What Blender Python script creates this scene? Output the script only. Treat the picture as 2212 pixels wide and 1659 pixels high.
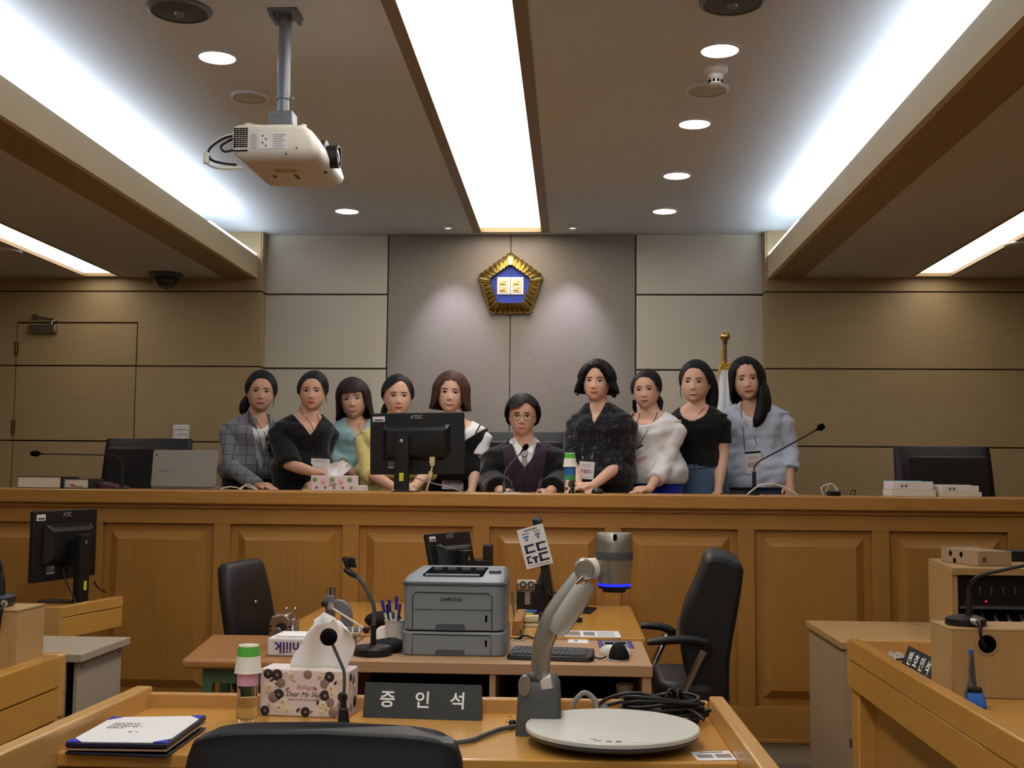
import bpy, bmesh, math, random
from mathutils import Vector, Matrix, noise
for _o in list(bpy.data.objects): bpy.data.objects.remove(_o)
SC = bpy.context.scene
COL = SC.collection
random.seed(7)
R = math.radians
# ------------------------------------------------------------------ camera
IW, IH, FPX = 2212.0, 1659.0, 2550.3
EYE = Vector((0, 0, 1.33))
_yaw, _pit, _rol = R(-2.9711), R(4.5784), R(0.5162)
_f = Vector((math.sin(_yaw)*math.cos(_pit), math.cos(_yaw)*math.cos(_pit), math.sin(_pit)))
_r0 = Vector((math.cos(_yaw), -math.sin(_yaw), 0)); _u0 = _r0.cross(_f)
CR = _r0*math.cos(_rol) + _u0*math.sin(_rol); CU = _u0*math.cos(_rol) - _r0*math.sin(_rol); CF = _f
cd = bpy.data.cameras.new('camera'); cd.sensor_width = 36.0; cd.lens = 36.0*FPX/IW; cd.clip_start = .05
cam = bpy.data.objects.new('camera', cd); COL.objects.link(cam)
cam.matrix_world = Matrix(((CR.x, CU.x, -CF.x, EYE.x), (CR.y, CU.y, -CF.y, EYE.y), (CR.z, CU.z, -CF.z, EYE.z), (0, 0, 0, 1)))
SC.camera = cam
def _ray(x, y): return CR*((x-IW/2)/FPX) - CU*((y-IH/2)/FPX) + CF
def at(x, y, Y):            # a point seen at pixel x, y that stands at depth Y
    q = _ray(x, y); return EYE + q*(Y/q.y)
def on(x, y, z):            # a point seen at pixel x, y that lies at height z
    q = _ray(x, y); return EYE + q*((z-EYE.z)/q.z)
# ------------------------------------------------------------------ world, exposure, light levels
wd = bpy.data.worlds.new('world'); SC.world = wd; wd.use_nodes = True
wd.node_tree.nodes['Background'].inputs[0].default_value = (.8, .85, 1, 1)
wd.node_tree.nodes['Background'].inputs[1].default_value = 0.0
SC.view_settings.view_transform = 'Standard'; SC.view_settings.look = 'None'
SC.view_settings.gamma = 1.0; SC.view_settings.use_curve_mapping = False
SC.view_settings.exposure = 0.5
STRIP_E, SIDE_E, DOWN_E, COVE_E = 6.0, 3.0, 9.0, 7.5
SPOT_W = 34.0
SC.cycles.use_denoising = True
SC.cycles.max_bounces = 8; SC.cycles.diffuse_bounces = 5; SC.cycles.sample_clamp_indirect = 6.0
# ------------------------------------------------------------------ helpers
def lin(h):
    h = h.lstrip('#'); v = [int(h[i:i+2], 16)/255 for i in (0, 2, 4)]
    return tuple(c/12.92 if c <= .04045 else ((c+.055)/1.055)**2.4 for c in v) + (1,)
MT = {}
def mat(name, col, rough=.5, metal=0.0, spec=.5, emit=0, ecol=None, bump=0, bscale=200, var=0, vscale=8, trans=0, alpha=1, ior=1.45, sheen=0, coat=0):
    m = bpy.data.materials.new(name); m.use_nodes = True; nt = m.node_tree; b = nt.nodes['Principled BSDF']
    c = lin(col); b.inputs['Base Color'].default_value = c
    b.inputs['Roughness'].default_value = rough; b.inputs['Metallic'].default_value = metal
    b.inputs['Specular IOR Level'].default_value = spec; b.inputs['IOR'].default_value = ior
    if coat: b.inputs['Coat Weight'].default_value = coat; b.inputs['Coat Roughness'].default_value = .12
    if trans: b.inputs['Transmission Weight'].default_value = trans
    if alpha < 1: b.inputs['Alpha'].default_value = alpha
    if sheen: b.inputs['Sheen Weight'].default_value = sheen
    if emit: b.inputs['Emission Color'].default_value = lin(ecol or col); b.inputs['Emission Strength'].default_value = emit
    tc = nt.nodes.new('ShaderNodeTexCoord')
    if var:
        n = nt.nodes.new('ShaderNodeTexNoise'); n.inputs['Scale'].default_value = vscale; n.inputs['Detail'].default_value = 4
        nt.links.new(tc.outputs['Object'], n.inputs['Vector'])
        mx = nt.nodes.new('ShaderNodeMixRGB'); mx.blend_type = 'MIX'
        mx.inputs[1].default_value = tuple(min(1, k*(1-var)) for k in c[:3]) + (1,)
        mx.inputs[2].default_value = tuple(min(1, k*(1+var)) for k in c[:3]) + (1,)
        nt.links.new(n.outputs['Fac'], mx.inputs[0]); nt.links.new(mx.outputs[0], b.inputs['Base Color'])
    if bump:
        n = nt.nodes.new('ShaderNodeTexNoise'); n.inputs['Scale'].default_value = bscale; n.inputs['Detail'].default_value = 3
        nt.links.new(tc.outputs['Object'], n.inputs['Vector'])
        bp = nt.nodes.new('ShaderNodeBump'); bp.inputs['Strength'].default_value = bump; bp.inputs['Distance'].default_value = .002
        nt.links.new(n.outputs['Fac'], bp.inputs['Height']); nt.links.new(bp.outputs[0], b.inputs['Normal'])
    MT[name] = m; return m
def wood(name, c1, c2, stretch=(1, 14, 14), scale=6, rough=.42, spec=.5, coat=0, bump=.05):
    m = mat(name, c1, rough, spec=spec, coat=coat); nt = m.node_tree; b = nt.nodes['Principled BSDF']
    tc = nt.nodes.new('ShaderNodeTexCoord'); mp = nt.nodes.new('ShaderNodeMapping'); mp.inputs['Scale'].default_value = stretch
    nt.links.new(tc.outputs['Object'], mp.inputs['Vector'])
    n = nt.nodes.new('ShaderNodeTexNoise'); n.inputs['Scale'].default_value = scale; n.inputs['Detail'].default_value = 6; n.inputs['Roughness'].default_value = .65
    nt.links.new(mp.outputs[0], n.inputs['Vector'])
    n2 = nt.nodes.new('ShaderNodeTexNoise'); n2.inputs['Scale'].default_value = 1.3; n2.inputs['Detail'].default_value = 2
    nt.links.new(tc.outputs['Object'], n2.inputs['Vector'])
    ad = nt.nodes.new('ShaderNodeMath'); ad.operation = 'MULTIPLY_ADD'; ad.inputs[1].default_value = .35; nt.links.new(n2.outputs['Fac'], ad.inputs[0]); nt.links.new(n.outputs['Fac'], ad.inputs[2])
    rp = nt.nodes.new('ShaderNodeValToRGB'); rp.color_ramp.elements[0].position = .42; rp.color_ramp.elements[1].position = .9
    rp.color_ramp.elements[0].color = lin(c2); rp.color_ramp.elements[1].color = lin(c1)
    nt.links.new(ad.outputs[0], rp.inputs[0]); nt.links.new(rp.outputs[0], b.inputs['Base Color'])
    if bump:
        bp = nt.nodes.new('ShaderNodeBump'); bp.inputs['Strength'].default_value = bump; bp.inputs['Distance'].default_value = .001
        nt.links.new(n.outputs['Fac'], bp.inputs['Height']); nt.links.new(bp.outputs[0], b.inputs['Normal'])
    return m
WORG = {}
def _org(o): return WORG.get(o.name, Vector((0, 0, 0))) if o is not None else Vector((0, 0, 0))
def thing(name, label, cat, loc, group=None):
    o = bpy.data.objects.new(name, None); COL.objects.link(o); o.empty_display_size = .05
    o.location = loc; WORG[o.name] = Vector(loc); o['label'] = label; o['category'] = cat
    if group: o['group'] = group
    return o
def tag(o, label=None, cat=None, group=None, kind=None):
    if label: o['label'] = label
    if cat: o['category'] = cat
    if group: o['group'] = group
    if kind: o['kind'] = kind
    return o
def frame(o, z=0, x=0, y=0):            # local frame at point o, turned by Euler angles in degrees
    return Matrix.Translation(Vector(o)) @ Matrix.Rotation(R(z), 4, 'Z') @ Matrix.Rotation(R(y), 4, 'Y') @ Matrix.Rotation(R(x), 4, 'X')
class MB:
    def __init__(s, xf=None): s.v = []; s.f = []; s.xf = xf
    def add(s, vs, fs):
        n = len(s.v); s.v += [Vector(p) for p in vs]; s.f += [[i+n for i in q] for q in fs]; return s
    def box(s, a, b, xf=None):
        x0, x1 = sorted((a[0], b[0])); y0, y1 = sorted((a[1], b[1])); z0, z1 = sorted((a[2], b[2]))
        vs = [Vector(p) for p in ((x0,y0,z0),(x1,y0,z0),(x1,y1,z0),(x0,y1,z0),(x0,y0,z1),(x1,y0,z1),(x1,y1,z1),(x0,y1,z1))]
        if xf: vs = [xf @ v for v in vs]
        return s.add(vs, [(0,3,2,1),(4,5,6,7),(0,1,5,4),(1,2,6,5),(2,3,7,6),(3,0,4,7)])
    def cbox(s, c, d, xf=None):
        return s.box([c[i]-d[i]/2 for i in range(3)], [c[i]+d[i]/2 for i in range(3)], xf)
    def loft(s, rings, cap0=True, cap1=True, closed=True):
        n = len(rings[0]); vs = [p for r in rings for p in r]; fs = []
        for i in range(len(rings)-1):
            for j in range(n if closed else n-1):
                k = (j+1) % n; fs.append((i*n+j, i*n+k, (i+1)*n+k, (i+1)*n+j))
        if cap0: fs.append(tuple(range(n-1, -1, -1)))
        if cap1: fs.append(tuple((len(rings)-1)*n+j for j in range(n)))
        return s.add(vs, fs)
    def prism(s, poly, d):               # polygon of 3D points pushed along d
        d = Vector(d); a = [Vector(p) for p in poly]; return s.loft([a, [p+d for p in a]])
    def tube(s, pts, r, n=10, sub=0, cap=True):
        P = [Vector(p) for p in pts]
        if sub: P = smooth_path(P, sub)
        rr = r if isinstance(r, (list, tuple)) else [r]
        def rad(t):
            if len(rr) == 1: return rr[0]
            u = t*(len(rr)-1); i = min(int(u), len(rr)-2); return rr[i]+(rr[i+1]-rr[i])*(u-i)
        rings = []; up = None
        for i, p in enumerate(P):
            d = (P[min(i+1, len(P)-1)]-P[max(i-1, 0)])
            if d.length < 1e-9: d = Vector((0, 0, 1))
            d.normalize()
            if up is None: up = Vector((0, 0, 1)) if abs(d.z) < .9 else Vector((1, 0, 0))
            a = up - d*up.dot(d)
            if a.length < 1e-6: a = d.orthogonal()
            a.normalize(); b = d.cross(a); up = a; q = rad(i/(len(P)-1))
            rings.append([p + a*(q*math.cos(2*math.pi*k/n)) + b*(q*math.sin(2*math.pi*k/n)) for k in range(n)])
        return s.loft(rings, cap, cap)
    def lathe(s, prof, c=(0,0,0), n=32, xf=None, cap=True):   # profile of (r, z)
        c = Vector(c); rings = [[c+Vector((r*math.cos(2*math.pi*k/n), r*math.sin(2*math.pi*k/n), z)) for k in range(n)] for r, z in prof]
        if xf: rings = [[xf @ p for p in q] for q in rings]
        return s.loft(rings, cap, cap)
    def cyl(s, a, b, r, r2=None, n=20): return s.tube([a, b], [r, r if r2 is None else r2], n)
    def ball(s, c, r, n=20, m=12):
        c = Vector(c); r = (r, r, r) if not isinstance(r, (list, tuple)) else r; rings = []
        for i in range(1, m):
            t = math.pi*i/m; rings.append([c+Vector((r[0]*math.sin(t)*math.cos(2*math.pi*k/n), r[1]*math.sin(t)*math.sin(2*math.pi*k/n), -r[2]*math.cos(t))) for k in range(n)])
        return s.loft(rings)
    def quad(s, a, b, c, d): return s.add([a, b, c, d], [(0, 1, 2, 3)])
    def slab(s, a, b, c, d, t):          # quad with thickness vector t
        return s.prism([a, b, c, d], t)
    def rbox(s, a, b, r, axis='Z', n=5, xf=None):   # box rounded around one axis
        ax = 'XYZ'.index(axis); i, j = [k for k in range(3) if k != ax]
        lo = [min(a[k], b[k]) for k in range(3)]; hi = [max(a[k], b[k]) for k in range(3)]
        r = min(r, (hi[i]-lo[i])/2-1e-4, (hi[j]-lo[j])/2-1e-4); pts = []
        for cx, cy, a0 in ((hi[i]-r, hi[j]-r, 0), (lo[i]+r, hi[j]-r, 90), (lo[i]+r, lo[j]+r, 180), (hi[i]-r, lo[j]+r, 270)):
            for k in range(n+1):
                t = R(a0+90*k/n); pts.append((cx+r*math.cos(t), cy+r*math.sin(t)))
        def mk(w):
            o = []
            for p in pts:
                v = [0, 0, 0]; v[i] = p[0]; v[j] = p[1]; v[ax] = w; o.append(xf @ Vector(v) if xf else Vector(v))
            return o
        return s.loft([mk(lo[ax]), mk(hi[ax])])
    def grid(s, rows):
        n = len(rows[0]); return s.add([p for r in rows for p in r], [(i*n+j, i*n+j+1, (i+1)*n+j+1, (i+1)*n+j) for i in range(len(rows)-1) for j in range(n-1)])
    def build(s, name, m, parent=None, smooth=35, bevel=0, seg=2, solid=0, sub=0, loc=None, fix=True):
        vs = [s.xf @ v for v in s.v] if s.xf else s.v
        if parent is not None: off = _org(parent)
        elif loc is not None: off = Vector(loc)
        else:
            xs = [v.x for v in vs]; ys = [v.y for v in vs]; off = Vector(((min(xs)+max(xs))/2, (min(ys)+max(ys))/2, min(v.z for v in vs)))
        me = bpy.data.meshes.new(name); me.from_pydata([tuple(v-off) for v in vs], [], s.f)
        if fix:
            bm = bmesh.new(); bm.from_mesh(me); bmesh.ops.recalc_face_normals(bm, faces=bm.faces); bm.to_mesh(me); bm.free()
        me.materials.append(m if not isinstance(m, str) else MT[m])
        if smooth:
            me.polygons.foreach_set('use_smooth', [True]*len(me.polygons)); me.set_sharp_from_angle(angle=R(smooth))
        o = bpy.data.objects.new(name, me); COL.objects.link(o)
        if parent is not None: o.parent = parent; WORG[o.name] = off
        else: o.location = off; WORG[o.name] = off
        if solid: k = o.modifiers.new('s', 'SOLIDIFY'); k.thickness = solid; k.offset = 0
        if bevel: k = o.modifiers.new('b', 'BEVEL'); k.width = bevel; k.segments = seg; k.limit_method = 'ANGLE'; k.angle_limit = R(40); k.harden_normals = False
        if sub: k = o.modifiers.new('u', 'SUBSURF'); k.levels = sub; k.render_levels = sub
        return o
def smooth_path(P, sub):
    out = []
    for i in range(len(P)-1):
        p0 = P[max(i-1, 0)]; p1 = P[i]; p2 = P[i+1]; p3 = P[min(i+2, len(P)-1)]
        for k in range(sub):
            t = k/sub; out.append(.5*((2*p1)+(p2-p0)*t+(2*p0-5*p1+4*p2-p3)*t*t+(3*p1-p0-3*p2+p3)*t**3))
    out.append(P[-1]); return out
def struct(name, mb, m, parent=None, **k):
    o = mb.build(name, m, parent, **k)
    if parent is None: o['kind'] = 'structure'
    return o
def solo(name, label, cat, mb, m, group=None, **k):
    return tag(mb.build(name, m, None, **k), label, cat, group)
def text(body, size, m, parent, xf, name='lettering', depth=.0006, bold=0, shear=0, sx=1, align='CENTER'):
    c = bpy.data.curves.new('txt', 'FONT'); c.body = body; c.size = size; c.extrude = depth; c.align_x = align; c.align_y = 'CENTER'; c.offset = bold; c.shear = shear; c.resolution_u = 3
    t = bpy.data.objects.new('txt', c); COL.objects.link(t)
    dg = bpy.context.evaluated_depsgraph_get(); dg.update()
    me = bpy.data.meshes.new_from_object(t.evaluated_get(dg)); bpy.data.objects.remove(t); bpy.data.curves.remove(c)
    off = _org(parent)
    for v in me.vertices: v.co = (xf @ Vector((v.co.x*sx, v.co.y, v.co.z))) - off
    me.materials.clear(); me.materials.append(MT[m])
    me.name = name; o = bpy.data.objects.new(name, me); COL.objects.link(o); o.parent = parent; WORG[o.name] = off
    return o
def basis(o, x, z):                      # frame with text-x along x and text-normal along z
    x = Vector(x).normalized(); z = Vector(z).normalized(); y = z.cross(x).normalized(); x = y.cross(z)
    return Matrix(((x.x, y.x, z.x, o[0]), (x.y, y.y, z.y, o[1]), (x.z, y.z, z.z, o[2]), (0, 0, 0, 1)))
# ------------------------------------------------------------------ materials
wood('wall_veneer', '#ad966e', '#9a835c', (1, 40, 40), 5, .5)
wood('wall_veneer_pale', '#c4b08c', '#b29c78', (40, 40, 1), 5, .5)
mat('panel_pale', '#c0b5a2', .65, spec=.3, var=.03, vscale=3)
mat('panel_fabric', '#93887c', .85, spec=.2)
mat('groove', '#4a3a22', .7)
mat('ceiling_paint', '#d3d5d6', .9, spec=.15)
mat('ceiling_side', '#c2bdb4', .9, spec=.15)
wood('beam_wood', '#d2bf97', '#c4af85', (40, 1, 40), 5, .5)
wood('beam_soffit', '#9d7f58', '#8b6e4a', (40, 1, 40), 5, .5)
wood('strip_frame', '#8f7552', '#7c6444', (40, 1, 40), 5, .5)
wood('bench_wood', '#b07e3a', '#9a6b2f', (40, 40, 1.2), 4, .38, coat=.15)
wood('bench_wood_flat', '#b78440', '#a17033', (1.2, 40, 40), 4, .36, coat=.15)
wood('desk_wood', '#cd984a', '#bb863a', (1, 30, 30), 4, .22, coat=.35)
wood('desk_rim', '#c99a58', '#b68748', (30, 1, 30), 4, .35, coat=.2)
wood('box_wood', '#b99562', '#a68352', (40, 40, 1.5), 4, .45)
wood('table_wood', '#b07c46', '#9a6836', (1, 30, 30), 4, .35, coat=.15)
wood('laminate', '#b5906a', '#a88260', (1, 20, 20), 4, .45)
mat('white_laminate', '#a89882', .5, var=.04, vscale=12)
mat('pale_laminate', '#a88f72', .5, var=.05, vscale=12)
mat('cream', '#b8a98a', .6)
mat('carpet', '#7d7266', .95, spec=.1, bump=.6, bscale=500)
mat('rear_wall', '#a58f70', .8)
mat('black_leather', '#0e0f11', .5, spec=.5, bump=.25, bscale=350)
mat('black_plastic', '#0d0d0f', .45)
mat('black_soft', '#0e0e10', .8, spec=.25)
mat('black_gloss', '#0c0c0e', .15)
mat('mon_back', '#0c0d0e', .5)
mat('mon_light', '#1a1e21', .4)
mat('foam', '#0b0b0c', .95, spec=.1, bump=.8, bscale=900)
mat('chrome', '#c8c8c8', .15, 1.0)
mat('steel', '#9a9894', .35, 1.0)
mat('gold', '#c9aa62', .24, 1.0)
mat('brass_dark', '#6f5a36', .35, 1.0)
mat('emblem_blue', '#14309a', .5, var=.15, vscale=30)
mat('emblem_white', '#d9d7d0', .5)
mat('emblem_gold', '#d8b982', .4, .4)
mat('white_plastic', '#d6d0c6', .4)
mat('white_paper', '#dcd9d6', .8, spec=.2)
mat('paper_cream', '#d9cfbd', .85, spec=.2, var=.05, vscale=60)
mat('tissue', '#e8e6e4', .9, spec=.1)
mat('grey_metal', '#73777c', .4, .3)
mat('printer_grey', '#7d8488', .5)
mat('printer_dark', '#4a5056', .45)
mat('slot', '#070708', .95, spec=.05)
mat('green_metal', '#4f6a4e', .45)
mat('silver', '#a39c90', .35, .75)
mat('silver_pale', '#b9b5ac', .35, .6)
mat('doc_grey', '#4b4d4c', .5)
mat('doc_white', '#cfccc2', .35)
mat('blue_led', '#1020ff', .4, emit=1.3, ecol='#1a24ff')
mat('sign_black', '#202423', .5)
mat('letter_white', '#e6e6e2', .6)
mat('ink_black', '#1e1c1c', .7)
mat('ink_grey', '#77777a', .7)
mat('ink_navy', '#20264a', .7)
mat('ink_magenta', '#a8487e', .7)
mat('purple', '#4d2d6e', .7)
mat('navy_cover', '#15162e', .5)
mat('blue_corner', '#2226a8', .5)
mat('green_cup', '#4fae3a', .6)
mat('cup_white', '#dedbcf', .7)
mat('pink', '#d29bb8', .6)
mat('label_blue', '#2468b0', .5)
mat('label_green', '#3a8f5a', .5)
mat('clear', '#ffffff', .04, trans=1.0, ior=1.33)
mat('water_clear', '#eef6f8', .03, trans=1.0, ior=1.2)
mat('yellow', '#c9cf22', .6)
mat('yellow_note', '#e0d34a', .7)
mat('grey_cable', '#8f8d86', .5)
mat('white_cable', '#cfcabf', .5)
mat('cardboard', '#a58a68', .8, var=.08, vscale=20)
mat('card_dark', '#6e5940', .8)
mat('maroon', '#4a2026', .6)
mat('cyan_tab', '#4fb0b8', .6)
mat('red', '#b02a35', .5)
mat('blue_plastic', '#1d5fb8', .45)
mat('flag_white', '#d9dadc', .85)
mat('yellow_cord', '#caa32c', .7)
mat('laptop', '#8f8b84', .35, .5)
mat('beige', '#c9bb92', .6)
mat('copper', '#a08a76', .3, .9)
mat('keys_grey', '#5a5e62', .5)
mat('pinkbox', '#d8c8c8', .7)
mat('flower_dark', '#2d2422', .7); mat('flower_taupe', '#857468', .7); mat('flower_cream', '#d9cdb6', .7); mat('leaf_gold', '#b49f6c', .7); mat('leaf_green', '#7d8f4e', .7); mat('flower_pink', '#d79ab0', .7)
mat('rose_ink', '#b07a70', .7)
mat('lamp_strip', '#ffffff', .5, emit=STRIP_E, ecol='#fffaf3')
mat('lamp_side', '#ffffff', .5, emit=SIDE_E, ecol='#fff6ea')
mat('lamp_down', '#ffffff', .5, emit=DOWN_E, ecol='#fff6ff')
mat('lamp_cove', '#ffffff', .5, emit=COVE_E, ecol='#dcecff')
mat('lamp_led', '#ffffff', .5, emit=5, ecol='#e8e8ff')
mat('red_led', '#ff2010', .5, emit=4, ecol='#ff2010')
mat('lens_glass', '#101418', .05, coat=.5)
mat('glass_tint', '#2a2a2c', .08, coat=.6)
# ================================================================== the room
XC = -0.442                                     # the room's axis of symmetry
YW, YS, ZC, ZS = 8.20, 8.08, 3.043, 2.718       # recessed wall, side walls, ceilings
XL, XR, YB = -5.2, 4.3, -3.6
struct('floor', MB().box((XL, YB, -.1), (XR, YW+.3, 0)), 'carpet')
struct('wall_rear', MB().box((XL, YB-.1, 0), (XR, YB, ZC+.2)), 'rear_wall')
struct('wall_left', MB().box((XL-.1, YB-.1, 0), (XL, YW+.3, ZC+.2)), 'wall_veneer')
struct('wall_right', MB().box((XR, YB-.1, 0), (XR+.1, YW+.3, ZC+.2)), 'wall_veneer')
# recessed front wall: backing and panels
CL, CRR, WL, WR = -1.309, .433, -2.190, 1.323
wf = struct('wall_front', MB().box((WL-.02, YW+.012, 0), (WR+.02, YW+.2, ZC+.1)), 'groove')
g = .006
LN = [ZC, 2.617, 2.090, 1.564, 1.04, .45]
for x0, x1 in ((WL, CL), (CRR, WR)):
    for a, b in zip(LN[:-1], LN[1:]):
        MB().box((x0+g, YW, b+g), (x1-g, YW+.02, a-(g if a < ZC else 0))).build('panel', 'panel_pale', wf, bevel=.003)
# fabric-clad centre, two panels with a butt joint
fm = MT['panel_fabric']; nt = fm.node_tree; bs = nt.nodes['Principled BSDF']
tc = nt.nodes.new('ShaderNodeTexCoord'); mp = nt.nodes.new('ShaderNodeMapping'); mp.inputs['Scale'].default_value = (9, 9, 260)
nz = nt.nodes.new('ShaderNodeTexNoise'); nz.inputs['Scale'].default_value = 2.2; nz.inputs['Detail'].default_value = 5
nt.links.new(tc.outputs['Object'], mp.inputs['Vector']); nt.links.new(mp.outputs[0], nz.inputs['Vector'])
rp = nt.nodes.new('ShaderNodeValToRGB'); rp.color_ramp.elements[0].color = lin('#83786c'); rp.color_ramp.elements[1].color = lin('#938779'); rp.color_ramp.elements[0].position = .35; rp.color_ramp.elements[1].position = .65
nt.links.new(nz.outputs['Fac'], rp.inputs[0]); nt.links.new(rp.outputs[0], bs.inputs['Base Color'])
MB().box((CL+.004, YW-.002, .45), (XC-.003, YW+.02, ZC)).build('fabric_panel', 'panel_fabric', wf, bevel=.003)
MB().box((XC+.003, YW-.002, .45), (CRR-.004, YW+.02, ZC)).build('fabric_panel', 'panel_fabric', wf, bevel=.003)
# veneered side walls, 12 cm proud, board by board
DX0, DX1, DZ = -3.917, -3.055, 2.393
SL = [ZC, 2.619, 2.091, 1.564, 1.04, .45]
for nm, a, b, cols in (('wall_front_left', XL, WL, [XL, DX0, DX1, WL]), ('wall_front_right', WR, XR, [WR, XR])):
    w = struct(nm, MB().box((a, YS+.012, 0), (b, YW+.2, ZC+.1)), 'groove')
    for z1, z0 in zip(SL[:-1], SL[1:]):
        zt = z1 - (.005 if z1 < ZC else 0); zb = z0+.005
        if nm == 'wall_front_left':
            if zb > DZ: MB().box((a, YS, zb), (b, YS+.02, zt)).build('panel', 'wall_veneer', w, bevel=.002); continue
            if zt > DZ:
                MB().add(*(lambda p: ([Vector(q) for q in p]+[Vector((q[0], YS+.02, q[2])) for q in p], [(0,1,2,3,4,5,6,7), tuple(range(15, 7, -1))]+[(i, (i+1) % 8, 8+(i+1) % 8, 8+i) for i in range(8)]))([(a, YS, zb), (DX0-.004, YS, zb), (DX0-.004, YS, DZ+.008), (DX1+.004, YS, DZ+.008), (DX1+.004, YS, zb), (b, YS, zb), (b, YS, zt), (a, YS, zt)])).build('panel', 'wall_veneer', w, bevel=.002)
                continue
            MB().box((a, YS, zb), (DX0-.004, YS+.02, zt)).build('panel', 'wall_veneer', w, bevel=.002)
            MB().box((DX1+.003, YS, zb), (b, YS+.02, zt)).build('panel', 'wall_veneer', w, bevel=.002)
        else:
            MB().box((a, YS, zb), (b, YS+.02, zt)).build('panel', 'wall_veneer', w, bevel=.002)
    xr = b if nm == 'wall_front_left' else a                       # return face of the step, with a corner bead
    s = -1 if nm == 'wall_front_left' else 1
    for z1, z0 in zip(SL[:-1], SL[1:]):
        MB().box((xr, YS+.004, z0+.005), (xr-s*.012, YW-.002, z1-(.005 if z1 < ZC else 0))).build('return_board', 'wall_veneer', w, bevel=.002)
# flush door in the veneer, with closer and hinges
d1 = MB().box((DX0+.002, YS+.012, .45), (DX1-.002, YS+.03, DZ)).build('door_1', 'groove', None, loc=(DX0, YS, .45)); d1['kind'] = 'structure'
for z1, z0 in ((DZ, 2.091), (2.091, 1.564), (1.564, 1.04), (1.04, .45)):
    MB().box((DX0+.003, YS-.001, z0+.005), (DX1-.003, YS+.015, z1-.004)).build('panel', 'wall_veneer', d1, bevel=.002)
MB().box((-3.82, YS-.045, 2.318), (-3.625, YS, 2.375)).build('door_closer', 'steel', d1, bevel=.006)
MB().tube([(-3.655, YS-.03, 2.378), (-3.655, YS-.03, 2.40), (-3.62, YS-.02, 2.415)], .01, 8).tube([(-3.64, YS-.03, 2.41), (-3.79, YS-.035, 2.435)], .009, 8).box((-3.8, YS-.03, 2.42), (-3.77, YS, 2.452)).build('closer_arm', 'steel', d1)
for hz in (2.21, 1.66):
    MB().cyl((DX0, YS-.006, hz-.05), (DX0, YS-.006, hz+.05), .009, n=10).box((DX0-.012, YS-.003, hz-.05), (DX0+.014, YS+.001, hz+.05)).build('hinge', 'brass_dark', d1)
# ceilings, beams and coves
S0, S1 = on(1040.8, 502.6, ZC).x, on(1169.5, 502, ZC).x
YE = 7.99
ce = struct('ceiling', MB().box((-2.95, YB, ZC), (S0-.055, YW+.2, ZC+.12)).box((S1+.055, YB, ZC), (2.07, YW+.2, ZC+.12)).box((S0-.06, YE+.12, ZC), (S1+.06, YW+.2, ZC+.12)), 'ceiling_paint')
ls = thing('ceiling_light', 'long white strip light running down the middle of the ceiling', 'light', ((S0+S1)/2, 4, ZC))
MB().box((S0, YB+.2, ZC+.03), (S1, YE+.1, ZC+.05)).build('diffuser', 'lamp_strip', ls)
for a, b in ((S0-.055, S0), (S1, S1+.055)):
    MB().box((a, YB, ZC-.006), (b, YE+.12, ZC+.06)).build('frame', 'strip_frame', ls, bevel=.002)
MB().box((S0, YE+.1, ZC-.004), (S1, YE+.12, ZC+.06)).build('frame', 'strip_frame', ls)
BI, BO = 1.770, 2.007                              # beam inner and outer distance from the axis
for nm, s in (('left', -1), ('right', 1)):
    xi, xo = XC+s*BI, XC+s*BO
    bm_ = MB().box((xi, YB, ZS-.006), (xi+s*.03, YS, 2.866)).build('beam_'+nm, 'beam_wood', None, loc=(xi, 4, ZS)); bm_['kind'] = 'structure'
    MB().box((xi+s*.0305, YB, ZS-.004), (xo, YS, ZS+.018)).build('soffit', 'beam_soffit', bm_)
    MB().box((xi+s*.03, YB, ZS+.02), (xi+s*.5, YS, ZS+.04)).build('cove_tray', 'ceiling_paint', bm_)
    MB().box((XC+s*2.49, YB, ZS+.02), (XC+s*2.52, YS+.1, ZC+.05)).build('cove_back', 'ceiling_paint', bm_)
    xe = XL if s < 0 else XR
    xa, xb = (XC+s*2.739, XC+s*2.975)
    z0 = ZS+.0
    struct('ceiling_'+nm, MB().box((xo, YB, ZS), (xa-s*.02, YS, ZS+.02)).box((xb+s*.02, YB, ZS), (xe, YS, ZS+.02)).box((xa-s*.02, YS-.06, ZS), (xb+s*.02, YS, ZS+.02)), 'ceiling_side')
    sd = thing('ceiling_light', 'narrow strip light in the lowered ceiling on the %s of the room' % nm, 'light', ((xa+xb)/2, 4, ZS), 'side strip lights')
    MB().box((xa, YB+.2, ZS+.02), (xb, YS-.075, ZS+.035)).build('diffuser', 'lamp_side', sd)
    for a, b in ((xa-s*.02, xa), (xb, xb+s*.02)): MB().box((a, YB, ZS-.003), (b, YS-.06, ZS+.03)).build('frame', 'strip_frame', sd)
    MB().box((xa, YS-.075, ZS-.003), (xb, YS-.06, ZS+.03)).build('frame', 'strip_frame', sd)
    # cove lamps unseen behind the lip: glowing panels, widened to soften their light
    y = YB+.3; first = True
    while y < 7.0:
        MB().box((xi+s*.05, y, ZS+.045), (xi+s*.40, y+1.15, ZS+.055)).build('cove_lamp_panel', 'lamp_cove', bm_); y += 1.18
    lb = MB().rbox((xi+s*.002, 7.02, 2.868), (xi+s*.03, YS-.03, 2.884), .006, 'Y')
    tag(lb.build('cove_lamp', 'lamp_cove'), 'thin white lamp on the %s beam edge where it meets the front wall' % nm, 'light', 'cove lamps at the wall')
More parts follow.
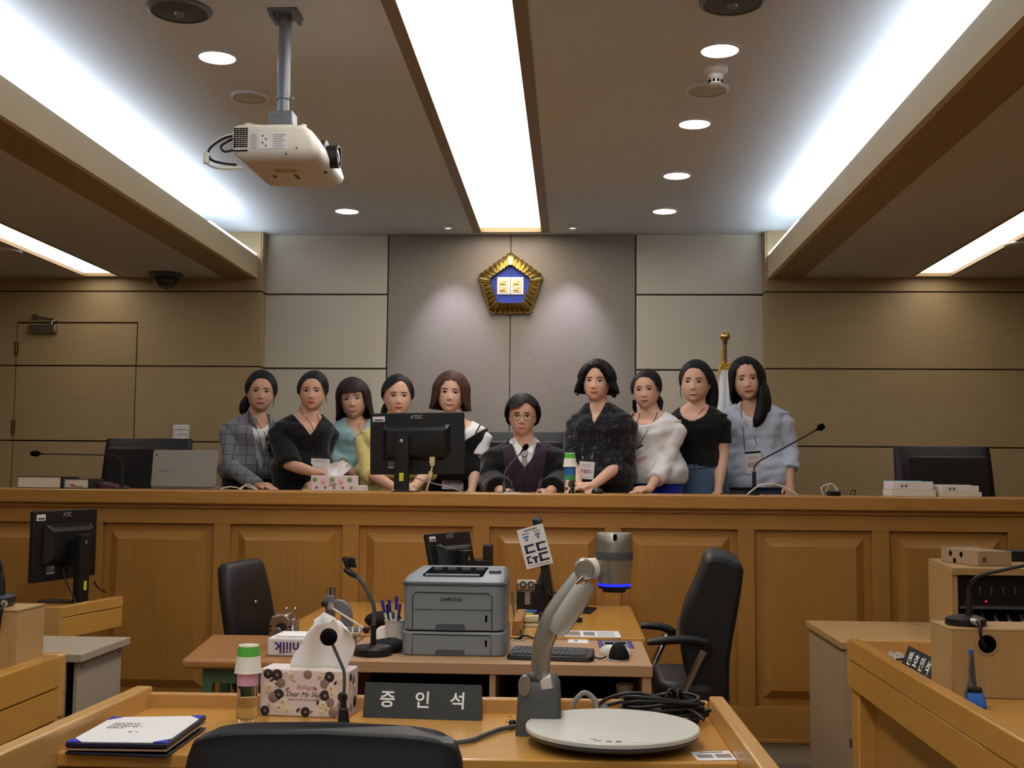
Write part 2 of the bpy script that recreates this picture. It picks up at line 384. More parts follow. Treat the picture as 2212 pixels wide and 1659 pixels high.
# downlights, speakers, detectors on the ceiling
def downlight(x, y, lab, tilt=0):
    t = thing('downlight', lab, 'light', (x, y, ZC), 'round downlights in the ceiling')
    MB().lathe([(.074, -.001), (.084, -.001), (.086, -.006), (.074, -.008)], (x, y, ZC), 28, cap=False).build('trim_ring', 'white_plastic', t)
    MB().lathe([(.0735, -.004), (.0735, -.0035)], (x, y, ZC), 28).build('lamp', 'lamp_down', t)
for i, (px, py) in enumerate(((1552, 107), (1501, 266), (1465, 378), (1436, 455))):
    p = on(px, py, ZC); downlight(XC+1.02, p.y, ['round downlight just before the smoke detector, nearest on the right', 'second round downlight from the front, beyond the smoke detector', 'third round downlight of the right row', 'farthest round downlight of the right row, near the wall'][i])
p = on(470, 122, ZC); downlight(XC-1.02, p.y, 'round downlight left of the projector pole')
p = on(754, 455, ZC); downlight(XC-1.02, p.y, 'round downlight below and right of the projector, near the wall')
for px, py, lab in ((968, 488, 'small spot lamp left of the strip light near the emblem'), (1237, 488, 'small spot lamp right of the strip light near the emblem')):
    p = on(px, py, ZC); t = thing('spot_lamp', lab, 'light', p, 'spot lamps aimed at the emblem')
    MB().lathe([(.02, -.001), (.036, -.001), (.037, -.012), (.026, -.02), (.02, -.016)], p, 20, cap=False).build('trim_ring', 'white_plastic', t)
    MB().lathe([(.022, -.012), (.022, -.010)], p, 18).build('lamp', 'lamp_led', t)
    L = bpy.data.lights.new('spot', 'SPOT'); L.energy = SPOT_W; L.color = (.66, .70, 1.0); L.spot_size = R(62); L.spot_blend = .85; L.shadow_soft_size = .02
    lo = bpy.data.objects.new('spot_light', L); COL.objects.link(lo); lo.parent = t; lo.location = (0, 0, -.03)
    tgt = Vector((p.x+(.03 if px < 1100 else -.03), YW, 1.75)); dv = tgt-(Vector(p)+Vector((0, 0, -.03))); lo.rotation_euler = dv.to_track_quat('-Z', 'Y').to_euler()
def speaker(px, py, r, dome, lab, z=None):
    z = z or ZC
    p = on(px, py, z); t = thing('ceiling_speaker', lab, 'speaker', p, 'round ceiling speakers')
    MB().lathe([(r*.86, -.001), (r, -.001), (r, -.008), (r*.9, -.014), (r*.86, -.012)], p, 32, cap=False).build('trim_ring', 'grey_metal' if dome else 'ceiling_paint', t)
    MB().lathe([(r*.88, -.010), (r*.6, -.014), (.02, -.016)], p, 32).build('grille', 'doc_grey' if dome else 'ceiling_side', t)
    if dome: MB().lathe([(.02, -.016), (.016, -.024), (.004, -.027)], p, 16).build('dome', 'grey_metal', t)
speaker(388, 20, .118, 1, 'dark round ceiling unit at the top left of the ceiling')
speaker(1582, 2, .118, 1, 'dark round ceiling unit cut by the top edge, right of the strip light')
speaker(540, 207, .085, 0, 'beige round ceiling speaker behind the projector pole')
speaker(1528, 191, .095, 0, 'beige round ceiling speaker just beyond the smoke detector')
speaker(12, 540, .1, 0, 'round speaker in the lowered ceiling at the far left edge', ZS)
speaker(2208, 526, .1, 0, 'round speaker in the lowered ceiling at the far right edge', ZS)
p = on(1545, 146, ZC); t = thing('smoke_detector', 'white smoke detector hanging between two downlights', 'detector', p)
MB().lathe([(.052, 0), (.052, -.018), (.046, -.026), (.034, -.03), (.03, -.036)], p, 28).build('base', 'white_plastic', t)
MB().lathe([(.030, -.036), (.033, -.046), (.028, -.052), (.028, -.072), (.02, -.078)], p, 24).build('sensor', 'white_plastic', t)
for k in range(10):
    a = 2*math.pi*k/10; MB(frame(p, math.degrees(a))).cbox((.0285, 0, -.061), (.003, .009, .012)).build('vent', 'slot', t)
p = on(358, 591, ZS); t = thing('dome_camera', 'dark glass dome camera under the lowered ceiling on the left', 'camera', p)
MB().lathe([(.118, 0), (.118, -.006), (.095, -.026), (.082, -.03)], p, 36).build('base', 'doc_grey', t)
MB().lathe([(.078, -.028), (.079, -.045), (.07, -.075), (.048, -.097), (.02, -.108), (.004, -.110)], p, 32).build('dome', 'glass_tint', t)
MB().lathe([(.079, -.026), (.086, -.03), (.082, -.042), (.0795, -.043)], p, 32, cap=False).build('ring', 'black_plastic', t)
# switch plate with two rows of buttons
t = thing('switch_plate', 'white wall plate of light switches above the left judge chair', 'switch', (-2.719, YS-.001, 1.57))
MB().box((-2.778, YS-.012, 1.572), (-2.66, YS-.001, 1.681)).build('plate', 'white_plastic', t, bevel=.003)
for i in range(2):
    for j in range(3): MB().box((-2.768+i*.054, YS-.018, 1.580+j*.034), (-2.724+i*.054, YS-.010, 1.608+j*.034)).build('button', 'white_paper', t, bevel=.002)
# ---- ceiling projector on its pole
pj = on(617, 28, ZC); PY = pj.y
t = thing('projector_mount', 'grey steel pole and plate holding the projector from the ceiling', 'mount', pj)
MB().box((pj.x-.055, PY-.055, ZC-.012), (pj.x+.055, PY+.055, ZC)).box((pj.x-.05, PY-.05, ZC-.03), (pj.x-.035, PY+.05, ZC-.01)).box((pj.x+.035, PY-.05, ZC-.03), (pj.x+.05, PY+.05, ZC-.01)).build('ceiling_plate', 'grey_metal', t, bevel=.002)
pb = at(617, 212, PY).z; pe = at(617, 245, PY).z; pz = at(617, 268, PY).z
MB().cyl((pj.x, PY, ZC-.01), (pj.x, PY, pb), .0235, n=24).build('pole', 'grey_metal', t)
MB().cyl((pj.x, PY, pb+.01), (pj.x, PY, pe), .0215, n=24).build('inner_pole', 'grey_metal', t)
MB().lathe([(.0245, -.008), (.027, -.006), (.027, .004), (.0245, .006)], (pj.x, PY, pb), 24).cyl((pj.x+.02, PY, pb), (pj.x+.036, PY, pb), .006, n=10).build('clamp_collar', 'grey_metal', t)
MB().box((pj.x-.044, PY-.04, pz-.01), (pj.x+.044, PY+.04, pe)).build('bracket', 'grey_metal', t, bevel=.004)
for k in range(3): MB().cyl((pj.x-.013+.013*k, PY-.042, pe-.02-.004*(k == 1)), (pj.x-.013+.013*k, PY-.039, pe-.02-.004*(k == 1)), .004, n=8).build('screw', 'steel', t)
# projector body: local x = long side seen, y = away, turned so the lens side faces right
A = at(502, 345, PY-.02)
t = thing('projector', 'white ceiling projector with dark lens and vent grid under the grey pole', 'projector', (pj.x, PY, at(617, 372, PY).z))
W_, HH, DP = .312, .128, .44
zt = at(560, 268, 4.04).z
PX = frame((at(500, 300, 4.04).x, 4.04, zt-HH), -1)
rings = []
for zz, ins, insr in ((0, .05, .035), (.006, .03, .012), (.022, .008, .0), (.04, .001, -.004), (.075, 0, .008), (HH-.02, .001, .03), (HH-.006, .004, .05), (HH, .016, .075)):
    q = []
    x0, x1, y0, y1 = ins, W_-insr, ins*.7, DP-ins
    for (cx, cy, a0, rr) in ((x1-.03, y1-.03, 0, .03), (x0+.03, y1-.03, 90, .03), (x0+.018, y0+.018, 180, .018), (x1-.03, y0+.03, 270, .03)):
        for k in range(7):
            a = R(a0+15*k); q.append(Vector((cx+rr*math.cos(a), cy+rr*math.sin(a), zz)))
    rings.append(q)
MB(PX).loft(rings).build('body', 'white_plastic', t, smooth=50)
for i in range(5):
    for j in range(12):
        if j == 10: continue
        MB(PX).cbox((.012+.0105*i, .0005, HH-.016-.0072*j), (.0085, .004, .0042)).build('vent_slot', 'slot', t)
MB(PX).cbox((.080, .0004, .066), (.022, .002, .052)).build('rating_label', 'silver_pale', t)
MB(PX).cbox((.150, .0004, .066), (.100, .002, .054)).build('warning_label', 'white_paper', t)
for k in range(8): MB(PX).cbox((.172-.003*(k % 3), -.0008, .088-.0062*k), (.046-.006*(k % 3), .001, .0018)).build('label_line', 'ink_grey', t)
for k in range(4): MB(PX).cbox((.112+.012*(k % 2), -.0008, .085-.012*k), (.008, .001, .007)).build('label_mark', 'ink_grey', t)
for q in ((.235, .040), (.197, .020)): MB(PX).cyl((q[0], .004, q[1]), (q[0], -.001, q[1]), .0035, n=10).build('screw', 'doc_grey', t)
MB(PX).rbox((.04, .02, HH-.004), (.068, .07, HH+.010), .006, 'Y').build('foot_mount', 'white_plastic', t)
MB(PX).cyl((.245, .05, HH-.008), (.245, .05, HH+.010), .011, n=18).build('knob', 'white_plastic', t)
lx = W_-.012; ly = .20; lz = .062
MB(PX).lathe([(.060, -.02), (.060, .004), (.05, .008)], n=32, xf=Matrix.Translation((lx-.006, ly, lz)) @ Matrix.Rotation(R(90), 4, 'Y')).build('lens_recess', 'black_plastic', t)
lens = MB(PX).lathe([(.042, 0), (.042, .042), (.040, .044), (.036, .044), (.035, .036)], n=32, xf=Matrix.Translation((lx, ly, lz)) @ Matrix.Rotation(R(90), 4, 'Y')).build('lens', 'black_plastic', t)
MB(PX).lathe([(.035, .034), (.025, .040), (.006, .043)], n=24, xf=Matrix.Translation((lx, ly, lz)) @ Matrix.Rotation(R(90), 4, 'Y')).build('lens_glass', 'lens_glass', lens)
MB(PX).cbox((.155, .155, .0), (.075, .05, .003)).build('underside_plate', 'cream', t)
MB(PX).box((.172, .21, -.003), (.182, .27, .004)).build('underside_slot', 'doc_grey', t)
MB(PX).box((.09, .22, -.003), (.10, .245, .004)).build('underside_slot', 'card_dark', t)
for m_, pts, r in (('black_plastic', [(0, .05, .1), (-.04, .03, .085), (-.078, .0, .04), (-.07, -.01, .0), (-.03, .0, -.012), (.01, .03, -.01)], .0045),
                   ('white_cable', [(.03, .06, .125), (-.02, .05, .105), (-.06, .02, .075), (-.085, 0, .03), (-.085, -.01, -.01), (-.05, -.01, -.03), (.0, .01, -.028), (.03, .03, -.02)], .005),
                   ('white_cable', [(.14, .1, .125), (.09, .08, .142), (.04, .07, .14), (.015, .08, .126)], .006),
                   ('black_plastic', [(0, .05, .095), (-.045, .03, .06), (-.03, .02, .035), (.005, .03, .045)], .004),
                   ('white_cable', [(.1, .1, .122), (.06, .06, .138), (.03, .06, .135), (.01, .05, .11), (-.03, .04, .085)], .004)):
    MB(PX).tube(pts, r, 8, 6).build('cable', m_, t)
MB(PX).rbox((-.094, -.022, -.016), (-.074, .0, .022), .006, 'Z').build('cable_ferrite', 'white_plastic', t)
# ---- emblem on the fabric wall
EC = at(1103, 619, YW); ec = Vector((XC, YW, EC.z))
t = thing('court_emblem', 'gold fluted pentagon emblem with blue field and open book on the wall', 'emblem', ec)
N = 420; outer = []; inner = []
for k in range(N):
    a = 2*math.pi*k/N; ph = (a % (2*math.pi/5))-math.pi/5        # 0 mid-side, +-pi/5 at a corner
    pent = math.cos(math.pi/5)/math.cos(ph); corner = abs(ph)/(math.pi/5)
    if corner < .74: flute = .5+.5*math.cos(corner/.74*math.pi*4.9)
    else: flute = math.sin(math.pi/2*min(1, (corner-.74)/.10))
    ro = .244*(pent*.62+.38*(.84+.16*corner**3))*(1+.035*(flute-.6)); ri = .146*(pent*.88+.12*.85)*(1+.035*(flute-.5))
    if corner > .8: ro *= 1-.045*((corner-.8)/.2)**2; ri *= 1-.07*((corner-.8)/.2)**2
    d = Vector((math.sin(a), 0, math.cos(a)))
    outer.append((d, ro, flute)); inner.append((d, ri, flute))
rows = [[], [], [], [], []]
for (d, ro, fl), (_, ri, _f2) in zip(outer, inner):
    rows[0].append(ec+d*ro*.985+Vector((0, -.002, 0))); rows[1].append(ec+d*ro+Vector((0, -.022, 0)))
    rows[2].append(ec+d*(ro*.95)+Vector((0, -.030-.016*fl, 0))); rows[3].append(ec+d*(ri*1.05)+Vector((0, -.050-.012*fl, 0))); rows[4].append(ec+d*ri+Vector((0, -.020, 0)))
MB().loft(rows, False, False).build('gold_rim', 'gold', t, smooth=60)
MB().loft([[ec+d*ri*1.02+Vector((0, -.004, 0)) for d, ri, _ in inner], [ec+d*ri*1.02+Vector((0, -.022, 0)) for d, ri, _ in inner]]).build('blue_field', 'emblem_blue', t)
bk = MB()
for s in (-1, 1):
    bk.box((ec.x+s*.001, YW-.034, ec.z-.062), (ec.x+s*.093, YW-.02, ec.z+.062))
book = bk.build('open_book', 'emblem_white', t, bevel=.003)
for s in (-1, 1):
    MB().box((ec.x+s*.016, YW-.037, ec.z-.046), (ec.x+s*.078, YW-.033, ec.z+.044)).build('page_plate', 'emblem_gold', book, bevel=.002)
    for k in range(4): MB().cbox((ec.x+s*.047+.012*((k % 2)-.5), YW-.039, ec.z-.034+.022*k), (.038-.008*(k % 2), .004, .008)).build('page_relief', 'emblem_white' if k % 2 else 'brass_dark', book, bevel=.001)
# ---- flag on a pole behind the group
FY = 7.55
fp = at(1566, 735, FY)
t = thing('flag', 'white flag furled on a brown pole with golden ball top', 'flag', (fp.x, FY, .45))
MB().lathe([(.16, 0), (.16, .02), (.05, .05), (.03, .09)], (fp.x, FY, .45), 28).build('stand', 'brass_dark', t)
MB().cyl((fp.x, FY, .5), (fp.x, FY, at(1566, 745, FY).z), .0125, n=16).build('pole', 'card_dark', t)
gz = at(1566, 727, FY).z
MB().cyl((fp.x, FY, gz-.055), (fp.x, FY, gz-.02), .012, .016, n=16).build('ferrule', 'brass_dark', t)
ball = MB(); n = 30; rings = []
for i in range(1, 14):
    th = math.pi*i/14; q = []
    for k in range(n):
        a = 2*math.pi*k/n; rr = .032*(1+.06*math.cos(5*a)); q.append(Vector((fp.x+rr*math.sin(th)*math.cos(a), FY+rr*math.sin(th)*math.sin(a), gz-.031*math.cos(th))))
    rings.append(q)
ball.loft(rings).cyl((fp.x, FY, gz+.028), (fp.x, FY, gz+.042), .005, .002, n=8).build('finial', 'gold', t, smooth=60)
zt, zb = at(1566, 800, FY).z, at(1566, 888, FY).z
def furl(z0, z1, w0, w1, dep, xo=0, seed=0):
    rows = []
    for i in range(12):
        u = i/11; z = z0+(z1-z0)*u; w = w0+(w1-w0)*u**.7; q = []
        for k in range(40):
            a = 2*math.pi*k/40; fold = 1+.10*math.sin(5*a+seed+u)+.05*math.sin(9*a+seed*2)
            q.append(Vector((fp.x+xo*u+w*fold*math.cos(a), FY-.02+w*dep*fold*math.sin(a), z)))
        rows.append(q)
    return MB().loft(rows)
furl(zt, zb-.5, .028, .075, .8, -.005).build('cloth', 'flag_white', t, smooth=70)
furl(zt+.035, zb-.55, .016, .045, .7, .055, 2).build('yellow_fringe', 'yellow_cord', t, smooth=70)
MB().tube([(fp.x-.02, FY-.03, gz-.07), (fp.x-.03, FY-.035, gz-.12), (fp.x-.025, FY-.03, gz-.20), (fp.x-.005, FY-.035, gz-.25)], .006, 8, 5).tube([(fp.x-.01, FY-.03, zt+.03), (fp.x+.03, FY-.05, zt+.04), (fp.x+.06, FY-.05, zt+.03), (fp.x+.04, FY-.05, zt+.0), (fp.x+.0, FY-.05, zt+.015)], .006, 8, 5).tube([(fp.x-.01, FY-.03, zt+.05), (fp.x-.035, FY-.05, zt+.02), (fp.x-.045, FY-.05, zt-.03)], .008, 8, 4).build('cord', 'yellow_cord', t)
# ================================================================== dais and judges' bench
struct('dais', MB().box((XL, 5.95, .001), (XR, YS+.0, .45)), 'carpet')
BY, BT = 5.745, 1.258                                # bench front plane and top
t = thing('judges_bench', 'long orange wood judges bench with raised panels across the room', 'bench', (XC, BY, 0))
BL_, BR_ = -4.3, 3.4
MB().box((BL_, BY+.03, .10), (BR_, BY+.06, 1.18)).build('carcass', 'bench_wood', t)
MB().box((BL_, BY+.012, 0), (BR_, BY+.06, .098)).build('plinth', 'cream', t)
MB().box((BL_, BY-.045, 1.193), (BR_, 6.36, BT)).build('worktop', 'bench_wood_flat', t, bevel=.006, seg=3)
MB().box((BL_, BY-.015, 1.172), (BR_, BY+.06, 1.195)).build('under_moulding', 'bench_wood_flat', t, bevel=.002)
MB().box((BL_, BY, 1.096), (BR_, BY+.04, 1.172)).build('top_rail', 'bench_wood_flat', t, bevel=.002)
MB().box((BL_, BY, .098), (BR_, BY+.04, .262)).build('bottom_rail', 'bench_wood_flat', t, bevel=.002)
MB().box((BL_, BY-.012, .098), (BR_, BY+.02, .115)).build('base_moulding', 'bench_wood_flat', t, bevel=.003)
pitch = .6365; x_ref = -.402
for k in range(-6, 6):
    x0 = x_ref+pitch*k; x1 = x0+.556; z0, z1 = .262, 1.096
    MB().box((x1, BY, z0), (x0+pitch, BY+.04, z1)).build('stile', 'bench_wood', t, bevel=.002)
    def rr(i, y): return [Vector((x0+i, y, z0+i)), Vector((x1-i, y, z0+i)), Vector((x1-i, y, z1-i)), Vector((x0+i, y, z1-i))]
    MB().loft([rr(-.0, BY+.028), rr(.0, BY+.026), rr(.036, BY+.024), rr(.038, BY+.022), rr(.078, BY-.004), rr(.0785, BY-.0045)], True, True).build('raised_panel', 'bench_wood', t, smooth=20)
# ---- things on the bench
TZ = BT
def gooseneck(name, lab, base, pts, r, head, hr, basem='black_plastic', slim=0, grp=None, hl=.05, mat_='black_plastic', stem=True):
    b = Vector(base); t = thing(name, lab, 'microphone', b, grp)
    P = [Vector(p) for p in pts]
    MB().tube(P, r, 8, 6).build('gooseneck', mat_, t, smooth=60)
    d = (P[-1]-P[-2]).normalized(); e = P[-1]+d*hl
    MB().tube([P[-1]-d*.012, P[-1], P[-1]+d*.006, P[-1]+d*.012, P[-1]+d*hl*.5, P[-1]+d*hl*.85, e], [r*1.2, r*1.3, hr*.8, hr, hr*1.02, hr*.85, hr*.3], 16).build('windscreen', 'foam', t, smooth=60)
    return t
# left desk microphone, its stem level with the bench
Y0 = 6.05
bp = at(263, 1054, Y0); bp.z = TZ
t = gooseneck('desk_microphone', 'black gooseneck microphone bent level over the left law books', bp, [at(263, 1004, Y0), at(261, 994, Y0), at(252, 986, Y0-.01), at(236, 983.5, Y0-.03), at(200, 982.5, Y0-.05), at(140, 981, Y0-.08), at(87, 980, Y0-.1)], .0035, None, .015, hl=.05)
MB().tube([bp, at(263, 1003, Y0)], [.011, .008], 12).lathe([(.03, 0), (.03, .004), (.012, .006)], bp, 24).build('base', 'black_plastic', t)
# right desk microphone, pointing up right
Y1 = 6.0; bp = at(1629, 1064, Y1); bp.z = TZ
t = gooseneck('desk_microphone', 'black gooseneck microphone leaning right in front of the pale blue shirt', bp, [at(1629, 1018, Y1), at(1630, 1008, Y1), at(1637, 999, Y1), at(1655, 988, Y1), at(1700, 964, Y1), at(1766, 927, Y1)], .0042, None, .017, hl=.04)
MB().tube([bp, at(1629, 1019, Y1)], [.0115, .0095], 12).lathe([(.03, 0), (.03, .004), (.012, .006)], bp, 24).build('base', 'black_plastic', t)
# centre microphone before the judge
Y2 = 6.02; bp = at(1089, 1058, Y2); bp.z = TZ
t = gooseneck('desk_microphone', 'grey gooseneck microphone rising to the seated judge', bp, [at(1089, 1040, Y2), at(1090, 1024, Y2), at(1094, 1014, Y2), at(1103, 1002, Y2), at(1116, 988, Y2), at(1130, 972, Y2)], .0036, None, .0145, hl=.038, mat_='doc_grey')
MB().tube([bp, at(1089, 1040, Y2)], [.010, .007], 12).lathe([(.03, 0), (.03, .003), (.012, .005)], bp, 24).build('base', 'doc_grey', t)
# laptop with its lid to the court
LY = 6.12
p0, p1 = at(326, 1050, LY), at(466, 1050, LY); zt = at(395, 972, LY).z
t = thing('laptop', 'open silver laptop seen from behind its lid', 'laptop', ((p0.x+p1.x)/2, LY+.1, TZ))
LX = frame((p0.x, LY, TZ+.012), 0, -8)
w = p1.x-p0.x; h = (zt-TZ-.012)/math.cos(R(8))
MB(LX).rbox((0, -.006, 0), (w, 0, h), .012, 'Y').build('lid', 'laptop', t, bevel=.002)
MB(LX).rbox((.008, -.0005, .008), (w-.008, .003, h-.008), .006, 'Y').build('screen', 'black_gloss', t)
MB().rbox((p0.x, LY-.0, TZ), (p1.x, LY+.23, TZ+.014), .01, 'Z').build('base', 'laptop', t, bevel=.003)
text('SAMSUNG', .016, 'ink_grey', t, LX @ basis((w*.22, -.0062, h*.42), (1, 0, 0), (0, -1, 0)), bold=.0003)
MB(LX).cbox((.02, -.0065, h-.028), (.006, .001, .014)).build('sticker', 'ink_black', t)
# law books
def book(x0, x1, y0, y1, z0, z1, lab, cover, grp, pages='paper_cream', rot=0, tabs=()):
    c = ((x0+x1)/2, (y0+y1)/2, z0); t = thing('book', lab, 'book', c, grp)
    F = frame(c, rot); hx, hy, hz = (x1-x0)/2, (y1-y0)/2, z1-z0
    MB(F).box((-hx+.004, -hy+.003, .003), (hx-.008, hy-.003, hz-.003)).build('pages', pages, t, bevel=.002)
    MB(F).box((-hx, -hy, 0), (hx, hy, .003)).build('back_cover', cover, t)
    MB(F).box((-hx, -hy, hz-.003), (hx, hy, hz)).build('front_cover', cover, t)
    MB(F).rbox((hx-.012, -hy, 0), (hx, hy, hz), .004, 'Y').build('spine', cover, t)
    for (m_, dx, dz) in tabs: MB(F).cbox((dx, -hy-.003, dz), (.02, .012, .004)).build('page_tab', m_, t)
    return t
bk = at(36, 1050, 6.0); b2 = at(135, 1050, 6.0); zt = at(80, 1029, 6.0).z
t = book(bk.x, b2.x, 6.0, 6.2, TZ, zt, 'thick law book with dark cover and pale page edges, leftmost on the bench', 'ink_black', 'law books on the left of the bench')
bk = at(136, 1050, 6.02); b3 = at(195, 1050, 6.02); zt = at(160, 1034, 6.02).z
t = book(bk.x, b3.x, 6.02, 6.2, TZ, zt, 'law book with red and cyan page tabs beside the thick dark book', 'ink_black', 'law books on the left of the bench', tabs=(('red', -.02, .02), ('cyan_tab', .025, .012), ('beige', 0.0, .016)))
bk = at(197, 1050, 6.10); b4 = at(246, 1050, 6.10)
t = thing('book', 'maroon hardback lying slanted beside the left microphone', 'book', ((bk.x+b4.x)/2, 6.2, TZ), 'law books on the left of the bench')
MB().prism([(bk.x, 6.10, TZ), (b4.x+.02, 6.10, TZ), (b4.x+.005, 6.10, TZ+.012), (bk.x, 6.10, TZ+.038)], (0, .2, 0)).build('cover', 'maroon', t, bevel=.003)
MB().cbox((bk.x+.05, 6.099, TZ+.012), (.025, .002, .006)).build('gilt_mark', 'brass_dark', t)
for (xa, xb, ya, yt, lab, m_, rot) in ((1930, 2024, 6.0, 1040, 'thick white paper bundle with a teal cover before the right chair', 'cyan_tab', -3), (2029, 2120, 5.98, 1049, 'plain white paper bundle at the right end of the bench', 'white_paper', 2)):
    a, b = at(xa, 1068, ya), at(xb, 1068, ya); zt = at((xa+xb)/2, yt, ya).z
    t = thing('paper_bundle', lab, 'papers', ((a.x+b.x)/2, ya+.11, TZ), 'paper bundles on the right of the bench')
    F = frame(((a.x+b.x)/2, ya+.11, TZ), rot); hx = (b.x-a.x)/2
    MB(F).box((-hx, -.11, 0), (hx, .11, (zt-TZ)*.45)).build('lower_stack', 'paper_cream', t, bevel=.002)
    MB(F).box((-hx+.004, -.105, (zt-TZ)*.46), (hx-.012, .11, zt-TZ)).build('upper_stack', 'white_paper', t, bevel=.002)
    MB(F).box((-hx+.006, -.10 if m_ == 'white_paper' else -.03, zt-TZ), (hx-.05, .11, zt-TZ+.004)).build('cover_sheet', m_, t)
    for k in range(2): MB(F).cbox((-hx+.05+.02*k, -.1065, (zt-TZ)*.7), (.012, .002, .014)).build('index_mark', 'ink_grey', t)
# tissue box on the bench
a, b = at(671, 1056, 5.98), at(765, 1056, 5.98); zt = at(700, 1027, 5.98).z
def tissue_sheet(c, w, h, d, seed=0, lean=0):
    rows = []
    for i in range(15):
        v = i/14; q = []
        ww = w*(.55+.5*math.sin(v*2.2))*(1 if v < .8 else 1-.5*((v-.8)/.2)**2)
        for j in range(17):
            u = j/16*2-1
            q.append(Vector((c[0]+u*ww/2+lean*v*v, c[1]+d*(.5*math.sin(3.1*u+seed)+.3*math.sin(6.3*u+2*v+seed))*(.3+.7*v), c[2]+h*v*(1-.22*abs(u)**2.2+.05*math.sin(7*u+seed)))))
        rows.append(q)
    return MB().grid(rows)
t = thing('tissue_box', 'pale pink flowered tissue box on the bench beside the monitor', 'tissue box', ((a.x+b.x)/2, 6.03, TZ))
MB().box((a.x, 5.98, TZ), (b.x, 6.10, zt)).build('box', 'pinkbox', t, bevel=.003)
for k in range(5):
    c = (a.x+.02+.045*k, 5.979, TZ+.058-.012*(k % 2)); MB().lathe([(.013, 0), (.008, .002)], n=10, xf=frame(c, 0, 90)).build('printed_flower', 'flower_pink' if k % 2 else 'leaf_green', t)
    MB().lathe([(.008, 0), (.004, .0016)], n=8, xf=frame((a.x+.03+.045*k, 5.979, TZ+.018), 0, 90)).build('printed_dot', 'flower_taupe', t)
text('Lala', .026, 'ink_grey', t, basis(((a.x+b.x)/2, 5.979, TZ+.035), (1, 0, 0), (0, -1, 0)), bold=.0004, shear=.2)
tissue_sheet(((a.x+b.x)/2, 6.04, zt-.004), .13, at(720, 994, 6.04).z-zt, .04, 1, .03).build('tissue', 'tissue', t, smooth=70, solid=.001)
t = solo('sticky_note_pad', 'small yellow note pad lying left of the bench tissue box', 'note pad', MB().box((a.x-.045, 6.0, TZ), (a.x-.004, 6.05, TZ+.006)), 'yellow_note')
a2 = at(768, 1056, 6.02)
t = solo('small_carton', 'small plain white carton between tissue box and monitor', 'box', MB().box((a2.x, 6.04, TZ), (a2.x+.05, 6.1, TZ+.03)), 'white_paper', bevel=.002)
# monitor with its back to the court
def monitor(name, lab, F, w, h, grp, sx, sbase, stz, so=.06):
    """F: frame at the middle of the back face; local -y points to the viewer; z up"""
    base = F @ Vector((0, .0, 0)); t = thing(name, lab, 'monitor', (sbase.x, sbase.y, sbase.z), grp)
    MB(F).rbox((-w/2, 0, -h/2), (w/2, .022, h/2), .006, 'Y').build('housing', 'mon_back', t, bevel=.004)
    MB(F).box((-w/2+.01, .021, -h/2+.01), (w/2-.01, .024, h/2-.01)).build('screen', 'black_gloss', t)
    b0 = [(-w*.36, h*.30), (w*.36, h*.30)]
    rings = []
    for ins, y in ((0, .002), (.012, -.022), (.03, -.036)):
        rings.append([Vector(p) for p in ((-w*.36+ins, y, -h*.27+ins), (w*.30-ins, y, -h*.27+ins), (w*.36-ins, y, -h*.16+ins), (w*.36-ins, y, h*.30-ins), (-w*.36+ins, y, h*.30-ins))])
    MB(F).loft(rings).build('rear_cover', 'mon_back', t, bevel=.004)
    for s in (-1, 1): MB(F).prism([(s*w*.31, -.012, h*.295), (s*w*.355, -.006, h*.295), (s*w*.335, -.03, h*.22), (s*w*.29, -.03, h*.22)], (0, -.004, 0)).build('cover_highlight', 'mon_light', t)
    MB(F).box((-w*.29, -.018, h*.235), (w*.29, -.02, h*.29)).build('vent_strip', 'mon_light', t)
    text('ATEC', .026, 'silver_pale', t, F @ basis((0, -.001, h*.43), (1, 0, 0), (0, -1, 0)), bold=.0004)
    MB(F).cbox((-w*.405, -.001, h*.405), (w*.13, .002, h*.085)).build('barcode_label', 'white_paper', t)
    MB(F).cbox((-w*.405, -.0025, h*.39), (w*.10, .001, h*.02)).build('barcode', 'ink_black', t)
    MB(F).cbox((-w*.24, -.002, -h*.34), (w*.125, .003, h*.13)).build('rating_label', 'doc_grey', t)
    MB(F).cbox((-w*.24, -.004, -h*.385), (w*.115, .001, h*.022)).build('rating_line', 'silver_pale', t)
    MB(F).cbox((-w*.22, -.004, -h*.31), (w*.06, .001, h*.02)).build('rating_line', 'silver_pale', t)
    # column and foot
    top = F @ Vector((sx, -.05, h*.15)); fz = Vector((F @ Vector((sx, -so, 0))).to_tuple()); ang = math.degrees(F.to_euler().z)
    SF = frame((fz.x, fz.y, sbase.z), ang)
    colh = top.z-sbase.z
    MB(SF).rbox((-.036, -.016, .008), (.036, .022, colh), .006, 'Z').build('stand_column', 'mon_back', t, bevel=.002)
    MB(SF).box((-.035, .02, colh-.14), (.035, so-.002, colh-.03)).build('bracket', 'black_plastic', t)
    MB(SF).rbox((-.055, -.03, 0), (.055, .20, .006), .03, 'Z').build('stand_foot', 'mon_back', t, bevel=.003)
    MB(SF).box((-.008, -.0165, .055), (.014, -.0155, .095)).build('yellow_label', 'yellow', t)
    MB(SF).lathe([(.009, 0), (.006, .001)], n=12, xf=frame((0, -.0165, colh-.035), 0, 90)).build('maker_mark', 'silver_pale', t)
    return t, F
MY = 5.93
mw = (at(1003, 970, MY).x-at(797, 970, MY).x); ct = at(900, 958, MY)
mh = at(900, 894, MY).z-at(900, 1027, MY).z
sb = at(873, 1058, MY); sb.z = TZ
MF = frame((ct.x, MY, ct.z), -6.5, 0, -.9)
t, _ = monitor('computer_monitor', 'large black monitor with its back turned, standing on the judges bench', MF, mw*1.006, mh, 'monitors seen from behind', sb.x-ct.x, sb, 0)
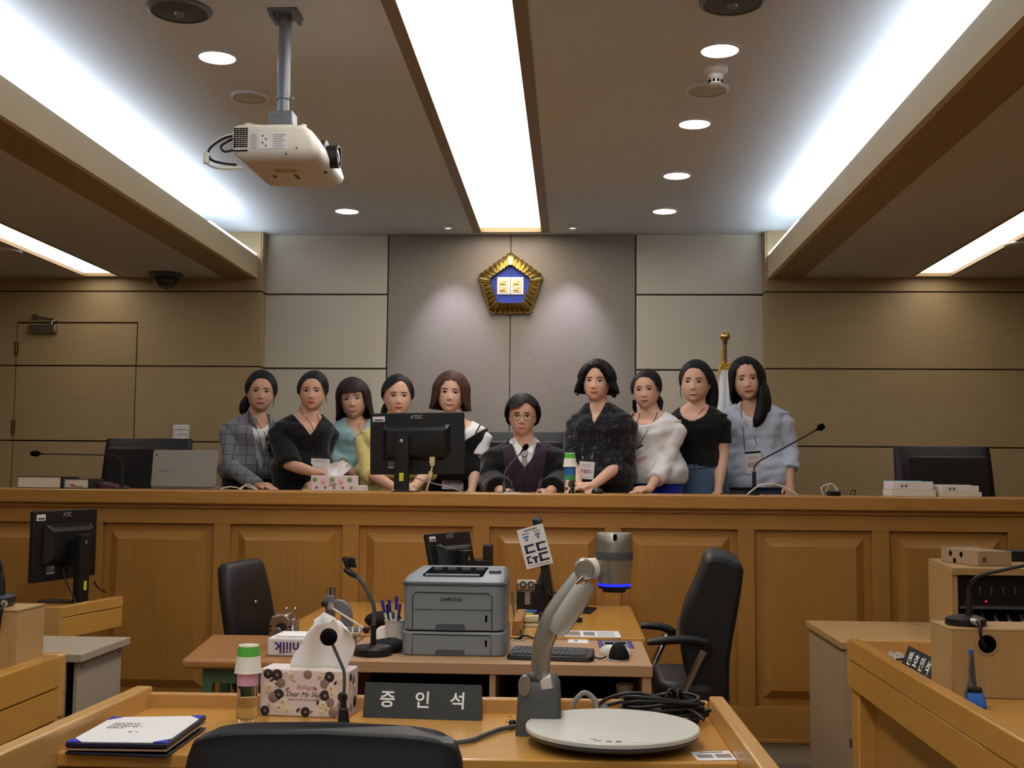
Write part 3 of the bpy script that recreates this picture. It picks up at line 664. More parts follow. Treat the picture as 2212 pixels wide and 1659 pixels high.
# VGA plug and cable
q = MF
MB(q).box((mw*.15, -.028, -mh*.33), (mw*.205, -.012, -mh*.22)).box((mw*.155, -.026, -mh*.37), (mw*.2, -.014, -mh*.33)).build('vga_plug', 'beige', t, bevel=.002)
e1 = q @ Vector((mw*.18, -.02, -mh*.36))
MB().tube([e1, e1+Vector((-.008, 0, -.035)), e1+Vector((-.012, -.004, -.07)), e1+Vector((-.022, 0, -.10)), Vector((e1.x-.03, MY-.02, TZ+.004))], .005, 8, 5).build('vga_cable', 'beige', t)
MB().cyl(e1+Vector((-.008, 0, -.03)), e1+Vector((-.013, -.003, -.06)), .0105, n=12).build('ferrite', 'beige', t)
MB().tube([at(893, 1030, MY-.02), at(920, 1040, MY-.03), at(960, 1050, MY-.05), Vector((at(1004, 1059, 5.86).x, 5.86, TZ+.003))], .003, 8, 5).build('power_cable', 'grey_cable', t)
# bottle with an upturned cup on it, on the bench
def bottle(c, s, lab, label_m, second=None, grp=None, inner='water_clear'):
    t = thing('water_bottle', lab, 'bottle', c, grp); c = Vector(c)
    MB().lathe([(.028*s, .0), (.031*s, .004), (.031*s, .03*s), (.029*s, .034*s), (.031*s, .04*s), (.031*s, .055*s), (.029*s, .059*s), (.031*s, .065*s), (.031*s, .15*s), (.026*s, .17*s), (.0125*s, .192*s), (.0125*s, .205*s)], c, 28).build('bottle', inner, t, smooth=50)
    MB().lathe([(.0316*s, .10*s), (.0316*s, .15*s)], c, 28, cap=False).build('label', label_m, t)
    if second: MB().lathe([(.0316*s, .075*s), (.0316*s, .1*s)], c, 28, cap=False).build('label_band', second, t)
    MB().lathe([(.0145*s, .2*s), (.0145*s, .217*s), (.013*s, .219*s)], c, 20).build('cap', 'white_plastic', t)
    return t
def cup(c, s, lab, cat='cup', up=False, grp=None, green=True):
    t = thing('paper_cup', lab, cat, c, grp); c = Vector(c)
    if up:
        MB().lathe([(.026*s, .0), (.0265*s, .002), (.036*s, .07*s), (.0375*s, .072*s), (.036*s, .074*s), (.0345*s, .072*s), (.025*s, .004)], c, 28).build('wall', 'cup_white', t, smooth=40)
    else:
        MB().lathe([(.035*s, .004), (.0375*s, .002), (.0375*s, .0), (.0362*s, .004), (.031*s, .045*s)], c, 28, cap=False).build('wall', 'cup_white', t, smooth=40)
        MB().lathe([(.031*s, .045*s), (.0275*s, .071*s), (.0268*s, .071*s)], c, 28, cap=False).build('green_band', 'green_cup', t, smooth=40)
        MB().lathe([(.0272*s, .0705*s), (.027*s, .0745*s), (.0245*s, .0745*s), (.024*s, .070*s)], c, 28).build('base_rim', 'cup_white', t, smooth=40)
    return t
bc = at(1231, 1062, 6.0); bc.z = TZ
b_h = at(1231, 1030, 6.0).z-TZ
bottle(bc, .92, 'small water bottle with blue and green label on the judges bench', 'label_blue', 'label_green')
cup((bc.x, bc.y, TZ+.92*.145), .95, 'white and green paper cup upside down on the bench water bottle')
# small things on the bench
p = at(1291, 1056, 5.98); p.z = TZ
t = solo('computer_mouse', 'black computer mouse on the bench near the folded hands', 'mouse', MB().ball(p+Vector((0, .03, .008)), (.031, .055, .022), 24, 14), 'black_plastic', smooth=60)
p = at(1107, 1058, 5.9); p.z = TZ
solo('name_card', 'small white card lying on the bench before the judge', 'card', MB().box((p.x-.04, p.y, TZ), (p.x+.04, p.y+.05, TZ+.004)), 'white_paper')
def cable_thing(name, lab, strands, m, r, grp=None):
    allp = [Vector(p) for s in strands for p in s]; base = Vector((sum(p.x for p in allp)/len(allp), sum(p.y for p in allp)/len(allp), min(p.z for p in allp)-r))
    t = thing(name, lab, 'cable', base, grp)
    for s in strands: MB().tube([Vector(p) for p in s], r, 8, 6).build('strand', m, t, smooth=60)
    return t
def flatpx(px, Y): 
    v = at(px, 1050, Y); return v.x
xs = [flatpx(k, 5.95) for k in (477, 500, 520, 545)]
cable_thing('white_cable', 'coiled white cables on the bench left of the plaid jacket', [[(xs[0], 5.95, TZ+.003), (xs[0]+.03, 5.96, TZ+.016), (xs[1]+.02, 5.97, TZ+.014), (xs[2], 5.96, TZ+.004)], [(xs[1]+.03, 5.97, TZ+.003), (xs[2]+.01, 5.98, TZ+.022), (xs[3]-.02, 5.97, TZ+.016), (xs[3]+.03, 5.95, TZ+.003)], [(xs[1]+.04, 5.99, TZ+.003), (xs[2]+.015, 6.0, TZ+.03), (xs[3]-.01, 5.99, TZ+.02), (xs[3]+.02, 5.97, TZ+.004)]], 'white_cable', .003)
x = [flatpx(k, 5.98) for k in (1612, 1640, 1680, 1720)]
cable_thing('white_cable', 'white cable arching over the bench by the right microphone', [[(x[0], 5.94, TZ+.004), (x[1], 5.94, TZ+.05), (x[2], 5.95, TZ+.052), (x[3], 5.94, TZ+.004)]], 'white_cable', .0035)
x = [flatpx(k, 6.0) for k in (1560, 1580, 1600, 1625)]
cable_thing('black_cable', 'thin black cable lying on the bench below the denim jeans', [[(x[0], 6.06, TZ+.003), (x[1], 6.07, TZ+.018), (x[2], 6.06, TZ+.004)], [(x[1], 6.09, TZ+.003), (x[3], 6.10, TZ+.02), (x[3]+.06, 6.09, TZ+.012), (x[3]+.09, 6.08, TZ+.003)]], 'black_plastic', .003)
x = [flatpx(k, 6.02) for k in (1770, 1790, 1810, 1835)]
cable_thing('white_cable', 'looped white wire beside the black adapter on the right of the bench', [[(x[0]+.02, 6.02, TZ+.004), (x[0]+.01, 6.02, TZ+.04), (x[1], 6.02, TZ+.058), (x[1]+.03, 6.03, TZ+.045), (x[1]+.05, 6.02, TZ+.01)], [(x[1]-.01, 6.03, TZ+.02), (x[1]+.01, 6.03, TZ+.06), (x[2]-.01, 6.04, TZ+.05), (x[2]+.01, 6.03, TZ+.01)]], 'white_cable', .0028)
t = solo('power_adapter', 'small black adapter lying on the right of the bench', 'adapter', MB(frame((x[1]+.02, 6.0, TZ), 20, 0, 0)).rbox((-.03, -.02, 0), (.03, .02, .025), .008, 'X'), 'black_plastic', bevel=.003)
cable_thing('black_cable', 'small black cable loop on the bench left of the right paper bundles', [[(x[3], 6.0, TZ+.003), (x[3]+.005, 6.0, TZ+.025), (x[3]+.025, 6.0, TZ+.028), (x[3]+.02, 6.01, TZ+.004)]], 'black_plastic', .0025)
# ---- judges' chairs
def judge_chair(px0, px1, pytop, Y, lab, yaw=0, seatz=.90):
    a, b = at(px0, pytop+40, Y), at(px1, pytop+40, Y); w = b.x-a.x; top = at((px0+px1)/2, pytop, Y).z; c = Vector(((a.x+b.x)/2, Y, .45))
    t = thing('judge_chair', lab, 'chair', c, 'black judge chairs behind the bench'); F = frame(c, yaw)
    zt = top-.45; rows = []
    for i in range(11):
        u = i/10; z = .42+(zt-.42)*u; ww = w/2*(1.06-.06*u); dd = .045; yo = .10*u*u
        q = []
        for k in range(28):
            an = 2*math.pi*k/28; cx, sy = math.cos(an), math.sin(an)
            q.append(Vector((ww*math.copysign(abs(cx)**.28, cx), yo+dd*math.copysign(abs(sy)**.5, sy)*(1 if u < .97 else .6), z)))
        rows.append(q)
    MB(F).loft(rows).build('backrest', 'black_leather', t, smooth=60, bevel=.006)
    MB(F).rbox((-w/2*.86, -.058, .60), (w/2*.86, -.03, zt-.06), .03, 'Y').build('back_cushion', 'black_leather', t, bevel=.012, seg=3)
    MB(F).rbox((-w/2, -.52, .36), (w/2, .02, .47), .06, 'Z').build('seat', 'black_leather', t, bevel=.02, seg=3)
    for s in (-1, 1):
        MB(F).rbox((s*(w/2+.01)-.028, -.40, .62), (s*(w/2+.01)+.028, -.02, .66), .02, 'Z').build('armrest', 'black_leather', t, bevel=.01)
        MB(F).tube([(s*(w/2+.01), -.32, .63), (s*(w/2+.005), -.30, .5), (s*w/2*.9, -.25, .40)], .018, 10, 4).build('arm_support', 'black_plastic', t)
    MB(F).cyl((0, -.22, .08), (0, -.22, .38), .03, n=16).build('gas_lift', 'black_plastic', t)
    for k in range(5):
        an = 2*math.pi*k/5; e = Vector((.28*math.cos(an), -.22+.28*math.sin(an), .06))
        MB(F).tube([(0, -.22, .10), e], [.025, .016], 8).build('base_leg', 'black_plastic', t)
        MB(F).ball(e+Vector((0, 0, -.03)), .029, 12, 8).build('castor', 'black_plastic', t)
    return t
judge_chair(222, 404, 946, 7.15, 'black leather judge chair behind the open laptop', 4)
judge_chair(1940, 2146, 963, 6.85, 'black leather judge chair behind the paper bundles on the right', -3)
judge_chair(1040, 1232, 931, 6.86, 'black leather judge chair the man in the robe sits on', 0)
# ================================================================== witness desk
V = Vector
t = thing('witness_desk', 'yellow wood witness desk with raised rails behind the black chair', 'desk', (-.36, 2.7, 0))
MB().prism([(-1.083, 2.475, .72), (.345, 2.505, .72), (.338, 2.99, .72), (-1.056, 2.97, .72)], (0, 0, .03)).build('desktop', 'desk_wood', t, bevel=.004, seg=3)
MB().prism([(-1.128, 2.05, 0), (-1.09, 2.05, 0), (-1.056, 2.985, 0), (-1.099, 2.985, 0)], (0, 0, .80)).build('side_panel', 'desk_rim', t, bevel=.005)
MB().prism([(.352, 2.05, 0), (.392, 2.05, 0), (.374, 2.985, 0), (.338, 2.985, 0)], (0, 0, .80)).build('side_panel', 'desk_rim', t, bevel=.005)
MB().prism([(-1.06, 2.963, .10), (.338, 2.985, .10), (.338, 3.012, .10), (-1.06, 2.99, .10)], (0, 0, .685)).build('back_rail', 'desk_rim', t, bevel=.004)
MB().box((-.155, 2.93, .7502), (-.145, 2.935, .7512)).box((-.158, 2.87, .7502), (-.148, 2.875, .7512)).build('screw_hole', 'card_dark', t)
# folder with certificate
F = [V((-1.066, 2.712, 0)), V((-.852, 2.712, 0)), V((-.848, 2.445, 0)), V((-1.06, 2.455, 0))]
F = [p+V((.014, 0, 0)) for p in F]; c = sum(F, V())/4; F = [c+(p-c)*1.03 for p in F]
t = thing('document_folder', 'navy folder holding a white certificate on the witness desk', 'folder', (c.x, c.y, .7505))
def lift(P, z): return [V((p.x, p.y, z)) for p in P]
def warp(P, z): return [V((p.x, p.y, z+(.007 if i == 1 else 0)+(.004 if i == 2 else 0))) for i, p in enumerate(P)]
MB().prism(lift(F, .7508), (0, 0, .006)).build('back_cover', 'navy_cover', t, bevel=.002)
MB().prism(warp(F, .760), (0, 0, .003)).build('inner_sheet', 'cardboard', t)
MB().prism(warp(F, .766), (0, 0, .009)).build('front_cover', 'navy_cover', t, bevel=.002)
G = [c+(p-c)*.955 for p in F]
MB().prism(warp(G, .7752), (0, 0, .0012)).build('certificate', 'white_paper', t)
for i in range(4):
    p, q, r_ = G[i], G[(i+1) % 4], G[(i-1) % 4]; z = .7752+(.007 if i == 1 else .004 if i == 2 else 0)
    a = c+(p-c)*1.03
    MB().prism([V((a.x, a.y, z)), V(((p+(q-p)*.13).x, (p+(q-p)*.13).y, z)), V(((p+(r_-p)*.13).x, (p+(r_-p)*.13).y, z))], (0, 0, .0022)).build('corner_pocket', 'blue_corner', t)
CB = basis((c.x, c.y, .7785), (1, 0, 0), (0, 0, 1))
text('선   서', .012, 'ink_grey', t, Matrix.Translation((0, .085, 0)) @ CB, depth=.0003)
for k, s in enumerate(('양심에 따라 숨김과 보탬이 없이 사실', '그대로 말하고 만일 거짓말이', '있으면 위증의 벌을 받기로', '맹세합니다.')):
    text(s, .0085, 'ink_grey', t, Matrix.Translation((-.075+.0, .055-.016*k, 0)) @ CB, depth=.0003, align='LEFT')
text('증  인', .010, 'ink_grey', t, Matrix.Translation((0, -.03, 0)) @ CB, depth=.0003)
# water bottle and cup on the witness desk
bc = V((-.777, 2.849, .7505))
t = bottle(bc, .80, 'clear water bottle with pink label on the witness desk', 'pink')
cup((bc.x, bc.y, .7505+.86*.127), .88, 'white and green paper cup upside down on the witness bottle')
# big flowered tissue box
a, b = V((-.759, 2.893, .7505)), V((-.538, 2.872, .7505)); ang = math.degrees(math.atan2(b.y-a.y, b.x-a.x)); TF = frame(a, ang); w = (b-a).length; h = .112; dp = .118
t = thing('tissue_box', 'large flowered tissue box beside the nameplate on the witness desk', 'tissue box', a+V((w/2, dp/2, 0)))
MB(TF).box((0, 0, 0), (w, dp-.03, h)).build('box', 'pinkbox', t, bevel=.003)
fl = [(.02, .10, .012, 'flower_dark'), (.042, .099, .014, 'flower_dark'), (.052, .079, .012, 'flower_taupe'), (.047, .051, .014, 'flower_dark'), (.034, .044, .013, 'flower_taupe'), (.058, .034, .013, 'flower_cream'), (.048, .020, .014, 'flower_cream'), (.014, .010, .012, 'flower_dark'), (.07, .014, .010, 'flower_cream'), (.024, .068, .013, 'flower_cream'), (.066, .102, .010, 'flower_cream'), (.118, .102, .011, 'flower_taupe'), (.114, .005, .012, 'flower_dark'),
      (.171, .097, .013, 'flower_dark'), (.160, .080, .012, 'flower_taupe'), (.162, .052, .014, 'flower_dark'), (.173, .037, .012, 'flower_taupe'), (.176, .070, .012, 'flower_cream'), (.178, .056, .011, 'flower_cream'), (.158, .030, .012, 'flower_cream'), (.155, .012, .009, 'flower_cream'), (.183, .009, .013, 'flower_taupe'), (.154, .103, .008, 'flower_cream'), (.185, .020, .008, 'leaf_gold'), (.204, .09, .012, 'flower_cream'), (.207, .05, .013, 'flower_dark'), (.203, .03, .012, 'flower_taupe')]
for x, z, r_, m_ in fl:
    x = x*1.02; fb = MB(TF); n = 20
    fb.lathe([(r_, .0004), (r_*.9, .0010), (.002, .0012)], n=14, xf=frame((min(x, w-r_), 0, max(r_*1.0, min(z, h-r_))), 0, 90))
    o = fb.build('printed_flower', m_, t)
    MB(TF).lathe([(r_*.28, .0012), (r_*.2, .0018)], n=8, xf=frame((min(x, w-r_), 0, max(r_, min(z, h-r_))), 0, 90)).build('flower_centre', 'leaf_gold' if m_ == 'flower_cream' else 'flower_taupe', o)
for x, z, ro, m_ in ((.03, .085, 30, 'flower_dark'), (.045, .075, -20, 'flower_dark'), (.08, .095, 60, 'leaf_gold'), (.085, .085, -30, 'leaf_gold'), (.15, .095, 40, 'leaf_gold'), (.19, .083, 60, 'flower_dark'), (.146, .045, 20, 'leaf_gold'), (.147, .035, 70, 'flower_dark'), (.098, .016, 50, 'flower_dark'), (.106, .016, -40, 'leaf_gold'), (.025, .025, -50, 'leaf_gold'), (.02, .055, 20, 'leaf_gold'), (.13, .012, 30, 'flower_taupe'), (.07, .065, 40, 'flower_taupe'), (.14, .068, -40, 'flower_taupe'), (.165, .018, 0, 'leaf_gold')):
    LF = TF @ frame((x, 0, z), 0, 90) @ Matrix.Rotation(R(ro), 4, 'Z')
    MB(LF).prism([(-.008, 0, .0003), (0, .0035, .0003), (.008, 0, .0003), (0, -.0035, .0003)], (0, 0, .0007)).build('printed_leaf', m_, t)
text('Bellagio', .015, 'rose_ink', t, TF @ basis((w*.52, -.0004, .070), (1, 0, 0), (0, -1, 0)), shear=.35, depth=.0003)
text('Dear My Skin', .0165, 'ink_black', t, TF @ basis((w*.5, -.0004, .053), (1, 0, 0), (0, -1, 0)), shear=.35, depth=.0003)
text('PREMIUM SOFT FACIAL TISSUE', .0055, 'ink_grey', t, TF @ basis((w*.5, -.0004, .040), (1, 0, 0), (0, -1, 0)), depth=.0003)
for y, z, r_, m_ in ((.02, .095, .010, 'flower_dark'), (.045, .085, .012, 'flower_taupe'), (.06, .03, .014, 'flower_dark'), (.03, .05, .010, 'flower_cream'), (.06, .065, .010, 'flower_cream'), (.025, .02, .010, 'flower_taupe')):
    MB(TF).lathe([(r_, .0004), (r_*.9, .001), (.002, .0012)], n=14, xf=Matrix.Translation((w, y, z)) @ Matrix.Rotation(R(90), 4, 'Y')).build('printed_flower', m_, t)
MB(TF).lathe([(.045, 0), (.044, .0005)], n=24, xf=Matrix.Translation((w*.5, (dp-.03)/2, h)) @ Matrix.Diagonal((1.4, .55, 1, 1))).build('opening', 'flower_cream', t)
def tabi_(tab, x):
    for a_, b_ in zip(tab[:-1], tab[1:]):
        if x <= b_[0]: return a_[1]+(b_[1]-a_[1])*(x-a_[0])/(b_[0]-a_[0])
    return tab[-1][1]
rows = []
for i in range(17):
    v = i/16; q = []
    for j in range(25):
        u = j/24*2-1
        lx = tabi_([(0, 613), (.3, 622), (.6, 640), (.85, 655), (1, 668)], v); rx = tabi_([(0, 736), (.3, 750), (.6, 755), (.85, 751), (1, 735)], v)
        x = ((lx+(rx-lx)*(u+1)/2)-560)/191*w+.002*math.sin(9*v+u*3)
        z = h-.002+.118*v*(1-.10*abs(u)**3+.03*math.sin(5*u+1))
        y = (dp-.03)/2+(.018*math.sin(3.2*u+.6)+.012*math.sin(7*u+3*v))*(.35+.65*v)-.012*v
        q.append(V((x, y, z)))
    rows.append(q)
MB(TF).grid(rows).build('tissue', 'tissue', t, smooth=70, solid=.0008)
rows = []
for i in range(9):
    v = i/8; rows.append([V((w*.62+(j/10-.5)*(.075-.02*v), (dp-.03)/2+.03+.01*math.sin(j*.9), h-.002+.135*v*(1-.15*abs(j/10-.5)*2))) for j in range(11)])
MB(TF).grid(rows).build('tissue_fold', 'tissue', t, smooth=70, solid=.0008)
# nameplate: three Hangul syllables
def tentsign(name, lab, A, B, hh, lean, body, size, gap, grp, nrm, depth=.05):
    """A, B: bottom corners of the lettered face; nrm: horizontal direction the face looks to"""
    A, B, nrm = V(A), V(B), V(nrm).normalized(); d = B-A; up = V((0, 0, hh))-nrm*lean
    t = thing(name, lab, 'nameplate', (A+B)/2-nrm*lean, grp)
    C, D = B+up, A+up; back = -nrm*(lean*2)
    MB().add([A, B, C, D, A+back, B+back], [(0, 1, 2, 3), (5, 4, 3, 2), (0, 4, 5, 1), (0, 3, 4), (1, 5, 2)]).build('sign_body', 'sign_black', t, smooth=0)
    n = d.cross(up).normalized()
    if n.dot(nrm) < 0: n = -n
    k = len(body)
    for i, ch in enumerate(body):
        u = .5+(i-(k-1)/2)*gap; p = A+d*u+up*.50+n*.0006
        text(ch, size, 'letter_white', t, basis(p, d, n), name='letter', depth=.0003, bold=size*.016)
    return t
tentsign('nameplate', 'black nameplate reading 증인석 on the witness desk', (-.505, 2.893, .7505), (-.217, 2.878, .7505), .079, .03, '증인석', .043, .30, None, (0, -1, 0))
# gooseneck microphone with ball windscreen
MYW = 2.66; mb_ = at(742, 1590, MYW); mb_.z = .7505
t = thing('desk_microphone', 'black gooseneck microphone with round foam ball before the tissue box', 'microphone', mb_)
c0 = at(743, 1530, MYW)
MB().rbox((mb_.x-.03, MYW-.04, .7505), (mb_.x+.03, MYW+.04, .775), .012, 'Z').build('base', 'black_plastic', t, bevel=.004)
MB().tube([(mb_.x, MYW, .77), at(742, 1553, MYW), at(742, 1532, MYW), at(742, 1528, MYW), at(742, 1500, MYW)], [.016, .0125, .011, .0075, .0065], 14).build('socket', 'black_plastic', t)
MB().tube([at(742, 1505, MYW), at(744, 1480, MYW), at(743.5, 1455, MYW), at(741, 1444, MYW), at(733, 1425, MYW), at(722, 1400, MYW), at(716, 1386, MYW)], .0036, 10, 5).build('gooseneck', 'doc_grey', t, smooth=60)
MB().ball(at(710, 1376, MYW), .0195, 26, 18).build('windscreen', 'foam', t, smooth=80)
# document camera
t = thing('document_camera', 'silver document camera with round white stage on the witness desk', 'document camera', (.09, 2.665, .7505))
dc = V((.09, 2.665, .7505))
MB().lathe([(.10, 0), (.13, .006), (.176, .016), (.1885, .022), (.1895, .028)], dc, 72).build('stage_base', 'doc_grey', t, smooth=40)
MB().lathe([(.1885, .0285), (.191, .0295), (.1912, .037), (.189, .0392), (.10, .0394)], dc, 72).build('stage_top', 'doc_white', t, smooth=40)
for x, y, sx, sy, m_ in ((-.012, -.166, .012, .010, 'ink_grey'), (.008, -.163, .011, .004, 'ink_grey'), (.007, -.170, .011, .004, 'ink_grey'), (-.055, -.158, .022, .012, 'white_paper'), (-.035, -.160, .016, .012, 'silver_pale'), (.045, -.160, .024, .012, 'white_paper'), (-.047, -.148, .014, .003, 'ink_grey')):
    MB().rbox((dc.x+x-sx/2, dc.y+y-sy/2, dc.z+.039), (dc.x+x+sx/2, dc.y+y+sy/2, dc.z+.0402), min(sx, sy)*.45, 'Z').build('button', m_, t)
# arm foot
DY = 2.775
f0, f1 = at(1113, 1580, DY-.05), at(1213, 1580, DY-.05)
rows = []
for zz, ins, rad in ((.7505, 0, .012), (.83, .004, .014), (at(1160, 1475, DY).z, .008, .018), (at(1160, 1461, DY).z, .018, .02), (at(1160, 1457, DY).z, .032, .012)):
    q = []; x0, x1, y0, y1 = f0.x+ins, f1.x-ins*.6, DY-.06+ins*.7, DY+.06-ins*.7
    for cx, cy, a0 in ((x1-rad, y1-rad, 0), (x0+rad, y1-rad, 90), (x0+rad, y0+rad, 180), (x1-rad, y0+rad, 270)):
        for k in range(5): q.append(V((cx+rad*math.cos(R(a0+22.5*k)), cy+rad*math.sin(R(a0+22.5*k)), zz)))
    rows.append(q)
ft = MB().loft(rows).build('arm_foot', 'doc_grey', t, smooth=50)
MB().prism([(f1.x-.01, DY-.05, .752), (f1.x+.10, DY-.03, .752), (f1.x+.10, DY+.05, .752), (f1.x-.01, DY+.05, .752)], (0, 0, .026)).build('bridge', 'doc_grey', t, bevel=.004)
pc = at(1133, 1482, DY-.062)
MB().lathe([(.024, 0), (.022, .003), (.003, .0035)], n=28, xf=Matrix.Translation((pc.x, DY-.058, pc.z)) @ Matrix.Rotation(R(90), 4, 'X') @ Matrix.Diagonal((.62, 1, 1, 1))).build('pivot_disc', 'silver', t)
kc = at(1152, 1462, DY-.04); MB().ball(kc, (.014, .014, .012), 14, 10).ball(kc+V((.012, -.004, -.004)), .009, 12, 8).build('lock_knob', 'doc_grey', t)
MB().slab(at(1164, 1470, DY-.052), at(1190, 1456, DY-.052), at(1197, 1488, DY-.058), at(1168, 1492, DY-.058), (0, .04, 0)).build('hinge_block', 'silver_pale', t, bevel=.004)
def blade(pts, wid, th, m_, name, parent, n=12, y=DY, sub=4):
    P = smooth_path([at(x, yy, y) for x, yy in pts], sub); rows = []
    L = len(P)
    for i, p in enumerate(P):
        d = (P[min(i+1, L-1)]-P[max(i-1, 0)]).normalized(); nx = d.cross(V((0, 1, 0))).normalized(); q = []
        ww = wid[0]+(wid[1]-wid[0])*i/(L-1) if len(wid) == 2 else wid[min(int(i/(L-1)*(len(wid)-1)), len(wid)-2)]+(wid[min(int(i/(L-1)*(len(wid)-1)), len(wid)-2)+1]-wid[min(int(i/(L-1)*(len(wid)-1)), len(wid)-2)])*((i/(L-1)*(len(wid)-1))-min(int(i/(L-1)*(len(wid)-1)), len(wid)-2))
        for k in range(n):
            a = 2*math.pi*k/n; ca, sa = math.cos(a), math.sin(a)
            q.append(p+nx*(ww*math.copysign(abs(ca)**.6, ca))+V((0, 1, 0))*(th*math.copysign(abs(sa)**.6, sa)))
        rows.append(q)
    return MB().loft(rows).build(name, m_, parent, smooth=50)
blade([(1172, 1475), (1168, 1440), (1171, 1400), (1182, 1365), (1200, 1325), (1232, 1278), (1256, 1245), (1262, 1228)], [.019, .022, .024, .026, .025, .022, .016], .026, 'silver', 'arm', t)
la = blade([(1200, 1366), (1214, 1345), (1240, 1305), (1262, 1270), (1272, 1257)], [.018, .026, .027, .025, .018], .024, 'silver_pale', 'lamp_bar', t, y=DY-.02)
MB().tube([at(1245, 1262, DY-.035), at(1262, 1252, DY-.04), at(1275, 1250, DY-.035)], [.004, .012, .006], 12).build('lamp_hinge', 'chrome', t)
e = at(1262, 1228, DY)
MB().cyl(e+V((0, -.03, 0)), e+V((0, .03, 0)), .0235, n=28).build('neck_joint', 'silver', t, bevel=.003)
MB().cyl(e+V((0, -.004, 0)), at(1300, 1226, DY), .0235, n=24).build('neck', 'doc_white', t, bevel=.002)
hc = at(1327, 1210, DY); hz0, hz1 = at(1327, 1262, DY).z, at(1327, 1151, DY).z
HH_ = hz1-hz0; hp = V((hc.x, DY, hz0))
MB().lathe([(.037, 0), (.0385, .004), (.041, HH_*.28), (.0432, HH_*.48)], hp, 40).build('head_lower', 'silver', t, smooth=40)
MB().lathe([(.0434, HH_*.48), (.0436, HH_*.50), (.0436, HH_*.62), (.0434, HH_*.635)], hp, 40).build('head_band', 'doc_grey', t, smooth=40)
MB().lathe([(.0432, HH_*.635), (.0425, HH_*.8), (.040, HH_*.99), (.039, HH_), (.01, HH_+.001)], hp, 40).build('head_upper', 'silver', t, smooth=40)
MB().lathe([(.0375, -.0030), (.0384, -.0024), (.0387, .0022), (.037, .0028)], hp, 40).build('led_ring', 'blue_led', t)
MB().lathe([(.037, -.009), (.0375, -.004), (.03, -.004)], hp, 40).lathe([(.027, -.017), (.028, -.009)], hp, 32).build('lens_housing', 'black_plastic', t)
MB().rbox((hp.x-.0045, DY-.0445, hz1-.016), (hp.x+.0045, DY-.036, hz1-.001), .004, 'Y').build('head_slot', 'slot', t)
# cable from the arm foot and a small black plug on it
cable_thing('black_cable', 'dark cable running from the document camera to the black chair', [[V((-.115, 2.80, .757)), V((-.16, 2.76, .757)), V((-.20, 2.68, .757)), V((-.225, 2.63, .757)), V((-.29, 2.59, .757)), V((-.36, 2.57, .757))]], 'doc_grey', .0055)
sp = on(1107, 1565, .757)
t = thing('cable_plug', 'small round black plug lying left of the round white stage', 'plug', (sp.x, sp.y, .7505)); MB().ball(sp+V((0, 0, .003)), .009, 16, 10).build('plug_head', 'black_plastic', t); MB().tube([sp+V((.006, 0, .002)), sp+V((.03, .004, .0))], .0035, 8).build('plug_wire', 'black_plastic', t)
random.seed(4); strands = []
def zz(k): return .757+.011*k
cx, cy = .222, 2.905
for k in range(7):
    ph = random.random()*6.28; rx = .085+.02*random.random(); ry = .026+.012*random.random(); P = []
    for i in range(13):
        a = ph+2*math.pi*i/12*1.0; P.append(V((cx+rx*math.cos(a)+.01*random.uniform(-1, 1), cy+ry*math.sin(a), .757+.0085*k+.006*math.sin(2*a+k))))
    strands.append(P)
strands.append([V((.05, 2.93, .77)), V((.09, 2.93, .80)), V((.16, 2.92, .815)), V((.24, 2.90, .80)), V((.29, 2.91, .80)), V((.31, 2.92, .79))])
strands.append([V((.03, 2.94, .76)), V((.10, 2.94, .785)), V((.18, 2.93, .80)), V((.27, 2.88, .79)), V((.31, 2.84, .77))])
for i in range(2): strands.append([V((.215+.03*i, 2.90, .762)), V((.22+.03*i, 2.88, .80)), V((.235+.02*i, 2.885, .83)), V((.25+.015*i, 2.91, .81)), V((.245+.02*i, 2.93, .765))])
cable_thing('black_cable', 'thick tangle of black cables piled behind the round white stage', strands, 'black_plastic', .0045)
gq = [V((.0, 2.90, .757)), V((.005, 2.905, .79)), V((.03, 2.91, .815)), V((.055, 2.905, .80)), V((.062, 2.895, .772)), V((.065, 2.89, .757))]
t = cable_thing('grey_cable', 'grey video cable looping up beside the document camera foot', [gq], 'grey_cable', .0065)
MB().tube([(.062, 2.94, .758), (.085, 2.92, .775)], [.010, .012], 14).build('plug', 'grey_cable', t)
# sticker on the desktop
a = on(1490, 1625, .7505); b = on(1592, 1642, .7505)
t = thing('desk_sticker', 'small white printed sticker on the desk front right of the stage', 'sticker', (a.x+.045, a.y-.02, .7503))
q = [on(1490, 1625, .7505), on(1575, 1622, .7505), on(1592, 1642, .7505), on(1508, 1643, .7505)]
MB().prism(q, (0, 0, .0006)).build('sheet', 'white_paper', t)
def inq(u, v): return q[0]*(1-u)*(1-v)+q[1]*u*(1-v)+q[2]*u*v+q[3]*(1-u)*v
for u0, u1, v0, v1, m_ in ((.08, .47, .35, .75, 'ink_grey'), (.55, .94, .35, .75, 'flower_taupe'), (.2, .8, .08, .2, 'ink_grey')):
    MB().prism([inq(u0, v0)+V((0, 0, .0006)), inq(u1, v0)+V((0, 0, .0006)), inq(u1, v1)+V((0, 0, .0006)), inq(u0, v1)+V((0, 0, .0006))], (0, 0, .0003)).build('print', m_, t)
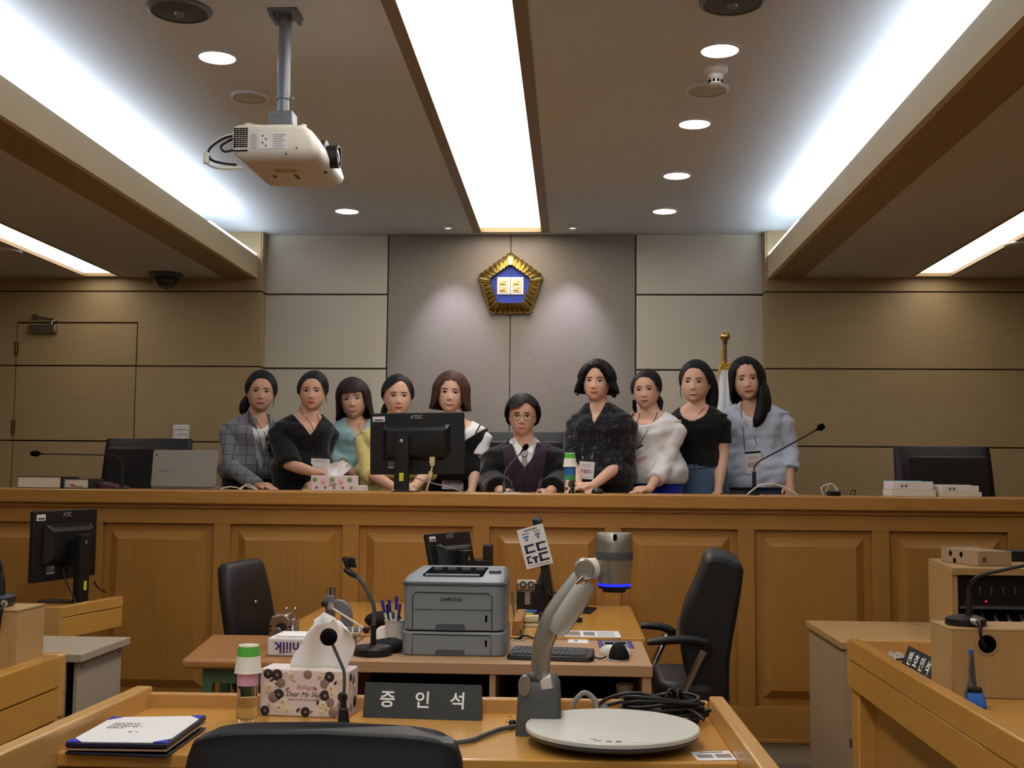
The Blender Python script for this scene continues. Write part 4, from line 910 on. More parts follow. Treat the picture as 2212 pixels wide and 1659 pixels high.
# ---- black chair in the foreground
t = thing('office_chair', 'black leather chair back cut off by the bottom of the picture', 'chair', (-.42, 1.85, 0), 'black office chairs')
cw = .484/2; rows = []
for i in range(15):
    u = i/14; z = .46+u*(.902-.46); s = 1.0 if u < .85 else math.sqrt(max(.02, 1-((u-.85)/.15)**2*.12))
    q = []
    for k in range(36):
        a = 2*math.pi*k/36; ca, sa = math.cos(a), math.sin(a); x = cw*(.92+.08*u)*math.copysign(abs(ca)**.3, ca)*s
        zz_ = z-(.012*abs(x/cw)**2+.028*abs(x/cw)**9)*(u**6)
        th = .045*(1 if u < .93 else .75)
        q.append(V((-.423+x, 2.06-.10*(1-u)*0+.05*math.copysign(abs(sa)**.55, sa)*(1 if u < .9 else .8)-.03*(1-u), zz_)))
    rows.append(q)
MB().loft(rows).build('backrest', 'black_leather', t, smooth=60, bevel=.006)
MB().tube([(-.61, 2.005, .50), (-.617, 2.005, .70), (-.615, 2.003, .795), (-.595, 2.0, .815), (-.5, 1.998, .828), (-.35, 1.998, .830), (-.25, 2.0, .822), (-.23, 2.003, .80), (-.232, 2.005, .6)], .0022, 6, 6).build('seam', 'black_soft', t)
MB().rbox((-.66, 1.72, .40), (-.18, 2.20, .49), .08, 'Z').build('seat', 'black_leather', t, bevel=.025, seg=3)
for s in (-1, 1): MB().tube([(-.42+s*.2, 2.0, .45), (-.42+s*.27, 2.0, .52), (-.42+s*.28, 2.05, .62), (-.42+s*.28, 2.25, .63)], .018, 10, 4).build('armrest', 'black_plastic', t)
MB().cyl((-.42, 1.95, .07), (-.42, 1.95, .42), .028, n=16).build('gas_lift', 'steel', t)
for k in range(5):
    an = 2*math.pi*k/5+.3; e = V((-.42+.29*math.cos(an), 1.95+.29*math.sin(an), .065)); MB().tube([(-.42, 1.95, .10), e], [.026, .016], 8).build('base_leg', 'black_plastic', t); MB().ball(e+V((0, 0, -.035)), .029, 12, 8).build('castor', 'black_plastic', t)
# ================================================================== clerks' tables in the middle
def tbl_leg(parent, x, y, m_, s=.035, h=.69): MB().box((x-s/2, y-s/2, 0), (x+s/2, y+s/2, h)).build('leg', m_, parent, bevel=.003)
t = thing('side_table', 'brown topped table with green metal legs left of the printer desk', 'table', (-1.05, 4.28, 0))
MB().prism([(-1.30, 3.935, .688), (-.80, 3.935, .688), (-.80, 4.56, .688), (-1.39, 4.56, .688)], (0, 0, .032)).build('tabletop', 'table_wood', t, bevel=.012, seg=4)
for x, y in ((-1.225, 4.0), (-.84, 4.0), (-1.32, 4.52), (-.84, 4.52)): tbl_leg(t, x, y, 'green_metal')
MB().box((-1.225, 3.985, .635), (-.84, 4.015, .688)).build('apron', 'green_metal', t)
MB().prism([(-1.24, 4.0, .635), (-1.21, 4.0, .635), (-1.305, 4.52, .635), (-1.335, 4.52, .635)], (0, 0, .053)).build('apron', 'green_metal', t)
MB().box((-1.33, 4.505, .635), (-.84, 4.535, .688)).build('apron', 'green_metal', t)
t = thing('printer_desk', 'pale laminate desk with open dark shelf carrying the printer', 'desk', (-.26, 4.25, 0))
MB().box((-.79, 3.962, .682), (.266, 4.555, .72)).build('desktop', 'laminate', t, bevel=.003)
MB().box((.232, 3.97, 0), (.262, 4.55, .682)).build('side_panel', 'laminate', t)
MB().box((-.785, 3.97, 0), (-.755, 4.55, .682)).build('side_panel', 'laminate', t)
MB().box((-.272, 3.97, 0), (-.252, 4.5, .682)).build('divider', 'laminate', t)
MB().box((-.755, 4.5, 0), (.232, 4.52, .682)).build('back_panel', 'black_soft', t)
MB().box((-.755, 3.99, .10), (-.272, 4.5, .12)).build('shelf', 'black_soft', t)
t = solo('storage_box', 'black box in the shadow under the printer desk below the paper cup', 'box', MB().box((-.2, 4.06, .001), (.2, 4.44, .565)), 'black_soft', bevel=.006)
t = cup((.183, 4.15, .566), .86, 'white paper cup standing under the printer desk', up=True)
t = thing('clerk_desk', 'orange wood clerk desk pushed against the judges bench', 'desk', (-.43, 5.15, 0))
MB().box((-1.15, 4.565, .695), (.279, 5.725, .73)).build('desktop', 'desk_wood', t, bevel=.004)
MB().box((.24, 4.585, 0), (.27, 5.70, .695)).build('side_panel', 'desk_wood', t)
MB().box((-.80, 4.585, 0), (-.77, 5.70, .695)).build('side_panel', 'desk_wood', t)
MB().box((-.77, 4.6, .2), (.24, 4.62, .695)).build('modesty_panel', 'desk_wood', t)
T1, T2 = .7205, .7305
# printer in two tiers
px, py = -.587, 4.10
t = thing('printer', 'grey laser printer with a second paper tray on the laminate desk', 'printer', (px+.178, py+.19, T1))
pw, pd = .358, .36
MB().rbox((px, py, T1), (px+pw, py+pd, .802), .03, 'Z').build('lower_tray', 'printer_grey', t, bevel=.006)
MB().rbox((px+.004, py+.002, .806), (px+pw-.004, py+pd, .962), .03, 'Z').build('body', 'printer_grey', t, bevel=.005)
MB().box((px+.02, py+.01, .800), (px+pw-.02, py+pd-.02, .808)).build('tray_gap', 'slot', t)
rows = []
for zz_, i0, yb in ((.962, .0, 0), (.972, -.001, 0), (.985, .006, .03), (1.003, .03, .16)):
    x0, x1, y0, y1 = px+.003+i0, px+pw-.003-i0*.5, py+.001+yb, py+pd-.01
    r_ = .03; q = []
    for cx, cy, a0 in ((x1-r_, y1-r_, 0), (x0+r_, y1-r_, 90), (x0+r_, y0+r_, 180), (x1-r_, y0+r_, 270)):
        for k in range(5): q.append(V((cx+r_*math.cos(R(a0+22.5*k)), cy+r_*math.sin(R(a0+22.5*k)), zz_)))
    rows.append(q)
cv = MB().loft(rows).build('top_cover', 'printer_grey', t, smooth=50)
MB().rbox((px-.001, py-.001, .960), (px+pw+.001, py+pd*.9, .9665), .03, 'Z').build('cover_rim', 'printer_dark', t)
ot = [V((px+.065, py+.045, .9905)), V((px+.275, py+.045, .9905)), V((px+.285, py+.20, 1.0065)), V((px+.08, py+.20, 1.0065))]
otm = MB().prism(ot, (0, 0, .0025)).build('output_tray', 'slot', t)
for k in range(4): MB().cbox((px+.11+.05*k, py+.14, 1.006), (.03, .02, .008)).build('output_roller', 'printer_dark', otm)
MB().tube([ot[0]+V((.01, 0, .002)), ot[1]+V((-.01, 0, .002))], .004, 8).build('output_lip', 'printer_grey', otm)
MB().rbox((px+.293, py+.10, .995), (px+.335, py+.15, 1.0035), .012, 'Z').build('control_pad', 'printer_dark', t)
MB().cbox((px+.314, py+.12, 1.004), (.011, .008, .002)).build('power_button', 'white_plastic', t)
MB().tube([(px+.038, py-.0005, .81), (px+.038, py-.0005, .925), (px+.048, py-.0005, .936), (px+.30, py-.0005, .934), (px+.312, py-.0005, .922), (px+.312, py-.0005, .81)], .0012, 6).build('front_seam', 'slot', t)
MB().box((px+.038, py-.0008, .877), (px+.312, py, .8785)).build('front_seam', 'slot', t)
MB().tube([(px+.038, py-.0008, .722), (px+.038, py-.0008, .793), (px+.31, py-.0008, .791), (px+.31, py-.0008, .722)], .0012, 6).build('front_seam', 'slot', t)
for zb, zt_ in ((.808, .829), (.7215, .742)):
    MB().prism([(px+.118, py-.001, zb), (px+.22, py-.001, zb), (px+.22, py-.001, zt_-.006), (px+.212, py-.001, zt_), (px+.126, py-.001, zt_), (px+.118, py-.001, zt_-.006)], (0, .004, 0)).build('handle_recess', 'printer_dark', t)
for z_ in (.849, .765): MB().rbox((px+.289, py-.0015, z_-.011), (px+.296, py+.002, z_+.011), .003, 'Y').build('level_window', 'slot', t)
text('SAMSUNG', .0165, 'doc_grey', t, basis((px+.172, py-.0005, .913), (1, 0, 0), (0, -1, 0)), bold=.0005, sx=1.0)
# monitors behind the printer
m1 = at(975, 1195, 5.15)
t, _ = monitor('computer_monitor', 'black monitor leaning back behind the printer', frame((m1.x+.012, 5.15, .972), 66, -12, 0), .37, .25, 'monitors seen from behind', 0, V((m1.x, 5.2, T2)), 0)
t = thing('document_tray', 'black upright tray standing right of the monitor behind the printer', 'tray', (at(1035, 1200, 5.3).x, 5.45, T2))
x0, x1 = at(1008, 1200, 5.45).x, at(1062, 1200, 5.45).x; zt_ = at(1050, 1178, 5.45).z; zm = at(1030, 1210, 5.45).z
MB().box((x0, 5.45, T2), (x1, 5.58, zm)).build('tray_body', 'black_plastic', t, bevel=.003)
MB().box((x1-.04, 5.45, zm), (x1, 5.58, zt_)).build('tray_wall', 'black_plastic', t, bevel=.003)
# edge-on monitor with a printout taped to it
EY = 5.0; e0, e1 = at(1160, 1117, EY), at(1190, 1290, EY)
t = thing('computer_monitor', 'slim black monitor seen edge-on with a printout taped to it', 'monitor', (e1.x-.05, EY, T2), 'monitors seen from behind')
EF = frame((e0.x-.015, EY, e0.z), 74, 0, 0) @ Matrix.Rotation(R(9), 4, 'Y') if False else None
lean = (e1-e0)
pr = [e0+V((-.018, -.10, -.003)), e0+V((.018, -.10, -.012)), e1+V((.012, -.10, .008)), e1+V((-.022, -.10, 0.02))]
MB().prism(pr, (-.004, .36, 0)).build('housing', 'mon_back', t, bevel=.004)
sx_ = at(1168, 1290, EY+.05)
MB().rbox((sx_.x-.024, EY+.0, T2+.01), (sx_.x+.018, EY+.06, at(1168, 1262, EY).z), .006, 'Z').build('stand_column', 'mon_back', t)
MB().tube([(sx_.x, EY+.03, at(1168, 1270, EY).z), at(1178, 1235, EY+.06)], .02, 10).build('stand_arm', 'mon_back', t)
MB().rbox((sx_.x-.08, EY-.06, T2), (sx_.x+.08, EY+.14, T2+.012), .03, 'Z').build('stand_foot', 'mon_back', t)
PYp = EY-.115
pq = [at(1116, 1146, PYp), at(1172, 1130, PYp), at(1195, 1216, PYp), at(1138, 1230, PYp)]
t = thing('taped_printout', 'white printout with dark box drawings taped on the edge-on monitor', 'paper', (pq[3]+pq[2])/2)
MB().prism(pq, (0, .0015, 0)).build('sheet', 'white_paper', t)
def pin(u, v): return pq[0]*(1-u)*(1-v)+pq[1]*u*(1-v)+pq[2]*u*v+pq[3]*(1-u)*v
def prt(u0, v0, u1, v1, m_): MB().prism([pin(u0, v0)+V((0, -.0012, 0)), pin(u1, v0)+V((0, -.0012, 0)), pin(u1, v1)+V((0, -.0012, 0)), pin(u0, v1)+V((0, -.0012, 0))], (0, .001, 0)).build('print', m_, t)
prt(.25, .05, .75, .085, 'ink_grey')
for u in (.12, .56):
    prt(u+.03, .13, u+.3, .15, 'ink_grey'); prt(u+.05, .2, u+.25, .24, 'label_blue'); prt(u+.1, .26, u+.2, .32, 'ink_grey')
    for v in (.42, .68):
        if u < .5 and v > .6:
            prt(.1, .7, .28, .74, 'ink_navy'); prt(.1, .7, .17, .88, 'ink_navy'); prt(.1, .84, .28, .88, 'ink_navy'); prt(.3, .74, .52, .79, 'ink_navy'); prt(.36, .79, .46, .9, 'ink_navy'); continue
        prt(u, v, u+.36, v+.05, 'ink_navy'); prt(u, v, u+.1, v+.21, 'ink_navy'); prt(u, v+.165, u+.36, v+.21, 'ink_navy')
prt(.1, .94, .9, .955, 'ink_grey')
# things on the clerk desk right of the printer
pc = on(1140, 1318, T2)
t = thing('pen_holder', 'black mesh pen holder packed with scissors and clips', 'pen holder', (pc.x, pc.y, T2))
MB().box((pc.x-.05, pc.y-.035, T2), (pc.x+.04, pc.y+.035, T2+.09)).build('holder', 'black_plastic', t, bevel=.004)
for k in range(5):
    cxx = pc.x-.04+.018*k; MB().tube([(cxx+.012*math.cos(a*.785), pc.y-.01+.006*(k % 2), T2+.105+.014*math.sin(a*.785)+.01*(k % 2)) for a in range(9)], .003, 6).build('scissor_loop', 'black_plastic' if k % 2 else 'doc_grey', t)
MB().box((pc.x-.012, pc.y-.042, T2+.03), (pc.x+.012, pc.y-.034, T2+.085)).build('marker', 'silver', t)
MB().box((pc.x-.048, pc.y+.0, T2+.11), (pc.x+.035, pc.y+.03, T2+.135)).build('ruler_bundle', 'paper_cream', t)
mc = on(1180, 1312, T2)
t = thing('mug', 'black mug with a round handle beside the pen holder', 'mug', (mc.x, mc.y, T2)); MB().lathe([(.032, 0), (.034, .003), (.034, .085), (.031, .085), (.03, .01)], (mc.x, mc.y, T2), 24).build('mug_body', 'black_gloss', t)
MB().tube([(mc.x+.03, mc.y, T2+.02), (mc.x+.055, mc.y, T2+.03), (mc.x+.06, mc.y, T2+.055), (mc.x+.033, mc.y, T2+.072)], .005, 8, 4).build('handle', 'black_gloss', t)
oc = on(1132, 1352, T2)
t = thing('desk_organizer', 'cream stapler tray with colourful note pads before the pen holder', 'tray', (oc.x, oc.y, T2))
MB().box((oc.x-.045, oc.y-.03, T2), (oc.x+.10, oc.y+.07, T2+.012)).build('tray', 'beige', t, bevel=.002)
MB().prism([(oc.x-.04, oc.y-.02, T2+.013), (oc.x+.06, oc.y-.02, T2+.022), (oc.x+.06, oc.y-.02, T2+.045), (oc.x-.01, oc.y-.02, T2+.04), (oc.x-.04, oc.y-.02, T2+.025)], (0, .04, 0)).build('stapler', 'beige', t, bevel=.004)
MB().box((oc.x-.03, oc.y+.03, T2+.013), (oc.x+.03, oc.y+.06, T2+.05)).build('yellow_pad', 'yellow_note', t); MB().box((oc.x+.0, oc.y+.035, T2+.05), (oc.x+.05, oc.y+.065, T2+.058)).build('blue_pad', 'label_blue', t); MB().box((oc.x+.062, oc.y+.0, T2+.013), (oc.x+.085, oc.y+.06, T2+.05)).build('maroon_pad', 'maroon', t)
wc = on(1110, 1395, T1)
t = solo('wooden_ledge', 'small sloping wooden upstand between printer and note pads', 'upstand', MB().prism([(wc.x-.02, 4.60, T2), (wc.x+.012, 4.60, T2), (wc.x+.018, 5.0, T2), (wc.x-.02, 5.0, T2)], (0.005, 0, .055)), 'table_wood', bevel=.003)
lc = on(1232, 1340, T2)
t = thing('laptop_riser', 'grey wedge stand lying on the clerk desk behind the silver arm', 'stand', (lc.x, lc.y, T2)); MB().prism([(lc.x-.06, lc.y-.07, T2), (lc.x+.05, lc.y-.07, T2), (lc.x+.05, lc.y-.07, T2+.018), (lc.x-.06, lc.y-.07, T2+.03)], (-.01, .22, .0)).build('wedge', 'black_plastic', t); MB().prism([(lc.x-.062, lc.y-.07, T2+.031), (lc.x+.052, lc.y-.07, T2+.019), (lc.x+.03, lc.y+.15, T2+.021), (lc.x-.07, lc.y+.15, T2+.031)], (0, 0, .003)).build('plate', 'silver_pale', t)
rc = on(1262, 1318, T2)
t = thing('computer_mouse', 'dark red computer mouse on its small black pad', 'mouse', (rc.x, rc.y, T2+.004)); MB().ball((rc.x-.015, rc.y+.02, T2+.02), (.03, .05, .02), 20, 12).build('mouse_body', 'black_plastic', t); MB().ball((rc.x-.015, rc.y+.03, T2+.028), (.024, .04, .016), 20, 12).build('mouse_top', 'red', t)
solo('mouse_pad', 'small black pad under the dark red mouse', 'mouse pad', MB().prism([on(1245, 1322, T2), on(1275, 1327, T2), on(1290, 1314, T2), on(1258, 1310, T2)], (0, 0, .003)), 'black_soft')
def sheet(name, lab, P, z, m_='white_paper', prints=(), cat='paper', th=.001):
    q = [on(x, y, z) for x, y in P]; c = sum(q, V())/len(q)
    t = thing(name, lab, cat, (c.x, c.y, z)); MB().prism(q, (0, 0, th)).build('sheet', m_, t)
    for u0, v0, u1, v1, mm in prints:
        f = lambda u, v: q[0]*(1-u)*(1-v)+q[1]*u*(1-v)+q[2]*u*v+q[3]*(1-u)*v+V((0, 0, th))
        MB().prism([f(u0, v0), f(u1, v0), f(u1, v1), f(u0, v1)], (0, 0, .0004)).build('print', mm, t)
    return t
sheet('printed_sheet', 'long white printed sheet with a dark photo on the clerk desk edge', [(1195, 1362), (1336, 1364), (1342, 1378), (1198, 1374)], T2, prints=[(.12, .15, .4, .85, 'flower_taupe'), (.45, .2, .62, .8, 'ink_grey')]+[(.66, .2+.2*k, .92, .26+.2*k, 'ink_grey') for k in range(4)])
sheet('label_card', 'small white card behind the keyboard on the laminate desk', [(1228, 1381), (1270, 1382), (1271, 1390), (1226, 1389)], T1, prints=[(.32, .2, .48, .6, 'ink_grey')], cat='card')
sheet('mouse_mat', 'small purple bordered printed mat behind the black mouse', [(1290, 1384), (1364, 1386), (1371, 1401), (1294, 1399)], T1, 'purple', [(.14, .1, .86, .85, 'ink_grey'), (.2, .3, .45, .55, 'silver_pale'), (.55, .2, .8, .5, 'silver_pale')], cat='mat', th=.002)
gc = on(1120, 1383, T1)
t = thing('cable_grommet', 'silver cable grommet in the laminate desk right of the printer', 'grommet', (gc.x, gc.y, T1)); MB().lathe([(.028, 0), (.028, .003), (.022, .004)], (gc.x, gc.y, T1), 24).build('ring', 'silver_pale', t); MB().lathe([(.018, .003), (.017, .0045)], (gc.x-.004, gc.y, T1), 20).build('hole', 'slot', t)
cable_thing('black_cable', 'black cable dropping from the desk edge to the grommet right of the printer', [[V((gc.x, gc.y, T1+.006)), V((gc.x+.01, gc.y+.05, T1+.02)), V((gc.x-.02, gc.y+.16, T2+.03)), V((gc.x-.04, gc.y+.35, T2+.10)), V((gc.x-.045, gc.y+.4, T2+.13))], [V((gc.x, gc.y, T1+.006)), V((gc.x+.03, gc.y-.02, T1+.02)), V((gc.x+.09, gc.y-.1, T1+.008)), V((gc.x+.11, gc.y-.13, T1+.006))]], 'black_plastic', .004)
# keyboard
k0, k1 = on(1092, 1425, T1), on(1281, 1431, T1)
KF = frame(k0, math.degrees(math.atan2(k1.y-k0.y, k1.x-k0.x))); kw = (k1-k0).length; kd = .15
t = thing('keyboard', 'black keyboard lying on the laminate desk behind the silver arm', 'keyboard', (k0+k1)/2+V((0, kd/2, 0)))
MB(KF).loft([[V(p) for p in ((.012, 0, 0), (kw-.012, 0, 0), (kw, .02, 0), (kw-.004, kd, 0), (.004, kd, 0), (0, .02, 0))], [V(p) for p in ((.014, .004, .016), (kw-.014, .004, .016), (kw-.004, .024, .017), (kw-.008, kd-.004, .026), (.008, kd-.004, .026), (.004, .024, .017))]]).build('case', 'black_plastic', t, bevel=.003)
for r_ in range(5):
    n = 14
    for j in range(n):
        MB(KF).cbox((.028+j*(kw-.05)/n+.004*(r_ % 2), .026+.022*r_, .0205+.0019*r_), (.0155, .016, .006)).build('key', 'keys_grey', t)
for j in range(9): MB(KF).cbox((.03+j*.026, kd-.012, .028), (.012, .006, .004)).build('media_key', 'silver_pale', t)
m0 = on(1336, 1428, T1)
t = thing('computer_mouse', 'black computer mouse standing at the right end of the keyboard', 'mouse', (m0.x, m0.y+.03, T1))
mf = frame((m0.x, m0.y+.04, T1), 12)
MB(mf).loft([[V((.037*s*math.cos(a)*(1 if math.sin(a) < 0 else .8), .05*s*math.sin(a)-.02*zq, zq)) for a in [2*math.pi*k/24 for k in range(24)]] for s, zq in ((1.0, .003), (1.02, .010), (.92, .025), (.7, .042), (.38, .054), (.1, .058))]).build('mouse_body', 'black_soft', t, smooth=60)
MB(mf).lathe([(.039, 0), (.040, .002), (.038, .004)], n=28, xf=Matrix.Diagonal((1, 1.3, 1, 1))).build('mouse_base', 'silver_pale', t)
t2 = thing('computer_mouse', 'white computer mouse lying just behind the black mouse', 'mouse', (m0.x+.0, m0.y+.135, T1))
mf = frame((m0.x-.005, m0.y+.135, T1), 70)
MB(mf).loft([[V((.032*s*math.cos(a), .058*s*math.sin(a), zq)) for a in [2*math.pi*k/24 for k in range(24)]] for s, zq in ((.95, .0), (1.02, .010), (.9, .024), (.6, .032), (.1, .035))]).build('mouse_body', 'white_plastic', t2, smooth=60)
cable_thing('black_cable', 'short black cable between keyboard and black mouse', [[KF @ V((kw-.002, .06, .010)), KF @ V((kw+.02, .05, .006)), V((m0.x-.04, m0.y+.04, T1+.008))]], 'black_plastic', .003)
# things left of the printer
q0, q1, q2 = on(577, 1418, T1), on(690, 1418, T1), on(775, 1398, T1)
MFm = frame(V((-1.034, 4.03, T1)), 0); 
t = thing('milk_carton', 'low white milk carton lying upside down on the brown table', 'carton', (-.91, 4.11, T1))
mh_ = at(600, 1378, 4.03).z-T1
MB().prism([(-1.036, 4.03, T1), (-.80, 4.03, T1), (-.76, 4.10, T1), (-.76, 4.22, T1), (-1.03, 4.22, T1)], (0, 0, mh_)).build('carton', 'white_paper', t, bevel=.006)
tx = basis((-.93, 4.0288, T1+mh_*.52), (-1, 0, 0), (0, -1, 0)); 
text('miilk', .052, 'purple', t, basis((at(625, 1400, 4.03).x, 4.0292, T1+mh_*.50), (-1, 0, 0), (0, -1, 0)), bold=.0012, depth=.0005)
MB().tube([V((-.785, 4.0555, T1+.05)), V((-.778, 4.0665, T1+.022))], .004, 6).tube([V((-.785, 4.0555, T1+.05)), V((-.79, 4.0475, T1+.022))], .004, 6).build('purple_mark', 'purple', t)
MB().prism([(-1.01, 4.04, T1+mh_), (-.90, 4.04, T1+mh_), (-.90, 4.14, T1+mh_), (-1.0, 4.14, T1+mh_)], (0, 0, .006)).build('open_flap', 'tissue', t)
MT1 = T1+mh_+.0005
NX = frame((at(585, 1340, 4.26).x, 4.235, T1), 0)
nz0 = T1; nzt = at(615, 1325, 4.26).z-nz0; nw = at(640, 1340, 4.26).x-at(586, 1340, 4.26).x
t = thing('numbering_machine', 'chrome page stamping machine standing behind the milk carton', 'stamp', NX @ V((nw/2, .04, 0)))
MB(NX).prism([(0, 0, .0), (nw*.85, 0, .0), (nw*.85, 0, nzt*.80), (nw*.7, 0, nzt*.98), (nw*.45, 0, nzt), (nw*.1, 0, nzt*.93), (0, 0, nzt*.8)], (0, .09, 0)).build('housing', 'copper', t, bevel=.006, smooth=40)
MB(NX).rbox((nw*.18, -.02, .004), (nw*.56, .0, nzt*.62), .018, 'Y').build('lever', 'chrome', t, bevel=.002)
MB(NX).lathe([(.020, 0), (.020, .012)], n=22, xf=Matrix.Translation((nw*.5, 0, nzt*.58)) @ Matrix.Rotation(R(90), 4, 'X')).build('wheel', 'black_plastic', t)
for x_ in (.05, .88):
    for z_ in (.5, .62): MB(NX).cyl((nw*x_*.9+.002, -.002, nzt*z_), (nw*x_*.9+.002, .002, nzt*z_), .0035, n=8).build('rivet', 'slot', t)
MB(NX).box((nw*.86, .005, .01), (nw, .085, nzt*.85)).build('side_plate', 'chrome', t, bevel=.003)
for x_ in (.55, .9): MB(NX).cyl((nw*x_, .05, nzt*.8), (nw*x_, .05, nzt*1.12), .0045, n=10).ball((nw*x_, .05, nzt*1.12), .006, 10, 8).build('pin', 'chrome', t)
# grey hand press
hx0 = at(703, 1340, 4.64)
t = thing('hand_press', 'grey cast hand press with chrome ram and long lever', 'press', (at(740, 1360, 4.64).x, 4.64, T2))
HYp = 4.64
def hp_(x, y): return at(x, y, HYp)
MB().box(hp_(702, 1360)+V((0, -.04, 0)), V((hp_(782, 1360).x, HYp+.06, T2))).build('base', 'grey_metal', t, bevel=.004)
MB().box(V((hp_(705, 1300).x, HYp-.02, T2+.005)), V((hp_(723, 1300).x, HYp+.02, hp_(715, 1286).z))).build('column', 'grey_metal', t, bevel=.003)
arch = [(720, 1300), (728, 1294), (742, 1297), (755, 1308), (760, 1325), (761, 1345), (762, 1362), (738, 1362), (738, 1340), (737, 1326), (731, 1320), (722, 1319)]
MB().prism([hp_(x, y)+V((0, -.018, 0)) for x, y in arch], (0, .036, 0)).build('frame_arch', 'grey_metal', t, bevel=.003)
for x_ in (-.006, .012): MB().cyl(V((hp_(713, 1280).x+x_, HYp, hp_(713, 1290).z)), V((hp_(713, 1280).x+x_, HYp, hp_(713, 1268).z)), .009, n=16).build('ram', 'chrome', t)
MB().ball(hp_(706, 1302)+V((0, -.04, 0)), .014, 16, 10).build('lever_knob', 'black_plastic', t)
MB().cyl(hp_(720, 1306)+V((0, -.055, 0)), hp_(720, 1306)+V((0, -.01, 0)), .014, n=18).build('lever_hub', 'chrome', t)
MB().tube([hp_(722, 1310)+V((0, -.05, 0)), hp_(790, 1353)+V((0, -.05, 0))], .0042, 10).build('lever_rod', 'white_plastic', t)
MB().ball(hp_(796, 1357)+V((0, -.05, 0)), .0135, 16, 10).build('rod_ball', 'black_plastic', t)
# calculator on the carton's end
cl = at(757, 1366, 4.17)
t = thing('calculator', 'grey desk calculator lying on the milk carton', 'calculator', (-.79, 4.16, MT1))
CF_ = frame((-.79, 4.16, MT1), 10, 6)
MB(CF_).rbox((-.05, -.04, 0), (.05, .05, .014), .01, 'Z').build('case', 'cream', t, bevel=.003)
for i in range(4):
    for j in range(4): MB(CF_).cbox((-.035+.023*i, -.028+.018*j, .0155), (.017, .012, .004)).build('key', 'keys_grey', t)
# clip stand without microphone
SY = 4.10; s0 = at(806, 1400, SY)
t = thing('microphone_stand', 'black gooseneck stand with empty microphone clip beside the printer', 'microphone stand', (s0.x, SY, T1))
MB().lathe([(.066, 0), (.067, .004), (.067, .022), (.06, .03), (.02, .034)], (s0.x, SY, T1), 40).build('base', 'black_plastic', t, smooth=40)
MB().cyl((s0.x, SY, T1+.03), V((s0.x, SY, at(808, 1351, SY).z)), .0095, n=14).build('lower_tube', 'black_plastic', t)
MB().tube([V((s0.x, SY, at(808, 1352, SY).z)), at(809, 1330, SY), at(806, 1305, SY), at(795, 1280, SY), at(781, 1256, SY), at(768, 1243, SY)], .0075, 10, 6).build('gooseneck', 'doc_grey', t, smooth=60)
MB().tube([at(770, 1245, SY), at(760, 1240, SY), at(752, 1234, SY), at(744, 1229, SY)], [.009, .012, .011, .008], 14).build('swivel', 'black_plastic', t)
g0, g1 = at(753, 1228, SY), at(743, 1203, SY)
MB().tube([g0, at(749, 1216, SY), g1], [.008, .011, .008], 12).build('clip_stem', 'black_plastic', t)
rows = []
for i in range(7):
    u = i/6; c0 = at(762, 1226, SY)*(1-u)+at(757, 1204, SY)*u; rows.append([c0+V((.013*math.cos(R(200+280*k/10-60)), -.013*math.sin(R(200+280*k/10-60)), 0)) for k in range(11)])
MB().grid(rows).build('clip_jaw', 'black_plastic', t, solid=.003)
# black pouch, headset and pen cup
pc = on(845, 1398, T1)
solo('black_pouch', 'flat black pouch lying between the clip stand and the printer', 'pouch', MB(frame((-.655, 4.20, T1), 15)).loft([[V((.062*s*math.copysign(abs(math.cos(a))**.6, math.cos(a)), .08*s*math.copysign(abs(math.sin(a))**.6, math.sin(a)), z_+.006*math.cos(a))) for a in [2*math.pi*k/24 for k in range(24)]] for s, z_ in ((.95, .007), (1.0, .014), (.92, .028), (.6, .037), (.1, .040))]), 'black_soft', smooth=60)
hc_ = on(815, 1375, T1)
t = thing('black_headset', 'black headset with a white band behind the clip stand', 'headset', (-.70, 4.46, T1))
MB().ball((-.70, 4.44, T1+.028), (.045, .05, .028), 22, 12).build('ear_pad', 'black_soft', t, smooth=60); MB().lathe([(.036, 0), (.038, .006), (.03, .012)], n=24, xf=frame((-.69, 4.40, T1+.026), 20, 60)).build('white_band', 'white_plastic', t)
t = solo('black_case', 'rounded black case on the clerk desk behind the pens', 'case', MB().ball((at(828, 1330, 4.75).x, 4.75, T2+.032), (.075, .08, .034), 24, 14), 'black_soft', smooth=60)
uc = at(852, 1378, 4.36)
t = thing('pen_cup', 'pale cup of pens squeezed beside the printer', 'pen cup', (uc.x, 4.36, T1))
MB().lathe([(.030, 0), (.031, .002), (.036, .085), (.039, .088), (.035, .088), (.032, .01)], (uc.x, 4.36, T1), 26).build('cup', 'white_plastic', t)
for k, (dx, dy, l, m_, tip) in enumerate(((-.022, .0, .155, 'white_paper', 'blue_corner'), (-.008, -.01, .16, 'white_paper', 'blue_corner'), (.004, .008, .17, 'white_paper', 'blue_corner'), (.012, -.006, .145, 'ink_navy', 'purple'), (-.014, .012, .14, 'ink_black', 'ink_black'))):
    a = V((uc.x+dx*.4, 4.36+dy, T1+.01)); b = V((uc.x+dx*2.0-.004, 4.36+dy*1.5, T1+l))
    pn = MB().cyl(a, b, .0048, n=10).build('pen', m_, t); MB().cyl(b+(a-b)*.28, b+(b-a)*.02, .0056, n=10).build('pen_cap', tip, pn)
